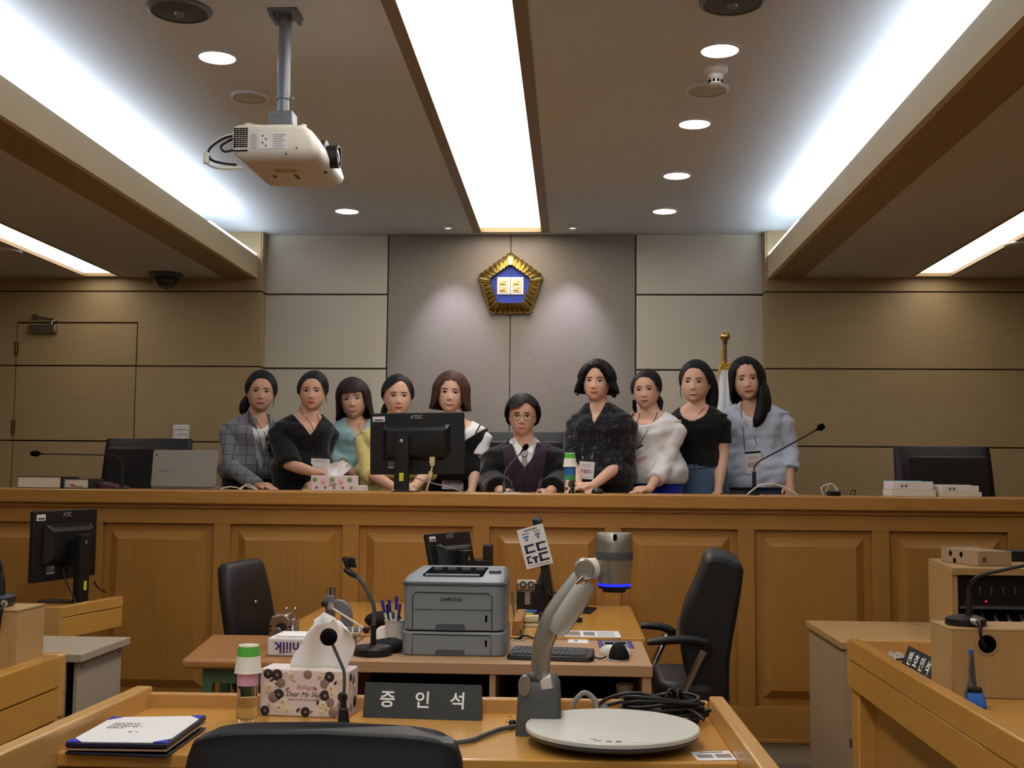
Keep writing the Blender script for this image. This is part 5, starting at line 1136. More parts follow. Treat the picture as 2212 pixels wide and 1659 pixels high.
# ---- office chairs
t = thing('office_chair', 'black high-backed chair standing behind the brown table on the left', 'chair', (-1.40, 5.05, 0), 'black office chairs')
def chairback(F, outline_w, zlist, ylist, th, m_, t, name='backrest'):
    rows = []
    for wv, z_, y_ in zip(outline_w, zlist, ylist):
        q = []
        for k in range(28):
            a = 2*math.pi*k/28; ca, sa = math.cos(a), math.sin(a); q.append(V((wv*math.copysign(abs(ca)**.4, ca), y_+th*math.copysign(abs(sa)**.6, sa)*(1 if z_ < zlist[-1]-.02 else .6), z_)))
        rows.append(q)
    return MB(F).loft(rows).build(name, m_, t, smooth=60, bevel=.004)
CX = frame((at(532, 1290, 5.02).x, 5.02, 0), 84)
chairback(CX, [.20, .22, .235, .235, .225, .20, .185], [.46, .56, .66, .76, .86, .945, .968], [-.055, -.045, -.03, -.012, .008, .024, .028], .042, 'black_leather', t)
MB(CX).lathe([(.013, 0), (.010, .004)], n=16, xf=Matrix.Translation((-.03, -.055, .80)) @ Matrix.Rotation(R(90), 4, 'X') @ Matrix.Diagonal((1.3, .7, 1, 1))).build('badge', 'copper', t)
MB(CX).rbox((-.24, -.50, .42), (.24, -.03, .50), .08, 'Z').build('seat', 'black_leather', t, bevel=.02, seg=3)
MB(CX).cyl((0, -.26, .08), (0, -.26, .43), .028, n=14).build('gas_lift', 'black_plastic', t)
for k in range(5):
    an = 2*math.pi*k/5+.63; e = V((.24*math.cos(an), -.26+.24*math.sin(an), .065)); MB(CX).tube([(0, -.26, .10), e], [.026, .016], 8).build('base_leg', 'black_plastic', t); MB(CX).ball(e+V((0, 0, -.035)), .029, 12, 8).build('castor', 'black_plastic', t)
t = thing('office_chair', 'black leather office chair with chrome arms right of the clerk desk', 'chair', (.50, 4.55, 0), 'black office chairs')
RY = 4.62
def rp_(x, y): return at(x, y, RY)
# profile seen from the side, pushed sideways with rounded edges
prof = [(1497, 1512), (1490, 1460), (1478, 1430), (1470, 1385), (1468, 1340), (1478, 1300), (1497, 1262), (1512, 1225), (1521, 1196), (1536, 1187), (1560, 1190), (1580, 1197), (1596, 1206), (1602, 1222), (1598, 1262), (1590, 1310), (1580, 1365), (1573, 1410), (1572, 1460), (1573, 1512)]
P0 = [rp_(x, y) for x, y in prof]; cm = sum(P0, V())/len(P0)
rows = []
for dy, s in ((-.23, .93), (-.20, .99), (-.1, 1.0), (.1, 1.0), (.20, .99), (.23, .93)):
    rows.append([V((cm.x+(p.x-cm.x)*s+.10*dy, RY+dy, cm.z+(p.z-cm.z)*s)) for p in P0])
MB().loft(rows).build('backrest', 'black_leather', t, smooth=60, bevel=.012)
for yy in (1352, 1362, 1372):
    MB().tube([rp_(1474, yy)+V((0, -.2, 0)), rp_(1474, yy)+V((-.006, 0, 0)), rp_(1474, yy)+V((0, .2, 0))], .005, 6, 4).build('lumbar_fold', 'black_leather', t)
sc_ = rp_(1470, 1478)
MB().rbox((rp_(1412, 1470).x, RY-.24, rp_(1450, 1508).z), (rp_(1545, 1470).x, RY+.24, rp_(1450, 1452).z), .07, 'Z').build('seat', 'black_leather', t, bevel=.03, seg=4)
for s, a0, a1 in ((-1, (1398, 1388), (1528, 1386)), (1, (1384, 1352), (1452, 1362))):
    yy = RY+s*.27; A0, A1 = at(a0[0], a0[1], yy), at(a1[0], a1[1], yy)
    MB().tube([A0, A0*.7+A1*.3+V((0, 0, .006)), A0*.3+A1*.7+V((0, 0, .008)), A1+V((0, 0, -.006)), A1+V((-.01, 0, -.03))], [.010, .015, .016, .018, .012], 12, 3).build('armrest', 'black_plastic', t, smooth=60)
    B0 = A1+V((-.012, 0, -.03)) if s < 0 else A1+V((-.02, 0, -.02)); B1 = V((B0.x-.085, RY+s*.24, rp_(1470, 1490).z))
    MB().tube([B0, B0*.75+B1*.25, B1], [.016, .014, .014], 12).build('arm_support', 'chrome', t)
MB().ball(V((rp_(1430, 1500).x, RY-.26, rp_(1430, 1500).z)), (.022, .02, .016), 14, 10).build('tilt_knob', 'chrome', t)
gx = .575
MB().cyl((gx, RY, .08), (gx, RY, rp_(1470, 1505).z), .028, n=14).build('gas_lift', 'chrome', t)
for k in range(5):
    an = 2*math.pi*k/5+.628; e = V((gx+.26*math.cos(an), RY+.26*math.sin(an), .065)); MB().tube([(gx, RY, .10), e], [.026, .016], 8).build('base_leg', 'chrome', t); MB().ball(e+V((0, 0, -.035)), .029, 12, 8).build('castor', 'black_plastic', t)
# ================================================================== left side: prosecutor's corner
t = thing('prosecutor_desk', 'yellow wood desk with rounded rim at the left edge', 'desk', (-1.9, 2.6, 0))
MB().box((-2.35, 1.2, .735), (-1.53, 3.5, .765)).build('desktop', 'desk_wood', t)
MB().box((-1.555, 1.2, .705), (-1.505, 3.46, .80)).build('side_rim', 'desk_wood', t, bevel=.006)
MB().box((-1.553, 1.2, .615), (-1.507, 3.46, .703)).build('side_apron', 'desk_wood', t, bevel=.001)
MB().rbox((-2.35, 3.46, .615), (-1.505, 3.52, .80), .025, 'Z').build('back_rim', 'desk_rim', t, bevel=.006)
MB().box((-1.62, 1.3, 0), (-1.585, 3.44, .615)).build('side_board', 'bench_wood', t)
MB().box((-1.60, 3.44, 0), (-1.51, 3.51, .615)).build('corner_post', 'desk_rim', t, bevel=.01)
t = thing('wooden_box', 'plain wooden box carrying a microphone base at the left edge', 'box', (-1.72, 3.38, .7655)); MB().box((-1.92, 3.285, .7655), (-1.555, 3.455, .945)).build('box_body', 'box_wood', t, bevel=.002); MB().box((-1.92, 3.283, .945), (-1.553, 3.457, .949)).build('box_lid', 'box_wood', t)
lb_ = V((-1.68, 3.37, .9495))
t = thing('desk_microphone', 'black microphone base with a round plug on the left wooden box', 'microphone', lb_)
MB().rbox((lb_.x-.075, lb_.y-.05, lb_.z), (lb_.x+.065, lb_.y+.05, lb_.z+.035), .03, 'Z').build('base', 'black_plastic', t, bevel=.012, seg=3)
MB().tube([at(3, 1290, 3.36), at(4, 1255, 3.36), at(3, 1235, 3.36)], [.012, .010, .005], 12).build('socket', 'black_plastic', t)
MB().tube([at(3, 1240, 3.36), at(2, 1222, 3.36), at(-6, 1205, 3.36), at(-40, 1190, 3.36), at(-80, 1180, 3.36)], .0045, 8, 5).build('gooseneck', 'black_plastic', t)
MB().cyl(at(8, 1303, 3.315), at(10, 1304, 3.29), .009, n=14).build('connector', 'silver_pale', t)
MB().tube([at(8, 1304, 3.29), at(4, 1315, 3.275), at(0, 1340, 3.275), at(-4, 1370, 3.275)], .004, 8, 4).build('cable', 'black_plastic', t)
ph_ = at(5, 1438, 3.0)
solo('telephone_handset', 'pale handset lying on the prosecutor desk at the left edge', 'telephone', MB(frame((-1.62, 3.08, .766), 15)).rbox((-.1, -.03, 0), (.06, .03, .03), .012, 'Z'), 'silver_pale', bevel=.006)
t = thing('low_cabinet', 'pale laminate cabinet with overhanging top behind the prosecutor desk', 'cabinet', (-2.0, 4.2, 0))
MB().box((-2.45, 3.985, .695), (-1.66, 4.43, .722)).build('top', 'white_laminate', t, bevel=.002)
MB().box((-2.43, 4.02, 0), (-1.685, 4.41, .695)).build('body', 'white_laminate', t, bevel=.002)
MB().box((-1.72, 4.01, .02), (-1.70, 4.02, .69)).build('door_edge', 'slot', t)
for y_, z_ in ((4.05, .672), (4.39, .672)): MB().cyl((-1.686, y_, z_), (-1.683, y_, z_), .005, n=10).build('cam_lock', 'doc_grey', t)
t = thing('stenographer_desk', 'yellow wood desk end with a low front board below the left monitor', 'desk', (-2.4, 5.0, 0))
MB().box((-3.0, 4.72, .735), (-2.06, 5.15, .76)).build('desktop', 'desk_wood', t)
MB().prism([(-2.085, 4.70, .755), (-2.045, 4.70, .755), (-1.968, 5.15, .755), (-2.005, 5.15, .755)], (0, 0, .045)).build('side_rim', 'desk_wood', t, bevel=.003)
MB().prism([(-2.083, 4.70, .67), (-2.047, 4.70, .67), (-1.970, 5.15, .67), (-2.007, 5.15, .67)], (0, 0, .083)).build('side_apron', 'desk_wood', t, bevel=.002)
MB().box((-2.30, 4.68, .67), (-2.045, 4.70, .76)).build('end_board', 'desk_rim', t); MB().box((-2.16, 4.682, .76), (-2.046, 4.735, .798)).build('end_cheek', 'desk_rim', t)
MB().box((-2.95, 4.8, 0), (-2.12, 5.12, .735)).build('pedestal', 'bench_wood', t)
mc_ = at(143, 1176, 5.25)
t, _ = monitor('computer_monitor', 'black monitor turned sideways on the desk at the left', frame((mc_.x, 5.25, mc_.z), 80, 0, 0), .48, .31, 'monitors seen from behind', .0, V((at(180, 1300, 5.2).x, 5.2, .7605)), 0, so=.085)
cable_thing('black_cable', 'black cable hanging below the left monitor', [[at(135, 1228, 5.18), at(142, 1255, 5.16), at(155, 1282, 5.12), V((at(166, 1302, 5.1).x, 5.1, .766))], [at(203, 1255, 5.2), at(212, 1270, 5.25), V((at(228, 1292, 5.3).x, 5.3, .80))]], 'black_plastic', .003)
# ================================================================== right side: defence corner
t = thing('defence_desk', 'yellow wood desk with raised rounded rim at the right edge', 'desk', (1.35, 3.0, 0))
MB().box((.96, 1.2, .73), (1.80, 4.1, .76)).build('desktop', 'desk_wood', t)
MB().box((.932, 1.2, .733), (.972, 4.10, .80)).build('side_rim', 'desk_wood', t, bevel=.005)
for y0, y1 in ((1.2, 2.765), (2.768, 4.1)): MB().box((.9335, y0, .643), (.968, y1, .7315)).build('side_apron', 'desk_wood', t, bevel=.001)
MB().rbox((.932, 4.085, .643), (1.80, 4.135, .80), .02, 'Z').build('back_rim', 'desk_rim', t, bevel=.006)
MB().box((1.0, 1.3, 0), (1.03, 4.05, .643)).build('side_board', 'bench_wood', t)
MB().box((.945, 4.02, 0), (1.02, 4.12, .643)).build('corner_post', 'desk_wood', t, bevel=.006)
BX = (1.008, 1.375, 3.245, 3.425)
t = thing('wooden_box', 'plain wooden box with a round cable hole on the defence desk', 'box', (1.19, 3.33, .7605))
MB().box((BX[0], BX[2], .7605), (BX[1], BX[3], .938)).build('box_body', 'box_wood', t, bevel=.002)
MB().box((BX[0]-.001, BX[2]-.001, .938), (BX[1]+.001, BX[3]+.001, .942)).build('box_lid', 'box_wood', t)
hp0 = at(2132, 1391, BX[2])
MB().lathe([(.024, 0), (.030, .0005), (.030, .003), (.024, .0035)], n=28, xf=Matrix.Translation((hp0.x, BX[2], hp0.z)) @ Matrix.Rotation(R(90), 4, 'X'), cap=False).build('hole_ring', 'cardboard', t)
MB().lathe([(.024, 0), (.024, .001)], n=28, xf=Matrix.Translation((hp0.x, BX[2], hp0.z)) @ Matrix.Rotation(R(90), 4, 'X')).build('hole', 'slot', t)
rb = V((at(2086, 1345, 3.33).x, 3.33, .9425))
t = thing('desk_microphone', 'black gooseneck microphone on the wooden box at the right', 'microphone', rb)
MB().lathe([(.050, 0), (.052, .004), (.050, .018), (.03, .026)], n=32, xf=frame((rb.x, rb.y, rb.z)) @ Matrix.Diagonal((1.05, 1.0, 1, 1))).build('base', 'black_plastic', t, smooth=40)
MB().tube([V((at(2093, 1330, 3.33).x, 3.33, .962)), at(2093, 1300, 3.33), at(2094, 1279, 3.33)], [.0105, .009, .006], 12).build('socket', 'black_plastic', t)
MB().tube([at(2094, 1285, 3.33), at(2095, 1270, 3.33), at(2102, 1254, 3.32), at(2116, 1244, 3.31), at(2150, 1235, 3.29), at(2212, 1222, 3.26), at(2290, 1206, 3.22)], .0045, 10, 6).build('gooseneck', 'black_plastic', t, smooth=60)
MB().ball(at(2300, 1204, 3.22), .019, 16, 12).build('windscreen', 'foam', t)
MB().cyl(at(2101, 1341, 3.285), at(2112, 1345, 3.255), .0085, n=14).build('connector', 'silver_pale', t)
MB().tube([at(2112, 1345, 3.255), at(2117, 1352, 3.24), at(2118, 1370, 3.236), at(2124, 1390, 3.238), at(2130, 1396, 3.24)], .0042, 8, 5).build('cable', 'black_plastic', t)
tentsign('nameplate', 'black nameplate reading 변호인석 leaning by the box on the defence desk', (1.012, 3.76, .7605), (1.012, 3.46, .7605), .066, .028, '변호인석', .046, .20, None, (-1, 0, 0))
pw_ = on(1940, 1421, .7605)
t = thing('crumpled_wrap', 'crumpled clear plastic wrap left of the defence nameplate', 'wrap', (pw_.x, pw_.y, .7605))
random.seed(3)
MB().grid([[V((pw_.x-.025+.007*j, pw_.y-.06+.015*i, .762+.012*random.random())) for j in range(8)] for i in range(9)]).build('film', 'silver_pale', t, solid=.0006)
bb = V((1.028, 3.125, .7605))
t = thing('pen_stand', 'desk pen in a blue weighted base on the defence desk', 'pen stand', bb)
MB(frame(bb, -15)).loft([[V((x_*s, y_*s, z_)) for x_, y_ in ((-.026, -.03), (.026, -.03), (.026, .03), (-.026, .03))] for s, z_ in ((1.0, 0), (.98, .012), (.78, .036), (.7, .039))]).build('base', 'blue_plastic', t, bevel=.004)
MB(frame(bb, -15)).rbox((-.018, -.022, .039), (.018, .022, .047), .01, 'Z').build('base_cap', 'black_plastic', t)
MB().cyl(bb+V((.0, 0, .045)), bb+V((-.006, 0, .132)), .0055, n=12).build('pen', 'doc_grey', t); MB().cyl(bb+V((-.006, 0, .126)), bb+V((-.007, 0, .143)), .0062, n=12).build('pen_cap', 'blue_plastic', t)
MB().tube([bb+V((-.006, -.004, .138)), bb+V((-.012, -.006, .10)), bb+V((-.014, -.008, .07)), bb+V((-.026, -.014, .04)), bb+V((-.028, -.02, .012))], .004, 8, 5).build('cord', 'doc_grey', t)
solo('paper_disc', 'round black and white disc lying behind the blue pen stand', 'disc', MB().lathe([(.022, 0), (.022, .004)], (bb.x-.022, bb.y+.055, .7605), 24), 'ink_black')
t = thing('equipment_cabinet', 'wide pale wood cabinet behind the defence desk with a hinged door edge', 'cabinet', (1.4, 4.95, 0))
MB().box((1.022, 4.60, .695), (1.80, 5.30, .722)).build('top', 'box_wood', t, bevel=.002)
MB().box((1.035, 4.66, 0), (1.79, 5.29, .695)).build('body', 'pale_laminate', t, bevel=.002)
MB().box((1.033, 4.615, .02), (1.06, 4.66, .69)).build('door_edge', 'pale_laminate', t)
MB().box((1.062, 4.63, .02), (1.075, 4.655, .69)).build('door_gap', 'slot', t)
for z_ in (.60, .33, .12): MB().box((1.05, 4.61, z_), (1.072, 4.618, z_+.03)).build('hinge', 'steel', t)
for k in range(9): MB().cyl((1.068, 4.628, .1+.06*k), (1.068, 4.632, .1+.06*k), .005, n=8).build('rail_hole', 'steel', t)
gq_ = on(1975, 1348, .7225); t = solo('cable_grommet', 'round metal grommet in the top of the wide cabinet', 'grommet', MB().lathe([(.032, 0), (.032, .003), (.025, .004), (.02, .002)], (gq_.x, gq_.y, .7225), 28), 'silver_pale')
N_, D_, W2 = V((1.432, 4.40, 0)), V((.118, .934, 0)), V((.92, -.0, 0))
N_ = V((1.475, 4.72, 0)); D_ = V((.075, .56, 0)); TZ2 = .7225
t = thing('rack_cabinet', 'wooden rack cabinet with black mixing equipment at the right edge', 'cabinet', (1.85, 5.0, TZ2))
def quadr(ax, ay, bx, by): return [N_+V((1, 0, 0))*ax+D_*ay, N_+V((1, 0, 0))*bx+D_*ay, N_+V((1, 0, 0))*bx+D_*by, N_+V((1, 0, 0))*ax+D_*by]
def zl(P, z): return [V((p.x, p.y, z)) for p in P]
MB().prism(zl(quadr(-.0, -.02, .9, 1.0), .972), (0, 0, .028)).build('top', 'box_wood', t, bevel=.002)
MB().prism(zl(quadr(.0, 0, .022, 1.0), TZ2), (0, 0, .972-TZ2)).build('side_panel', 'box_wood', t)
MB().prism(zl(quadr(.022, .9, .9, 1.0), TZ2), (0, 0, .972-TZ2)).build('back_panel', 'black_soft', t)
rk = MB().prism(zl(quadr(.03, .10, .85, .2), .85), (0, 0, .11)).build('rack_unit', 'black_plastic', t)
for k in range(12): 
    q = N_+V((.07+.045*k, 0, 0))+D_*.1; MB().box((q.x-.004, q.y-.006, .895), (q.x+.004, q.y, .925)).build('fader', 'doc_grey' if k < 6 else 'silver_pale', rk)
q = N_+V((.10, 0, 0))+D_*.1; MB().ball((q.x+.04, q.y-.002, .866), .003, 8, 6).build('power_lamp', 'red_led', rk)
MB().prism(zl(quadr(.03, .0, .85, .1), .842), (0, 0, .008)).build('rack_shelf', 'doc_grey', t)
mx_ = MB().prism([zl(quadr(.03, -.0, .85, .1), .76)[i]+V((0, 0, .03 if i > 1 else 0)) for i in range(4)], (0, 0, .025)).build('mixer', 'black_plastic', t)
for i in range(12):
    for j in range(3):
        q = N_+V((.07+.05*i, 0, 0))+D_*(.015+.03*j); MB().cyl((q.x, q.y, .785+.009*j), (q.x, q.y, .80+.009*j), .006, n=8).build('mixer_knob', 'silver_pale' if j == 0 else 'doc_grey', mx_)
# cardboard file box on the rack
FX = frame((1.59, 4.86, 1.0005), -72)
t = thing('file_box', 'brown cardboard file box with two punched holes on the rack cabinet', 'box', (1.66, 4.95, 1.0005))
P = [on(2033, 1212, 1.0005), on(2113, 1223, 1.0005), on(2186, 1223, 1.0005)]
P.append(P[2]+(P[0]-P[1]))
MB().prism(P, (0, 0, .055)).build('carton', 'cardboard', t, bevel=.002)
MB().prism([p+V((0, 0, .055)) for p in P], (0, 0, .003)).build('lid', 'cardboard', t)
d_ = (P[1]-P[0]); nn = V((d_.y, -d_.x, 0)).normalized(); nn = nn if nn.y < 0 else -nn
for u, zq in ((.27, .034), (.56, .034), (.38, .006)):
    MB().lathe([(.011, 0), (.011, .001)], n=16, xf=basis(P[0]+d_*u+V((0, 0, zq+.004)), d_, nn)).build('punched_hole', 'slot', t)
dd_ = (P[2]-P[1]); n2 = V((dd_.y, -dd_.x, 0)).normalized(); n2 = n2 if n2.y < 0 else -n2
text('K', .024, 'ink_black', t, basis(P[1]+dd_*.2+V((0, 0, .024))+n2*.0005, dd_, n2), bold=.001)
w_ = on(2024, 1205, 1.0005); t = solo('crumpled_wrap', 'small crumpled white wrapper beside the cardboard file box', 'wrap', MB().grid([[V((1.575+.008*j, 5.10+.02*i, 1.002+.02*random.random())) for j in range(6)] for i in range(5)]), 'white_paper', solid=.0006)
k_ = at(2165, 1205, 5.12); solo('black_receiver', 'flat black audio unit behind the cardboard file box', 'receiver', MB().box((k_.x-.02, 5.12, 1.0005), (k_.x+.42, 5.26, 1.045)), 'black_plastic', bevel=.004)
# ================================================================== people
from mathutils.bvhtree import BVHTree
mat('skin', '#c79a80', .5, spec=.35, var=.05, vscale=30); mat('skin_fair', '#d3a78e', .5, spec=.35, var=.04, vscale=30); mat('skin_tan', '#b98a6d', .5, spec=.35, var=.05, vscale=30)
for _m in ('skin', 'skin_fair', 'skin_tan'):
    _b = MT[_m].node_tree.nodes['Principled BSDF']; _b.inputs['Subsurface Weight'].default_value = .12; _b.inputs['Subsurface Radius'].default_value = (.01, .004, .002)
def hairmat(name, c1, c2):
    m = mat(name, c1, .55, spec=.22); nt = m.node_tree; b = nt.nodes['Principled BSDF']
    tc = nt.nodes.new('ShaderNodeTexCoord'); mp = nt.nodes.new('ShaderNodeMapping'); mp.inputs['Scale'].default_value = (260, 260, 9)
    n = nt.nodes.new('ShaderNodeTexNoise'); n.inputs['Scale'].default_value = 1; n.inputs['Detail'].default_value = 3
    nt.links.new(tc.outputs['Object'], mp.inputs[0]); nt.links.new(mp.outputs[0], n.inputs['Vector'])
    rp = nt.nodes.new('ShaderNodeValToRGB'); rp.color_ramp.elements[0].color = lin(c1); rp.color_ramp.elements[1].color = lin(c2); rp.color_ramp.elements[0].position = .4; rp.color_ramp.elements[1].position = .7
    nt.links.new(n.outputs['Fac'], rp.inputs[0]); nt.links.new(rp.outputs[0], b.inputs['Base Color'])
    bp = nt.nodes.new('ShaderNodeBump'); bp.inputs['Strength'].default_value = .5; bp.inputs['Distance'].default_value = .003; nt.links.new(n.outputs['Fac'], bp.inputs['Height']); nt.links.new(bp.outputs[0], b.inputs['Normal'])
hairmat('hair_black', '#090807', '#15110f'); hairmat('hair_dark', '#1c1110', '#33211d'); hairmat('hair_brown', '#38221a', '#5a3a2b')
mat('lip', '#a85550', .45); mat('lip_pale', '#b5706a', .45); mat('teeth', '#e2ddd6', .4); mat('eye_white', '#cfc8c2', .35); mat('iris', '#140d0a', .2); mat('brow', '#2a1c16', .8)
def cloth(name, col, rough=.85, **k): return mat(name, col, rough, spec=.2, sheen=.2, **k)
cloth('cloth_black', '#0d0d0f'); cloth('cloth_white', '#d9d7d6', bump=.2, bscale=60); cloth('cloth_teal', '#88a8ac', bump=.3, bscale=50); cloth('cloth_yellow', '#d8cc82'); cloth('cloth_pale', '#b9c3d4', bump=.3, bscale=50)
cloth('cloth_plum', '#2e1d2b'); cloth('cloth_robe', '#0a0a0c'); cloth('cloth_denim', '#4b6078', var=.25, vscale=25); cloth('cloth_royal', '#20249a'); cloth('cloth_navy', '#16181f'); cloth('tie', '#8d8a86')
cloth('cloth_pattern', '#1a1a1e')
def patterned():
    m = MT['cloth_pattern']; nt = m.node_tree; b = nt.nodes['Principled BSDF']; tc = nt.nodes.new('ShaderNodeTexCoord')
    n = nt.nodes.new('ShaderNodeTexNoise'); n.inputs['Scale'].default_value = 42; n.inputs['Detail'].default_value = 5; n.inputs['Distortion'].default_value = 1.5
    nt.links.new(tc.outputs['Object'], n.inputs['Vector']); rp = nt.nodes.new('ShaderNodeValToRGB'); e = rp.color_ramp.elements
    e[0].position = .5; e[0].color = lin('#131317'); e[1].position = .72; e[1].color = lin('#6a6560'); k = e.new(.6); k.color = lin('#2b2c33')
    nt.links.new(n.outputs['Fac'], rp.inputs[0]); nt.links.new(rp.outputs[0], b.inputs['Base Color'])
patterned()
cloth('cloth_plaid', '#77787c')
def plaid():
    m = MT['cloth_plaid']; nt = m.node_tree; b = nt.nodes['Principled BSDF']; tc = nt.nodes.new('ShaderNodeTexCoord'); sp = nt.nodes.new('ShaderNodeSeparateXYZ'); nt.links.new(tc.outputs['Object'], sp.inputs[0])
    def line(sock, f, wdt):
        a = nt.nodes.new('ShaderNodeMath'); a.operation = 'MULTIPLY'; a.inputs[1].default_value = f; nt.links.new(sock, a.inputs[0])
        r = nt.nodes.new('ShaderNodeMath'); r.operation = 'FRACT'; nt.links.new(a.outputs[0], r.inputs[0])
        l = nt.nodes.new('ShaderNodeMath'); l.operation = 'LESS_THAN'; l.inputs[1].default_value = wdt; nt.links.new(r.outputs[0], l.inputs[0]); return l.outputs[0]
    def mx(a, bb, op='MAXIMUM'):
        k = nt.nodes.new('ShaderNodeMath'); k.operation = op; nt.links.new(a, k.inputs[0]); nt.links.new(bb, k.inputs[1]); return k.outputs[0]
    L = mx(line(sp.outputs['X'], 17, .07), line(sp.outputs['Z'], 17, .07)); L2 = mx(line(sp.outputs['X'], 102, .35), line(sp.outputs['Z'], 102, .35))
    m1 = nt.nodes.new('ShaderNodeMixRGB'); m1.inputs[1].default_value = lin('#85868b'); m1.inputs[2].default_value = lin('#66676c'); nt.links.new(L2, m1.inputs[0])
    m2 = nt.nodes.new('ShaderNodeMixRGB'); m2.inputs[2].default_value = lin('#34343a'); nt.links.new(L, m2.inputs[0]); nt.links.new(m1.outputs[0], m2.inputs[1]); nt.links.new(m2.outputs[0], b.inputs['Base Color'])
plaid()
TMP = bpy.data.scenes.new('work')
def remesh(mb, voxel, it=3):
    me = bpy.data.meshes.new('tmp'); me.from_pydata([tuple(v) for v in mb.v], [], mb.f)
    bm = bmesh.new(); bm.from_mesh(me); bmesh.ops.recalc_face_normals(bm, faces=bm.faces); bm.to_mesh(me); bm.free()
    o = bpy.data.objects.new('tmp', me); TMP.collection.objects.link(o)
    k = o.modifiers.new('r', 'REMESH'); k.mode = 'VOXEL'; k.voxel_size = voxel
    if it: s = o.modifiers.new('s', 'SMOOTH'); s.iterations = it; s.factor = .5
    TMP.view_layers[0].update(); dg = TMP.view_layers[0].depsgraph
    ev = o.evaluated_get(dg); r = bpy.data.meshes.new_from_object(ev)
    out = MB(); out.v = [v.co.copy() for v in r.vertices]; out.f = [list(p.vertices) for p in r.polygons]
    bpy.data.objects.remove(o); bpy.data.meshes.remove(me); bpy.data.meshes.remove(r)
    return out
def cut(mb, g):
    """drop what lies where g < 0 and pull the rim onto g = 0"""
    val = [g(v) for v in mb.v]; keep = [f for f in mb.f if max(val[i] for i in f) > 0]
    cnt = {}
    for f in keep:
        for i in range(len(f)):
            e = tuple(sorted((f[i], f[(i+1) % len(f)]))); cnt[e] = cnt.get(e, 0)+1
    rim = {i for e, c in cnt.items() if c == 1 for i in e}
    o = MB(); mp = {}
    for f in keep:
        q = []
        for i in f:
            if i not in mp:
                v = mb.v[i].copy()
                if i in rim and abs(val[i]) < 10:
                    for _ in range(2):
                        a = g(v); h = .002; gr = V(((g(v+V((h, 0, 0)))-a)/h, (g(v+V((0, h, 0)))-a)/h, (g(v+V((0, 0, h)))-a)/h)); L = gr.length_squared
                        if L > 1e-6:
                            st = gr*(a/L); v = v-(st if st.length < .012 else st*(.012/st.length))
                mp[i] = len(o.v); o.v.append(v)
            q.append(mp[i])
        o.f.append(q)
    return o
def tabi(tab, x):
    if x <= tab[0][0]: return tab[0][1:]
    for a, b in zip(tab[:-1], tab[1:]):
        if x <= b[0]:
            t = (x-a[0])/(b[0]-a[0]); t = t*t*(3-2*t) if False else t
            return tuple(p+(q-p)*t for p, q in zip(a[1:], b[1:]))
    return tab[-1][1:]
GA = lambda d, s: math.exp(-(d/s)**2)
HEADT = [(z_, a_*1.055, b_, c_) for z_, a_, b_, c_ in [(-.116, .010, .064, -.030), (-.111, .026, .077, -.012), (-.1, .040, .083, .006), (-.08, .057, .086, .034), (-.055, .067, .087, .056), (-.03, .0725, .088, .076), (0, .0755, .089, .092), (.03, .0755, .090, .098), (.06, .069, .085, .094), (.085, .055, .069, .078), (.1, .035, .045, .052), (.108, .012, .018, .022)]]
def face_relief(x, z, male=0):
    z = z+.009
    nz_ = (.003+.0145*max(0, min(1, (.012-z)/.048))) if z > -.037 else .0175*max(0, 1-(-.037-z)/.010)
    if z > .02: nz_ = .003*max(0, 1-(z-.02)/.02)
    d = nz_*GA(x, .0075+.0045*max(0, min(1, (.01-z)/.05)))
    d += .006*GA(z+.038, .007)*(GA(x-.011, .006)+GA(x+.011, .006))
    ax = abs(x)
    d -= .0065*GA(ax-.031, .015)*GA(z-.002, .011)
    d += .0025*GA(ax-.03, .02)*GA(z-.022, .008)
    d += .0035*GA(ax-.040, .02)*GA(z+.032, .018)
    d += .005*GA(x, .022)*GA(z+.066, .010)
    d -= .0025*GA(x, .02)*GA(z+.082, .006)
    d += .004*GA(x, .017)*GA(z+.1, .011)
    return d
def face_y(x, z, male=0):                 # depth of the face surface, head frame, forward = -y
    wx, yf, yb = tabi(HEADT, z); u = min(.999, abs(x)/wx)
    return -(yf*(1-u**2.3)**.55+face_relief(x, z, male))
def head_shell(male=0):
    mb = MB(); rings = []; n = 72; zs = [-.116+.224*(i/52) for i in range(53)]
    for z in zs:
        wx, yf, yb = tabi(HEADT, z); q = []
        for k in range(n):
            a = 2*math.pi*k/n; ca, sa = math.cos(a), math.sin(a)
            x = wx*math.copysign(abs(ca)**.87, ca)
            if sa < 0: y = face_y(x*.999, z, male) if abs(ca) < .999 else 0
            else: y = yb*abs(sa)**.9
            q.append(V((x, y, z)))
        rings.append(q)
    mb.loft(rings)
    for s in (-1, 1):                     # ears
        for dz, r1, r2 in ((.006, .011, .017), (-.012, .009, .013)):
            mb.ball((s*.079, .012, dz-.014), (r1*.55, r1, r2), 12, 8)
    return mb
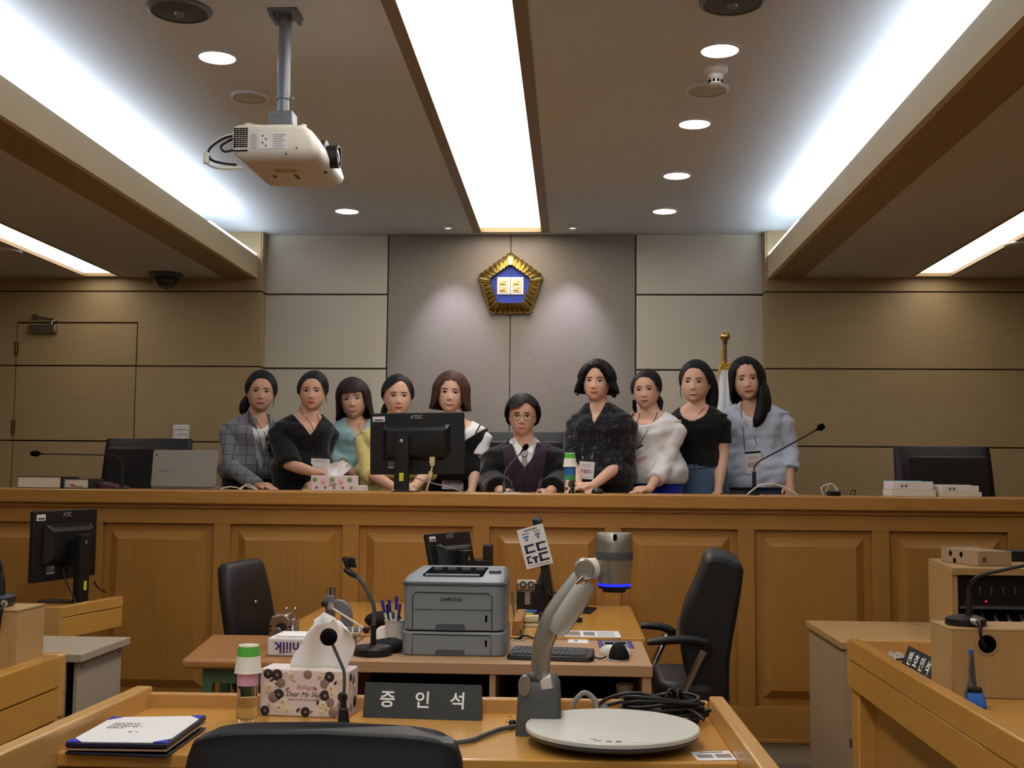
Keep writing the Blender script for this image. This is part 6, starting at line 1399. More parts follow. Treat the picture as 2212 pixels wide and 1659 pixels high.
def person(label, Y, chin, crown, hyaw, hroll, hpitch, sc, yaw, sw, hair, top, skin='skin', arms=(), lips='lip', smile=.3, teeth=False, hipz=.93, male=0, seated=False, bottoms='cloth_navy', glasses=False, neck_r=.049, torso=1.0, lean=0, hs_fix=None):
    pc, pt = at(chin[0], chin[1], Y-.04), at(crown[0], crown[1], Y)
    hs = hs_fix or (pt.z-pc.z)/.241
    hc = V(((pc.x+pt.x)/2, Y-.02, pc.z+.114*hs))
    HM = Matrix.Translation(hc) @ Matrix.Rotation(R(hyaw), 4, 'Z') @ Matrix.Rotation(R(hroll), 4, 'Y') @ Matrix.Rotation(R(hpitch), 4, 'X') @ Matrix.Scale(hs, 4)
    S = at(sc[0], sc[1], Y); ca, sa = math.cos(R(yaw)), math.sin(R(yaw))
    lat = V((ca, sa, 0)); dep = V((-sa, ca, 0)); sw = sw-.025; SL, SR = S-lat*(sw/2-.03)+V((0, 0, -.042)), S+lat*(sw/2-.03)+V((0, 0, -.042))
    fl = .45; hip = V((S.x-lean*.0, Y+.02, fl+(hipz if not seated else .52))); hip.x = S.x+lean
    t = thing('person', label, 'person', (hip.x, hip.y, fl))
    H = S.z-hip.z
    TT = [(-.25, .150, .105), (-.12, .168, .118), (.0, .170, .118), (.2, .148, .104), (.38, .126, .092), (.55, .132, .098), (.72, .146, .112), (.86, .150, .105), (.95, .150, .090), (.985, sw/2-.015, .074), (1.0, sw/2-.035, .068)]
    if male: TT = [(-.2, .165, .12), (0, .165, .12), (.3, .155, .115), (.6, .165, .12), (.85, .18, .12), (.95, .18, .105), (.98, sw/2-.015, .09), (1.0, sw/2-.04, .08)]
    def torso_rings(inf=0, flare=0):
        rr = []
        for u, a, b in TT:
            c = hip+(S-hip)*u; c.z = hip.z+H*u; a = a*torso+inf+flare*max(0, 1-max(0, u)/.8); b = b*torso+inf+flare*.7*max(0, 1-max(0, u)/.8)
            rr.append([c+lat*(a*math.copysign(abs(math.cos(w))**.8, math.cos(w)))+dep*(b*math.copysign(abs(math.sin(w))**.85, math.sin(w))) for w in [2*math.pi*k/36 for k in range(36)]])
        N0 = HM @ V((0, .012, -.075))
        for f, a, b in ((.022, sw/2*.66, .062), (.045, .078, .058), (.062, neck_r+.006, neck_r+.006)):
            c = S+(N0-S)*(f/max(.08, (N0-S).length)); c.z = S.z+f
            rr.append([c+lat*((a+inf)*math.cos(w))+dep*((b+inf)*math.sin(w)) for w in [2*math.pi*k/36 for k in range(36)]])
        return rr, N0
    rr, N0 = torso_rings()
    body = MB().loft(rr)
    Nb = S+V((0, 0, .03)); body.tube([Nb, Nb*.5+N0*.5, N0, HM @ V((0, .012, -.03))], [neck_r*1.12, neck_r, neck_r, neck_r*1.05], 24)
    hd = head_shell(male); body.add([HM @ v for v in hd.v], hd.f)
    chains = []
    for s, spec in zip((-1, 1), arms):
        sh = SL if s < 0 else SR
        if spec is None: el, wr, hdir = sh+V((s*.03, .03, -.27)), sh+V((s*.02, -.03, -.50)), V((0, -.1, -1))
        else: el, wr = at(*spec[0]), at(*spec[1]); hdir = V(spec[2]) if len(spec) > 2 else (wr-el)
        hdir = hdir.normalized(); chains.append((sh, el, wr, hdir))
        k = 1.12 if male else 1.0
        body.tube([sh-lat*(s*.03)+V((0, 0, .01)), sh*.7+el*.3, el, el*.6+wr*.4, wr], [.043*k, .041*k, .035*k, .034*k, .023*k], 16)
        side = hdir.cross(V((0, 0, 1)) if abs(hdir.z) < .8 else V((0, 1, 0))).normalized(); nrm = side.cross(hdir)
        body.tube([wr-hdir*.01, wr+hdir*.025, wr+hdir*.06, wr+hdir*.085], [.022, .026, .028, .022], 12)
        for j in range(4):
            o_ = (j-1.5)*.0165; b0 = wr+hdir*.072+side*o_; L = (.062, .072, .068, .054)[j]
            body.tube([b0, b0+hdir*L*.45-nrm*.006, b0+hdir*L*.8-nrm*.018, b0+hdir*L*.95-nrm*.028], [.0088, .0085, .0078, .006], 8)
        b0 = wr+hdir*.028-side*s*.02; body.tube([b0, b0-side*s*.022+hdir*.022, b0-side*s*.028+hdir*.05-nrm*.008], [.0105, .0098, .0075], 8)
    legs = MB(); LP = []
    for s in (-1, 1):
        hj = hip+lat*(s*.085)+V((0, 0, -.04))
        if seated: kn, an = hj+V((s*.02, -.40, .0)), hj+V((s*.03, -.38, -.42))
        else: kn, an = V((hj.x, hj.y-.01, fl+.46)), V((hj.x, hj.y+.02, fl+.07))
        LP.append((hj, kn, an)); body.tube([hj+V((0, 0, .03)), hj*.5+kn*.5, kn, kn*.6+an*.4, an], [.085, .07, .05, .05, .033], 14)
        body.tube([an+V((0, .02, -.03)), an+V((0, -.04, -.045)), an+V((0, -.13, -.055))], [.032, .034, .022], 12)
    rb = remesh(body, .0052, 3)
    bo = rb.build('body', skin, t, smooth=0, fix=False); bo.data.polygons.foreach_set('use_smooth', [True]*len(bo.data.polygons))
    # ---------------- face
    def fp(x, z, off=.0012): return HM @ V((x, face_y(x, z, male)-off, z))
    for s in (-1, 1):
        rows = []
        for i in range(5):
            v = i/4; rows.append([fp(s*.0315+(-.015+.030*j/10), -.010+((.0046 if not teeth else .0034)*(1-2*v))*math.sin(math.pi*(j+.35)/10.7)+.0015*s*(j/10-.5), .0016) for j in range(11)])
        ey = MB().grid(rows).build('eye', 'eye_white', t, smooth=70, solid=.0006)
        cx = s*.031; rows = [[fp(cx+.0062*r_*math.cos(a), -.0095+.0052*r_*math.sin(a)*(1 if math.sin(a) > 0 else .9), .0026) for a in [2*math.pi*k/14 for k in range(15)]] for r_ in (.05, 1)]
        MB().grid(rows).build('iris', 'iris', ey, smooth=70, solid=.0004)
        MB().tube([fp(s*.0315+s*(-.0155+.031*j/8), .0078-.0156+.0052*math.sin(math.pi*(j+.4)/8.8), .0022) for j in range(9)], [.0010, .0018, .0021, .0016], 6).build('lash_line', 'iris', ey)
        rows = []
        for i in range(3):
            v = i/2-.5; rows.append([fp(s*(.013+.036*j/8), .0085+.0045*math.sin(math.pi*(j+1.5)/10.5)+v*(.0055 if male else .0046)*(1-.6*(j/8)**2), .0014) for j in range(9)])
        MB().grid(rows).build('eyebrow', 'brow', t, smooth=70, solid=.0012)
    mw = .0235+.006*smile; rows = []
    for i in range(7):
        v = i/6; q = []
        for j in range(17):
            u = j/16*2-1; up = .0072*(1-u*u)**.8*(1-.18*GA(u, .16)); lo = -.0090*(1-u*u)**.7; zc = -.073+.008*smile*(abs(u)**1.6)-.002*smile
            x_ = mw*u; z_ = zc+up+(lo-up)*v; q.append(fp(x_, z_, .0012+.0014*math.sin(math.pi*v)))
        rows.append(q)
    lp = MB().grid(rows).build('lips', lips, t, smooth=80, solid=.0008)
    if teeth:
        rows = []
        for i in range(3):
            v = i/2; rows.append([fp(mw*.8*u_, -.073+.008*smile*abs(u_)**1.6-.002*smile+(.0022-.0045*v)*(1-u_*u_)**.5, .0032) for u_ in [k/6-1 for k in range(13)]])
        MB().grid(rows).build('teeth', 'teeth', lp, smooth=70, solid=.0004)
    else:
        MB().tube([fp(mw*.96*u_, -.073+.008*smile*abs(u_)**1.6-.002*smile-.0005, .0026) for u_ in [k/6-1 for k in range(13)]], .0008, 6).build('mouth_line', 'maroon', lp)
    for s in (-1, 1): MB().ball(fp(s*.0065, -.0530, -.0005), .0022, 8, 6).build('nostril', 'maroon', t)
    if glasses:
        gl = MB(); 
        for s in (-1, 1):
            c = HM @ V((s*.0335, face_y(s*.02, -.012)-.010, -.014)); ax, az = HM.to_3x3() @ V((1, 0, 0)), HM.to_3x3() @ V((0, 0, 1))
            gl.tube([c+ax*(.0225*math.cos(2*math.pi*k/24))+az*(.0195*math.sin(2*math.pi*k/24)) for k in range(25)], .0013, 6)
            gl.tube([HM @ V((s*.056, face_y(.02, 0)-.008, -.010)), HM @ V((s*.078, -.05, -.008)), HM @ V((s*.083, .01, -.004))], .0012, 6)
        gl.tube([HM @ V((x_, face_y(.0, -.009)-.004, -.010+.004*(1-(x_/.011)**2))) for x_ in (-.011, -.005, 0, .005, .011)], .0012, 6)
        gl.build('glasses', 'brass_dark', t)
    # ---------------- hair
    if hair:
        tab = hair['tab']; gro = hair.get('g', .010)+.006; n = 96; nt_, nf = 18, 14; rings = []
        cen = V((0, .010, .014)); px_ = hair.get('part', 0.0)
        cols = []
        for k in range(n):
            ph = -math.pi+2*math.pi*(k+.5)/n; d = math.degrees(ph)
            e_end, fall, fl_, vol = tabi(tab, d) if tab[0][0] < -1 else tabi(tab, abs(d))
            jit = .5*math.sin(d*.9+3)+.5*math.sin(d*2.3+1)
            e_end += 2.0*jit*hair.get('rag', 1); fall *= 1+.05*jit; col = []
            rp_ = 1+.014*math.sin(d*.55)+.012*math.sin(d*1.31+2)+.008*math.sin(d*2.7)
            for i in range(nt_):
                u = i/(nt_-1); e = R(89+(e_end-89)*u); rx, ry, rz = .0775+gro+vol*u, .0935+gro+vol*u, .098+gro
                off = px_*max(0, math.sin(e))
                p = cen+V((rx*math.cos(e)*math.sin(ph)*rp_+off, -ry*math.cos(e)*math.cos(ph)*rp_, rz*math.sin(e)))
                if e < 0: p.x *= 1-.10*(math.sin(-e)); 
                col.append(p)
            last = col[-1]; out = V((math.sin(ph), -math.cos(ph), 0))
            for i in range(1, nf+1):
                u = i/nf; w = fl_*(u**2)+hair.get('wave', 0)*math.sin(u*7+ph*2)
                back = V((0, hair.get('back', 0)*u, 0))
                col.append(last+V((0, 0, -fall*u))+out*w+back)
            cols.append(col)
        m_ = len(cols[0]); mb = MB(); mb.v = [HM @ p for c in cols for p in c]
        for k in range(n):
            k2 = (k+1) % n
            for i in range(m_-1): mb.f.append([k*m_+i, k2*m_+i, k2*m_+i+1, k*m_+i+1])
        # hair below the shoulders swings in world space
        ho = mb.build('hair', hair.get('m', 'hair_black'), t, smooth=80, solid=0, fix=True)
        sm = ho.modifiers.new('s', 'SOLIDIFY'); sm.thickness = hair.get('th', .007)*hs; sm.offset = -1
        for P, rad in hair.get('locks', ()):
            MB().tube([HM @ V(p) for p in P], [r_*hs for r_ in rad], 12, 5).build('hair_lock', hair.get('m', 'hair_black'), t, smooth=80)
        if hair.get('tie'): MB().ball(HM @ V(hair['tie'][0]), tuple(q*hs for q in hair['tie'][1]), 16, 10).build('hair_tie', hair['tie'][2], t)
    # ---------------- clothes
    def loc(v): q = v-V((S.x, S.y, S.z)); return q.dot(lat), q.dot(dep), q.z
    res = {'t': t, 'HM': HM, 'S': S, 'lat': lat, 'dep': dep, 'loc': loc, 'chains': chains, 'hip': hip, 'bvh': [BVHTree.FromPolygons([tuple(v) for v in rb.v], rb.f)]}
    for spec in top:
        inf = spec.get('inf', .010); rr, _ = torso_rings(inf, spec.get('flare', 0)); lo = spec.get('lo', -.25)
        keep = [r_ for r_, (u, a, b) in zip(rr, TT) if u >= lo]+rr[len(TT):]
        mb = MB().loft(keep)
        sl = spec.get('sleeve', .5); sr = spec.get('sr', (.054, .05)); 
        if not isinstance(sl, (list, tuple)): sl = (sl, sl)
        for (sh, el, wr, hd_), s, q in zip(chains, (-1, 1), sl):
            if q <= 0: continue
            P = [sh-lat*(s*.05)+V((0, 0, .012)), sh-lat*(s*.02)+V((0, 0, .006)), sh+lat*(s*.004)+V((0, 0, -.014))]; tot = (el-sh).length+(wr-el).length; L = q*tot; a1 = (el-sh).length
            if L <= a1: P += [sh+(el-sh)*(L*.5/a1), sh+(el-sh)*(L/a1)]
            else: P += [sh*.5+el*.5, el, el+(wr-el)*min(1, (L-a1)/(wr-el).length)]
            k = len(P); s0, s1 = sr[0]*.86, sr[1]*.88; radii = [s0*.45, s0*.85, s0]+[s0+(s1-s0)*(i+1)/(k-3) for i in range(k-3)]
            mb.tube(P, radii, 18)
        wrk = spec.get('wrinkle', .002)*1.9; mb = remesh(mb, spec.get('vox', .007), 2)
        if wrk:
            nv = []
            for v in mb.v:
                n_ = noise.noise(v*17)*.5+noise.noise(V((v.x*8+v.z*9, v.y*8, v.z*26-v.x*12)))*.7+noise.noise(V((v.x*30, v.y*30, v.z*9)))*.35
                d = V((v.x-S.x, v.y-S.y, 0)); d = d.normalized() if d.length > 1e-4 else d; nv.append(v+d*(wrk*n_))
            mb.v = nv
        if 'neck' in spec:
            kind, a_, bf, bb = spec['neck']; x0 = spec.get('nx', 0); z0 = spec.get('nz', .035)
            def g(v):
                lx, ly, lz = loc(v); lx -= x0; lz -= z0; b_ = bf if ly < .005 else bb
                if lz > 0: return abs(lx)/a_-1 if lz < .2 else -1
                if kind == 'v': return abs(lx)/a_-(1+lz/b_)
                return math.sqrt((lx/a_)**2+(lz/b_)**2)-1
            mb = cut(mb, g)
        if 'keep' in spec: mb = cut(mb, spec['keep'](res))
        if spec.get('push'): 
            bm = bmesh.new(); vs = [bm.verts.new(v) for v in mb.v]
            for f in mb.f:
                try: bm.faces.new([vs[i] for i in f])
                except ValueError: pass
            bm.normal_update(); mb.v = [v.co+v.normal*spec['push'] for v in bm.verts]; bm.free()
        ob = mb.build(spec['name'], spec['m'], t, smooth=0, fix=False); ob.data.polygons.foreach_set('use_smooth', [True]*len(ob.data.polygons))
        if spec.get('label'): ob['label'] = spec['label']
        sm = ob.modifiers.new('s', 'SOLIDIFY'); sm.thickness = .003; sm.offset = 1
        res['bvh'].append(BVHTree.FromPolygons([tuple(v) for v in mb.v], mb.f))
    if bottoms:
        mb = MB(); rr = torso_rings(.008)[0][:4 if not seated else 3]
        mb.loft(rr)
        for hj, kn, an in LP: mb.tube([hj+V((0, 0, .05)), hj*.5+kn*.5, kn, an+V((0, 0, .03))], [.10, .085, .068, .055], 16)
        mb = remesh(mb, .011, 2); ob = mb.build('trousers', bottoms, t, smooth=0, fix=False); ob.data.polygons.foreach_set('use_smooth', [True]*len(ob.data.polygons))
        res['bvh'].append(BVHTree.FromPolygons([tuple(v) for v in mb.v], mb.f))
    for (hj, kn, an), s in zip(LP, (-1, 1)):
        MB().loft([[an+V((.045*k_*math.cos(w), -.05+.125*k_*math.sin(w), z_-(an.z-(fl if not seated else fl)) if not seated else z_-(an.z-fl))) for w in [2*math.pi*q/20 for q in range(20)]] for k_, z_ in ((.95, .001), (1, .02), (.9, .05), (.5, .075))]).build('shoe', 'black_leather', t, smooth=50)
    def hit(x, y, off=.005):
        d = _ray(x, y).normalized(); best = None
        for b in res['bvh']:
            h = b.ray_cast(EYE, d, 20)
            if h[0] is not None and (best is None or h[3] < best): best = h[3]
        if best is None: return at(x, y, Y-.12)
        return EYE+d*(best-off)
    res['hit'] = hit
    return res
def lanyard(p, paths, m='ink_black', r=.0018):
    for P in paths: MB().tube([p['hit'](x, y, .005) for x, y in P], r, 6, 4).build('lanyard', m, p['t'])
def badge(p, cx, cy, w, h, rot, name, lines=True, off=.012, clip=True):
    c = p['hit'](cx, cy, off); k = (c-EYE).length/FPX; X = (CR*math.cos(R(rot))-CU*math.sin(R(rot))); nrm = -CF*.97+CR*.0; B = basis(c, X, nrm)
    W, H = w*k, h*k
    o = MB(B).rbox((-W/2, -H/2, -.001), (W/2, H/2, .001), .003, 'Z').build('name_badge', 'white_paper', p['t']); 
    if name: text(name, H*.28, 'ink_magenta', o, B @ Matrix.Translation((0, -H*.08, .0012)), depth=.0003, bold=.0006, sx=min(1, W*.86/(H*.28*len(name)*.98)))
    if lines:
        for z_ in (.32, .22): MB(B).box((-W*.3, H*z_-.0012, .001), (W*.3, H*z_+.0012, .0014)).build('badge_line', 'ink_grey', o)
        MB(B).box((-W*.35, -H*.40-.001, .001), (W*.35, -H*.40+.001, .0014)).build('badge_line', 'ink_grey', o)
    if clip: MB(B).box((-W*.5, H/2, -.001), (W*.5, H/2+.012, .0005)).build('badge_sleeve', 'glass_tint', o)
    return o
# ---- hair tables: (angle from the front, end elevation, fall, flare, volume)
TIED = [(0, 34, 0, 0, 0), (22, 30, 0, 0, 0), (38, 19, 0, 0, 0), (54, 0, 0, 0, .001), (68, -12, .0, 0, .002), (82, -14, .0, 0, .002), (95, -14, .0, 0, .003), (130, -34, .004, 0, .002), (180, -42, .006, 0, .0)]
LONG_ = lambda L, fl=.01: [(0, 52, 0, 0, 0), (24, 48, 0, 0, 0), (40, 30, .004, 0, .002), (52, 14, L*.35, 0, .004), (62, 4, L*.85, .004, .006), (80, 0, L, fl, .008), (130, 0, L, fl, .006), (180, 0, L, fl, .004)]
BANG = lambda L, fl=.01: [(0, 13, .0, 0, .004), (30, 12, 0, 0, .004), (44, 10, .01, 0, .004), (54, 6, L*.55, .0, .006), (66, 2, L*.9, fl*.5, .008), (85, 0, L, fl, .008), (130, 0, L, fl, .006), (180, 0, L, fl, .004)]
tail = [([(-.05, .085, -.02), (-.075, .10, -.06), (-.085, .09, -.10), (-.08, .075, -.13)], [.02, .03, .028, .012])]
P1 = person('woman in a grey plaid jacket over a white top, leftmost of the group', 6.86, (568, 886), (560, 799), 16, 3, 0, (546, 918), 34, .37, dict(tab=TIED, g=.009, locks=[([(-.03, .09, .0), (-.06, .105, -.04), (-.085, .09, -.085), (-.088, .07, -.125), (-.07, .06, -.145)], [.02, .032, .034, .026, .008]), ([(.074, -.03, .03), (.078, -.03, -.03), (.075, -.02, -.09)], [.003, .003, .001])]),
    [dict(name='white_top', m='cloth_white', inf=.006, sleeve=0, neck=('o', .075, .075, .03), nz=.045), dict(name='plaid_jacket', m='cloth_plaid', inf=.018, flare=.012, sleeve=.97, sr=(.064, .046), wrinkle=.004, neck=('v', .068, .34, .02), nx=.012, nz=.05)],
    'skin', [((500, 1010, 6.68), (560, 1052, 6.46), (.7, -.4, .0)), None], smile=.1, bottoms='cloth_navy')
lap = P1
for s, pts in ((-1, [(536, 882), (531, 905), (546, 918), (553, 950), (572, 1000), (582, 1030), (575, 985), (560, 940), (551, 905)]), (1, [(577, 897), (586, 905), (592, 922), (594, 950), (591, 940), (586, 915)])):
    q = [P1['hit'](x, y, .004) for x, y in pts]
    MB().prism(q, -CF*.004).build('lapel', 'cloth_plaid', P1['t'])
lanyard(P1, [[(549, 892), (556, 912), (572, 936), (583, 950)], [(576, 893), (582, 915), (585, 940), (586, 950)]])
for (x0, y0, x1, y1) in ((574, 943, 585, 953), (580, 958, 589, 976), (586, 950, 594, 990)): MB().prism([P1['hit'](x, y, .010) for x, y in ((x0, y0), (x1, y0), (x1, y1), (x0, y1))], -CF*.002).build('printed_mark', 'ink_black', P1['t'])
P2 = person('woman in a loose black V-neck top with tied back hair, second from left', 6.62, (675, 884), (675, 800), 8, 0, 0, (657, 914), 26, .375, dict(tab=TIED, g=.009, part=.01, locks=[([(-.03, .09, -.03), (-.05, .10, -.07), (-.055, .09, -.10)], [.02, .024, .01]), ([(.078, -.015, .0), (.084, -.01, -.05), (.088, -.01, -.075)], [.002, .002, .001])]),
    [dict(name='black_top', m='cloth_black', inf=.010, flare=.004, sleeve=.50, sr=(.066, .080), wrinkle=.004, neck=('v', .09, .125, .03), nx=.01, nz=.05)], 'skin', [((624, 1004, 6.48), (684, 1022, 6.36), (1, -.1, -.05)), ((690, 985, 6.72), (682, 1040, 6.60), (-.3, -.5, -.3))], smile=.05, bottoms='cloth_black')
lanyard(P2, [[(647, 878), (653, 893), (664, 905), (674, 920), (685, 950), (690, 985)], [(686, 893), (690, 915), (695, 950), (697, 985)]])
badge(P2, 692, 1002, 40, 22, 3, '', True, .03)
P3 = person('smiling woman with long brown hair and fringe in a pale teal shirt', 6.90, (767, 902), (760, 815), 4, -6, 0, (766, 926), 12, .37, dict(tab=BANG(.135, .012), g=.012, m='hair_dark', part=-.004, th=.012),
    [dict(name='teal_shirt', m='cloth_teal', inf=.014, flare=.015, sleeve=(.62, .62), sr=(.062, .062), wrinkle=.006, neck=('v', .06, .16, .02), nx=.012, nz=.045)], 'skin', [((716, 992, 6.80), (770, 1026, 6.60), (1, -.1, 0)), None], smile=.9, teeth=True, bottoms='cloth_denim')
MB().tube([P3['hit'](x, y, .005) for x, y in ((775, 915), (782, 950), (784, 985), (786, 1025))], .0015, 6, 3).build('placket', 'label_green', P3['t'])
MB().prism([P3['hit'](x, y, .008) for x, y in ((752, 925), (762, 922), (773, 948), (766, 945))], -CF*.003).build('collar', 'cloth_teal', P3['t'])
P4 = person('woman in a yellow top standing behind the large monitor', 6.62, (861, 896), (858, 808), 12, 0, 0, (846, 932), 8, .38, dict(tab=[(-180, -42, .006, 0, 0), (-130, -34, .004, 0, .002), (-95, -14, 0, 0, .004), (-78, 0, 0, 0, .004), (-58, 8, 0, 0, .004), (-30, 22, 0, 0, .004), (-5, 36, 0, 0, .002), (12, 41, 0, 0, 0), (30, 32, 0, 0, 0), (48, 8, 0, 0, .001), (66, -8, 0, 0, .002), (95, -14, 0, 0, .003), (130, -34, .004, 0, .002), (180, -42, .006, 0, 0)], g=.010, locks=[([(-.06, .05, -.05), (-.075, .045, -.09), (-.075, .02, -.14), (-.07, .0, -.18)], [.02, .02, .018, .008])]),
    [dict(name='yellow_top', m='cloth_yellow', inf=.014, flare=.02, sleeve=.5, sr=(.060, .062), neck=('o', .08, .07, .03), nz=.045)], 'skin_fair', [((800, 1024, 6.54), (853, 1054, 6.32), (.9, -.4, 0)), ((925, 1020, 6.54), (893, 1054, 6.32), (-.7, -.5, 0))], smile=.25, bottoms='cloth_yellow')
badge(P4, 856, 1048, 10, 26, 0, '', False, .02, False)
P5 = person('smiling woman with brown bob in white tee and black strap dress', 6.78, (975, 889), (974, 800), 2, 3, 0, (990, 925), -6, .38, dict(tab=[(0, 34, 0, 0, .002), (20, 26, 0, 0, .003), (38, 10, .01, .0, .004), (50, 4, .07, 0, .006), (62, 0, .105, .006, .010), (85, 0, .115, .012, .016), (130, 0, .115, .012, .012), (180, 0, .115, .01, .006)], g=.011, m='hair_brown', th=.014),
    [dict(name='white_tee', m='cloth_white', inf=.010, sleeve=.36, sr=(.055, .062), neck=('o', .085, .085, .03), nz=.045, wrinkle=.003), dict(name='black_dress', m='cloth_black', inf=.017, flare=.015, sleeve=0, keep=lambda r: (lambda v: -1 if r['loc'](v)[2] > .02 else (-(r['loc'](v)[2]+.12-.07*max(0, r['loc'](v)[0])/.1)*8))), ],
    'skin_fair', [None, ((1027, 1010, 6.72), (1020, 1056, 6.62), (-.1, -.3, -.5))], smile=.6, teeth=True, bottoms='cloth_black')
lanyard(P5, [[(1038, 917), (1028, 935), (1021, 955), (1018, 975)]], 'cloth_black', .004)
lanyard(P5, [[(1003, 912), (1005, 940), (1004, 985), (1001, 1020)], [(955, 912), (962, 950), (968, 985), (972, 1020)]])
badge(P5, 978, 1041, 46, 32, 1, '응웬티꾸엔', True, .03)
P6 = person('man with round glasses in a black robe with plum facing, seated', 6.50, (1129, 939), (1129, 852), 0, 0, 0, (1134, 972), 0, .43, dict(tab=[(-180, -30, .0, 0, .003), (-120, -26, 0, 0, .004), (-95, -14, 0, 0, .006), (-75, -2, .004, 0, .006), (-55, 20, 0, 0, .006), (-30, 18, 0, 0, .006), (-5, 24, 0, 0, .004), (15, 38, 0, 0, .003), (35, 32, 0, 0, .003), (55, 20, 0, 0, .005), (75, 0, .004, 0, .006), (95, -14, 0, 0, .006), (120, -26, 0, 0, .004), (180, -30, 0, 0, .003)], g=.019, th=.014, rag=1.8),
    [dict(name='white_shirt', m='cloth_white', inf=.006, sleeve=0, neck=('v', .052, .075, .02), nz=.062), dict(name='black_robe', m='cloth_robe', inf=.020, flare=.02, sleeve=.85, sr=(.080, .082), wrinkle=.006, neck=('v', .085, .20, .03), nz=.045)],
    'skin', [((1062, 1042, 6.42), (1085, 1066, 6.20), (.5, -.8, 0)), ((1212, 1042, 6.42), (1185, 1066, 6.20), (-.5, -.8, 0))], smile=.1, lips='lip_pale', male=1, seated=True, bottoms='cloth_robe', glasses=True, neck_r=.056)
t = P6['t']
def patch(p, pts, m, name, off=.006, th=.003):
    q = [p['hit'](x, y, off) for x, y in pts]; return MB().prism(q, -CF*th).build(name, m, p['t'])
def ribbon(p, A, B, m, name, off=.006, n=10):
    rows = []
    a = smooth_path([V((x, y, 0)) for x, y in A], 4); b = smooth_path([V((x, y, 0)) for x, y in B], 4)
    for i in range(len(a)):
        rows.append([p['hit'](a[i].x+(b[i].x-a[i].x)*k/n, a[i].y+(b[i].y-a[i].y)*k/n, off) for k in range(n+1)])
    return MB().grid(rows).build(name, m, p['t'], smooth=80, solid=.003)
ribbon(P6, [(1106, 958), (1117, 985), (1129, 1005), (1133, 1012), (1133, 1040), (1133, 1066)], [(1085, 965), (1088, 985), (1090, 1005), (1092, 1020), (1094, 1040), (1096, 1066)], 'cloth_plum', 'robe_facing')
ribbon(P6, [(1160, 955), (1151, 985), (1140, 1003), (1134, 1012), (1134, 1040), (1134, 1066)], [(1181, 962), (1179, 985), (1177, 1005), (1174, 1020), (1172, 1040), (1169, 1066)], 'cloth_plum', 'robe_facing')
patch(P6, [(1127, 970), (1138, 970), (1141, 978), (1136, 985), (1129, 985), (1124, 977)], 'tie', 'tie_knot', .014, .006)
patch(P6, [(1129, 985), (1136, 985), (1141, 1000), (1134, 1010), (1126, 998)], 'tie', 'tie', .010, .003)
patch(P6, [(1107, 945), (1112, 953), (1131, 970), (1120, 982), (1108, 962)], 'cloth_white', 'collar', .012, .004); patch(P6, [(1158, 943), (1153, 953), (1135, 970), (1148, 981), (1159, 960)], 'cloth_white', 'collar', .012, .004)
P7 = person('woman with a wavy black bob in a dark patterned blouse, right of the judge', 6.52, (1287, 864), (1291, 776), -10, 2, 0, (1299, 896), -16, .375, dict(tab=[(0, 38, 0, 0, 0), (20, 32, 0, 0, .002), (36, 16, .004, 0, .004), (48, 4, .03, 0, .008), (62, 2, .072, .006, .014), (85, 0, .085, .022, .018), (130, 0, .085, .02, .014), (180, 0, .08, .012, .008)], g=.012, th=.013, wave=.003, locks=[([(-.09, -.01, -.06), (-.105, -.01, -.085), (-.125, -.005, -.078)], [.006, .005, .002]), ([(.09, .0, -.07), (.105, .0, -.088), (.118, .0, -.082)], [.012, .010, .003])]),
    [dict(name='patterned_blouse', m='cloth_pattern', inf=.012, flare=.012, sleeve=.46, sr=(.060, .070), wrinkle=.006, neck=('v', .045, .12, .02), nx=-.01, nz=.055)], 'skin_fair', [((1238, 1000, 6.50), (1250, 1052, 6.34), (.4, -.6, -.1)), ((1350, 994, 6.48), (1280, 1050, 6.30), (-.9, -.3, -.1))], smile=.45, bottoms='cloth_black')
badge(P7, 1267, 1016, 33, 38, 4, '이멜데나', True, .02)
MB().tube([P7['hit'](x, y, .006) for x, y in ((1258, 985), (1260, 995))], .0016, 6).tube([P7['hit'](x, y, .006) for x, y in ((1280, 980), (1279, 994))], .0016, 6).build('lanyard_clip', 'silver_pale', P7['t'])
P8 = person('woman with low ponytail in a loose white top and lanyard', 6.66, (1391, 881), (1400, 797), -12, -3, 0, (1409, 908), -26, .37, dict(tab=TIED, g=.009, part=.012, locks=[([(.05, .06, -.05), (.07, .05, -.08), (.075, .03, -.12), (.078, .02, -.16)], [.028, .026, .014, .004]), ([(-.075, .0, -.06), (-.078, .02, -.11), (-.07, .03, -.14)], [.01, .014, .004])]),
    [dict(name='white_top', m='cloth_white', inf=.015, flare=.02, sleeve=.80, sr=(.062, .054), wrinkle=.006, neck=('o', .095, .075, .03), nx=-.01, nz=.04)], 'skin_fair', [None, ((1440, 1000, 6.56), (1402, 1058, 6.40), (-.9, -.3, -.1))], smile=.1, bottoms='cloth_royal')
lanyard(P8, [[(1382, 893), (1376, 915), (1370, 935), (1368, 950)], [(1421, 889), (1412, 910), (1396, 935), (1381, 960)]])
badge(P8, 1385, 990, 32, 42, -28, '안멜데레사', True, .02)
MB().tube([at(x, y, 6.385) for x, y in ((1393, 1052), (1398, 1058), (1403, 1064))], .004, 8).build('wristband', 'black_plastic', P8['t'])
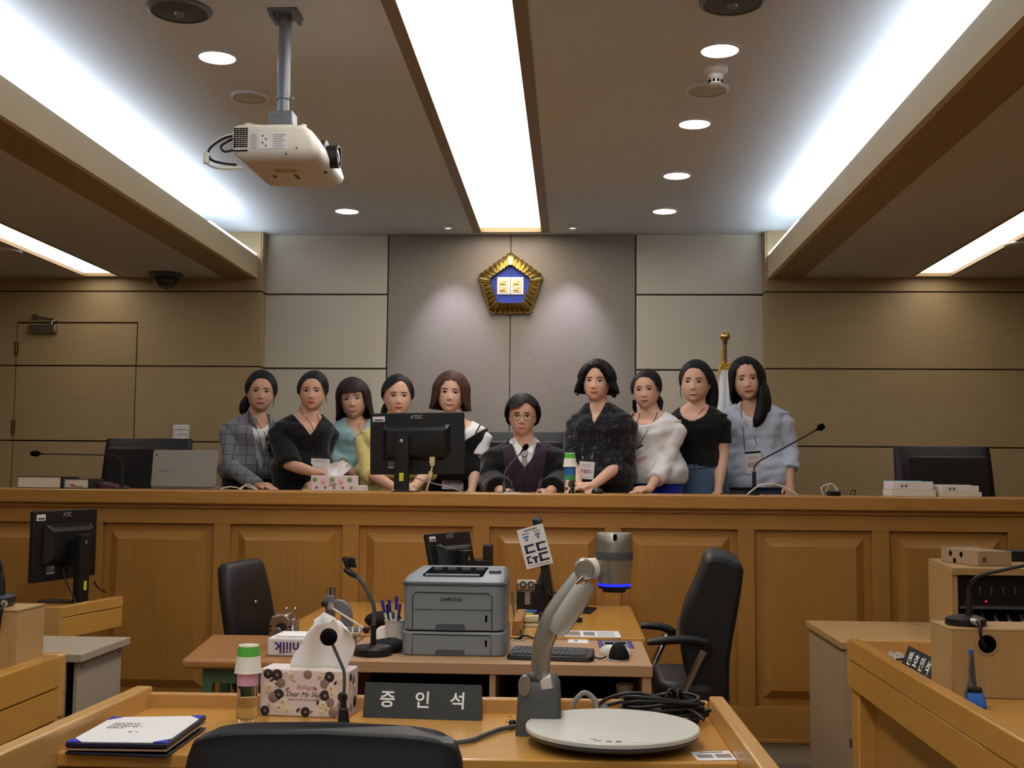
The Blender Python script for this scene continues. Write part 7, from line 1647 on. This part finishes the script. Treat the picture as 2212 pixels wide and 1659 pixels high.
P9 = person('girl with long ponytail in a black tee and blue jeans', 6.80, (1497, 868), (1508, 776), -14, 2, 0, (1506, 895), -16, .38, dict(tab=TIED, g=.008, locks=[([(.02, .08, .07), (.05, .11, .05), (.075, .10, -.03), (.082, .08, -.11), (.075, .06, -.18), (.06, .05, -.24)], [.022, .034, .04, .036, .028, .008]), ([(-.076, -.02, .0), (-.08, -.015, -.06), (-.07, -.01, -.10)], [.002, .002, .001])], tie=((.022, .085, .085), (.03, .024, .020), 'cloth_white')),
    [dict(name='black_tee', m='cloth_black', inf=.009, sleeve=.30, sr=(.052, .052), wrinkle=.003, neck=('o', .085, .085, .03), nx=-.01, nz=.045, lo=-.25, keep=lambda r: (lambda v: (v.z-at(1500, 1007, 6.80).z)*20))], 'skin_fair', [((1453, 990, 6.86), (1458, 1040, 6.80), (.1, -.3, -.8)), ((1562, 978, 6.76), (1552, 1056, 6.66), (-.1, -.2, -.9))], smile=.8, teeth=True, bottoms=None)
p = P9
_t = P9['t']; _h = P9['hip']
rows = []
for z_, a_, b_ in ((1.008, .0, .0),): pass
wz = at(1500, 1004, 6.80).z
jr = []
for z_, a_, b_ in ((wz+.004, .172, .124), (wz-.03, .176, .128), (wz-.10, .182, .130), (wz-.2, .185, .130), (wz-.32, .182, .128), (wz-.40, .172, .115)):
    jr.append([V((_h.x, _h.y, z_))+P9['lat']*(a_*math.cos(w))+P9['dep']*(b_*math.sin(w)) for w in [2*math.pi*k/40 for k in range(40)]])
jb = MB().loft(jr)
for s in (-1, 1): 
    c = V((_h.x, _h.y, 0))+P9['lat']*(s*.085); jb.tube([V((c.x, c.y, wz-.36)), V((c.x, c.y, .95)), V((c.x, c.y+.01, .52))], [.095, .07, .055], 16)
jb = remesh(jb, .009, 2); P9['bvh'].append(BVHTree.FromPolygons([tuple(v) for v in jb.v], jb.f)); jo = jb.build('jeans', 'cloth_denim', _t, smooth=0, fix=False); jo.data.polygons.foreach_set('use_smooth', [True]*len(jo.data.polygons))
MB().tube([P9['hit'](x, y, .003) for x, y in ((1466, 1016), (1490, 1015), (1515, 1012), (1538, 1008))], .002, 6).build('waist_seam', 'cloth_navy', _t)
MB().tube([P9['hit'](1504, y, .004) for y in (1002, 1012, 1022)], .005, 6).build('belt_loop', 'cloth_denim', _t)
for y_ in (1012, 1020): MB().ball(P9['hit'](1474, y_, .003), .006, 10, 8).build('button', 'silver_pale', _t)
badge(P9, 1465, 1014, 15, 34, 3, '', False, .006)
lanyard(P9, [[(1522, 880), (1514, 889), (1507, 896)]], 'brass_dark', .0015)
P10 = person('woman with long straight black hair in a pale blue shirt, rightmost', 6.98, (1607, 862), (1621, 770), -8, -5, 0, (1629, 890), -12, .42, dict(tab=[(-180, 0, .19, .004, .004), (-130, 0, .15, .004, .006), (-85, 0, .115, .0, .008), (-64, 4, .09, 0, .006), (-52, 12, .05, 0, .004), (-36, 22, .004, 0, .002), (-18, 36, 0, 0, 0), (0, 41, 0, 0, 0), (20, 33, .0, 0, .002), (36, 18, .02, 0, .004), (48, 6, .12, 0, .006), (64, 4, .19, -.01, .008), (85, 0, .23, -.004, .008), (130, 0, .22, .004, .006), (180, 0, .19, .004, .004)], g=.011, th=.012, part=-.006, locks=[([(.07, -.035, .02), (.074, -.05, -.06), (.07, -.07, -.13), (.055, -.085, -.20), (.03, -.10, -.25), (.012, -.11, -.275)], [.012, .024, .032, .036, .028, .004]), ([(.09, -.01, -.05), (.09, -.03, -.13), (.075, -.055, -.20), (.05, -.08, -.25)], [.02, .03, .03, .008])]),
    [dict(name='white_vest', m='cloth_white', inf=.006, sleeve=0, neck=('o', .07, .08, .03), nz=.04), dict(name='pale_blue_shirt', m='cloth_pale', inf=.020, flare=.03, sleeve=.80, sr=(.064, .060), wrinkle=.007, neck=('v', .085, .15, .03), nx=-.02, nz=.045)], 'skin_fair', [None, ((1704, 972, 6.96), (1706, 1040, 6.86), (0, -.2, -.9))], smile=.35, bottoms='cloth_denim')
lanyard(P10, [[(1599, 874), (1602, 900), (1606, 940), (1609, 975)], [(1626, 920), (1631, 945), (1635, 962)]])
badge(P10, 1628, 1001, 34, 42, -5, '원효대사', True, .02)
for k in range(5): MB().ball(P10['hit'](1602-.4*k, 950+14*k, .002), .004, 8, 6).build('shirt_button', 'white_paper', P10['t'])
bpy.data.scenes.remove(TMP)
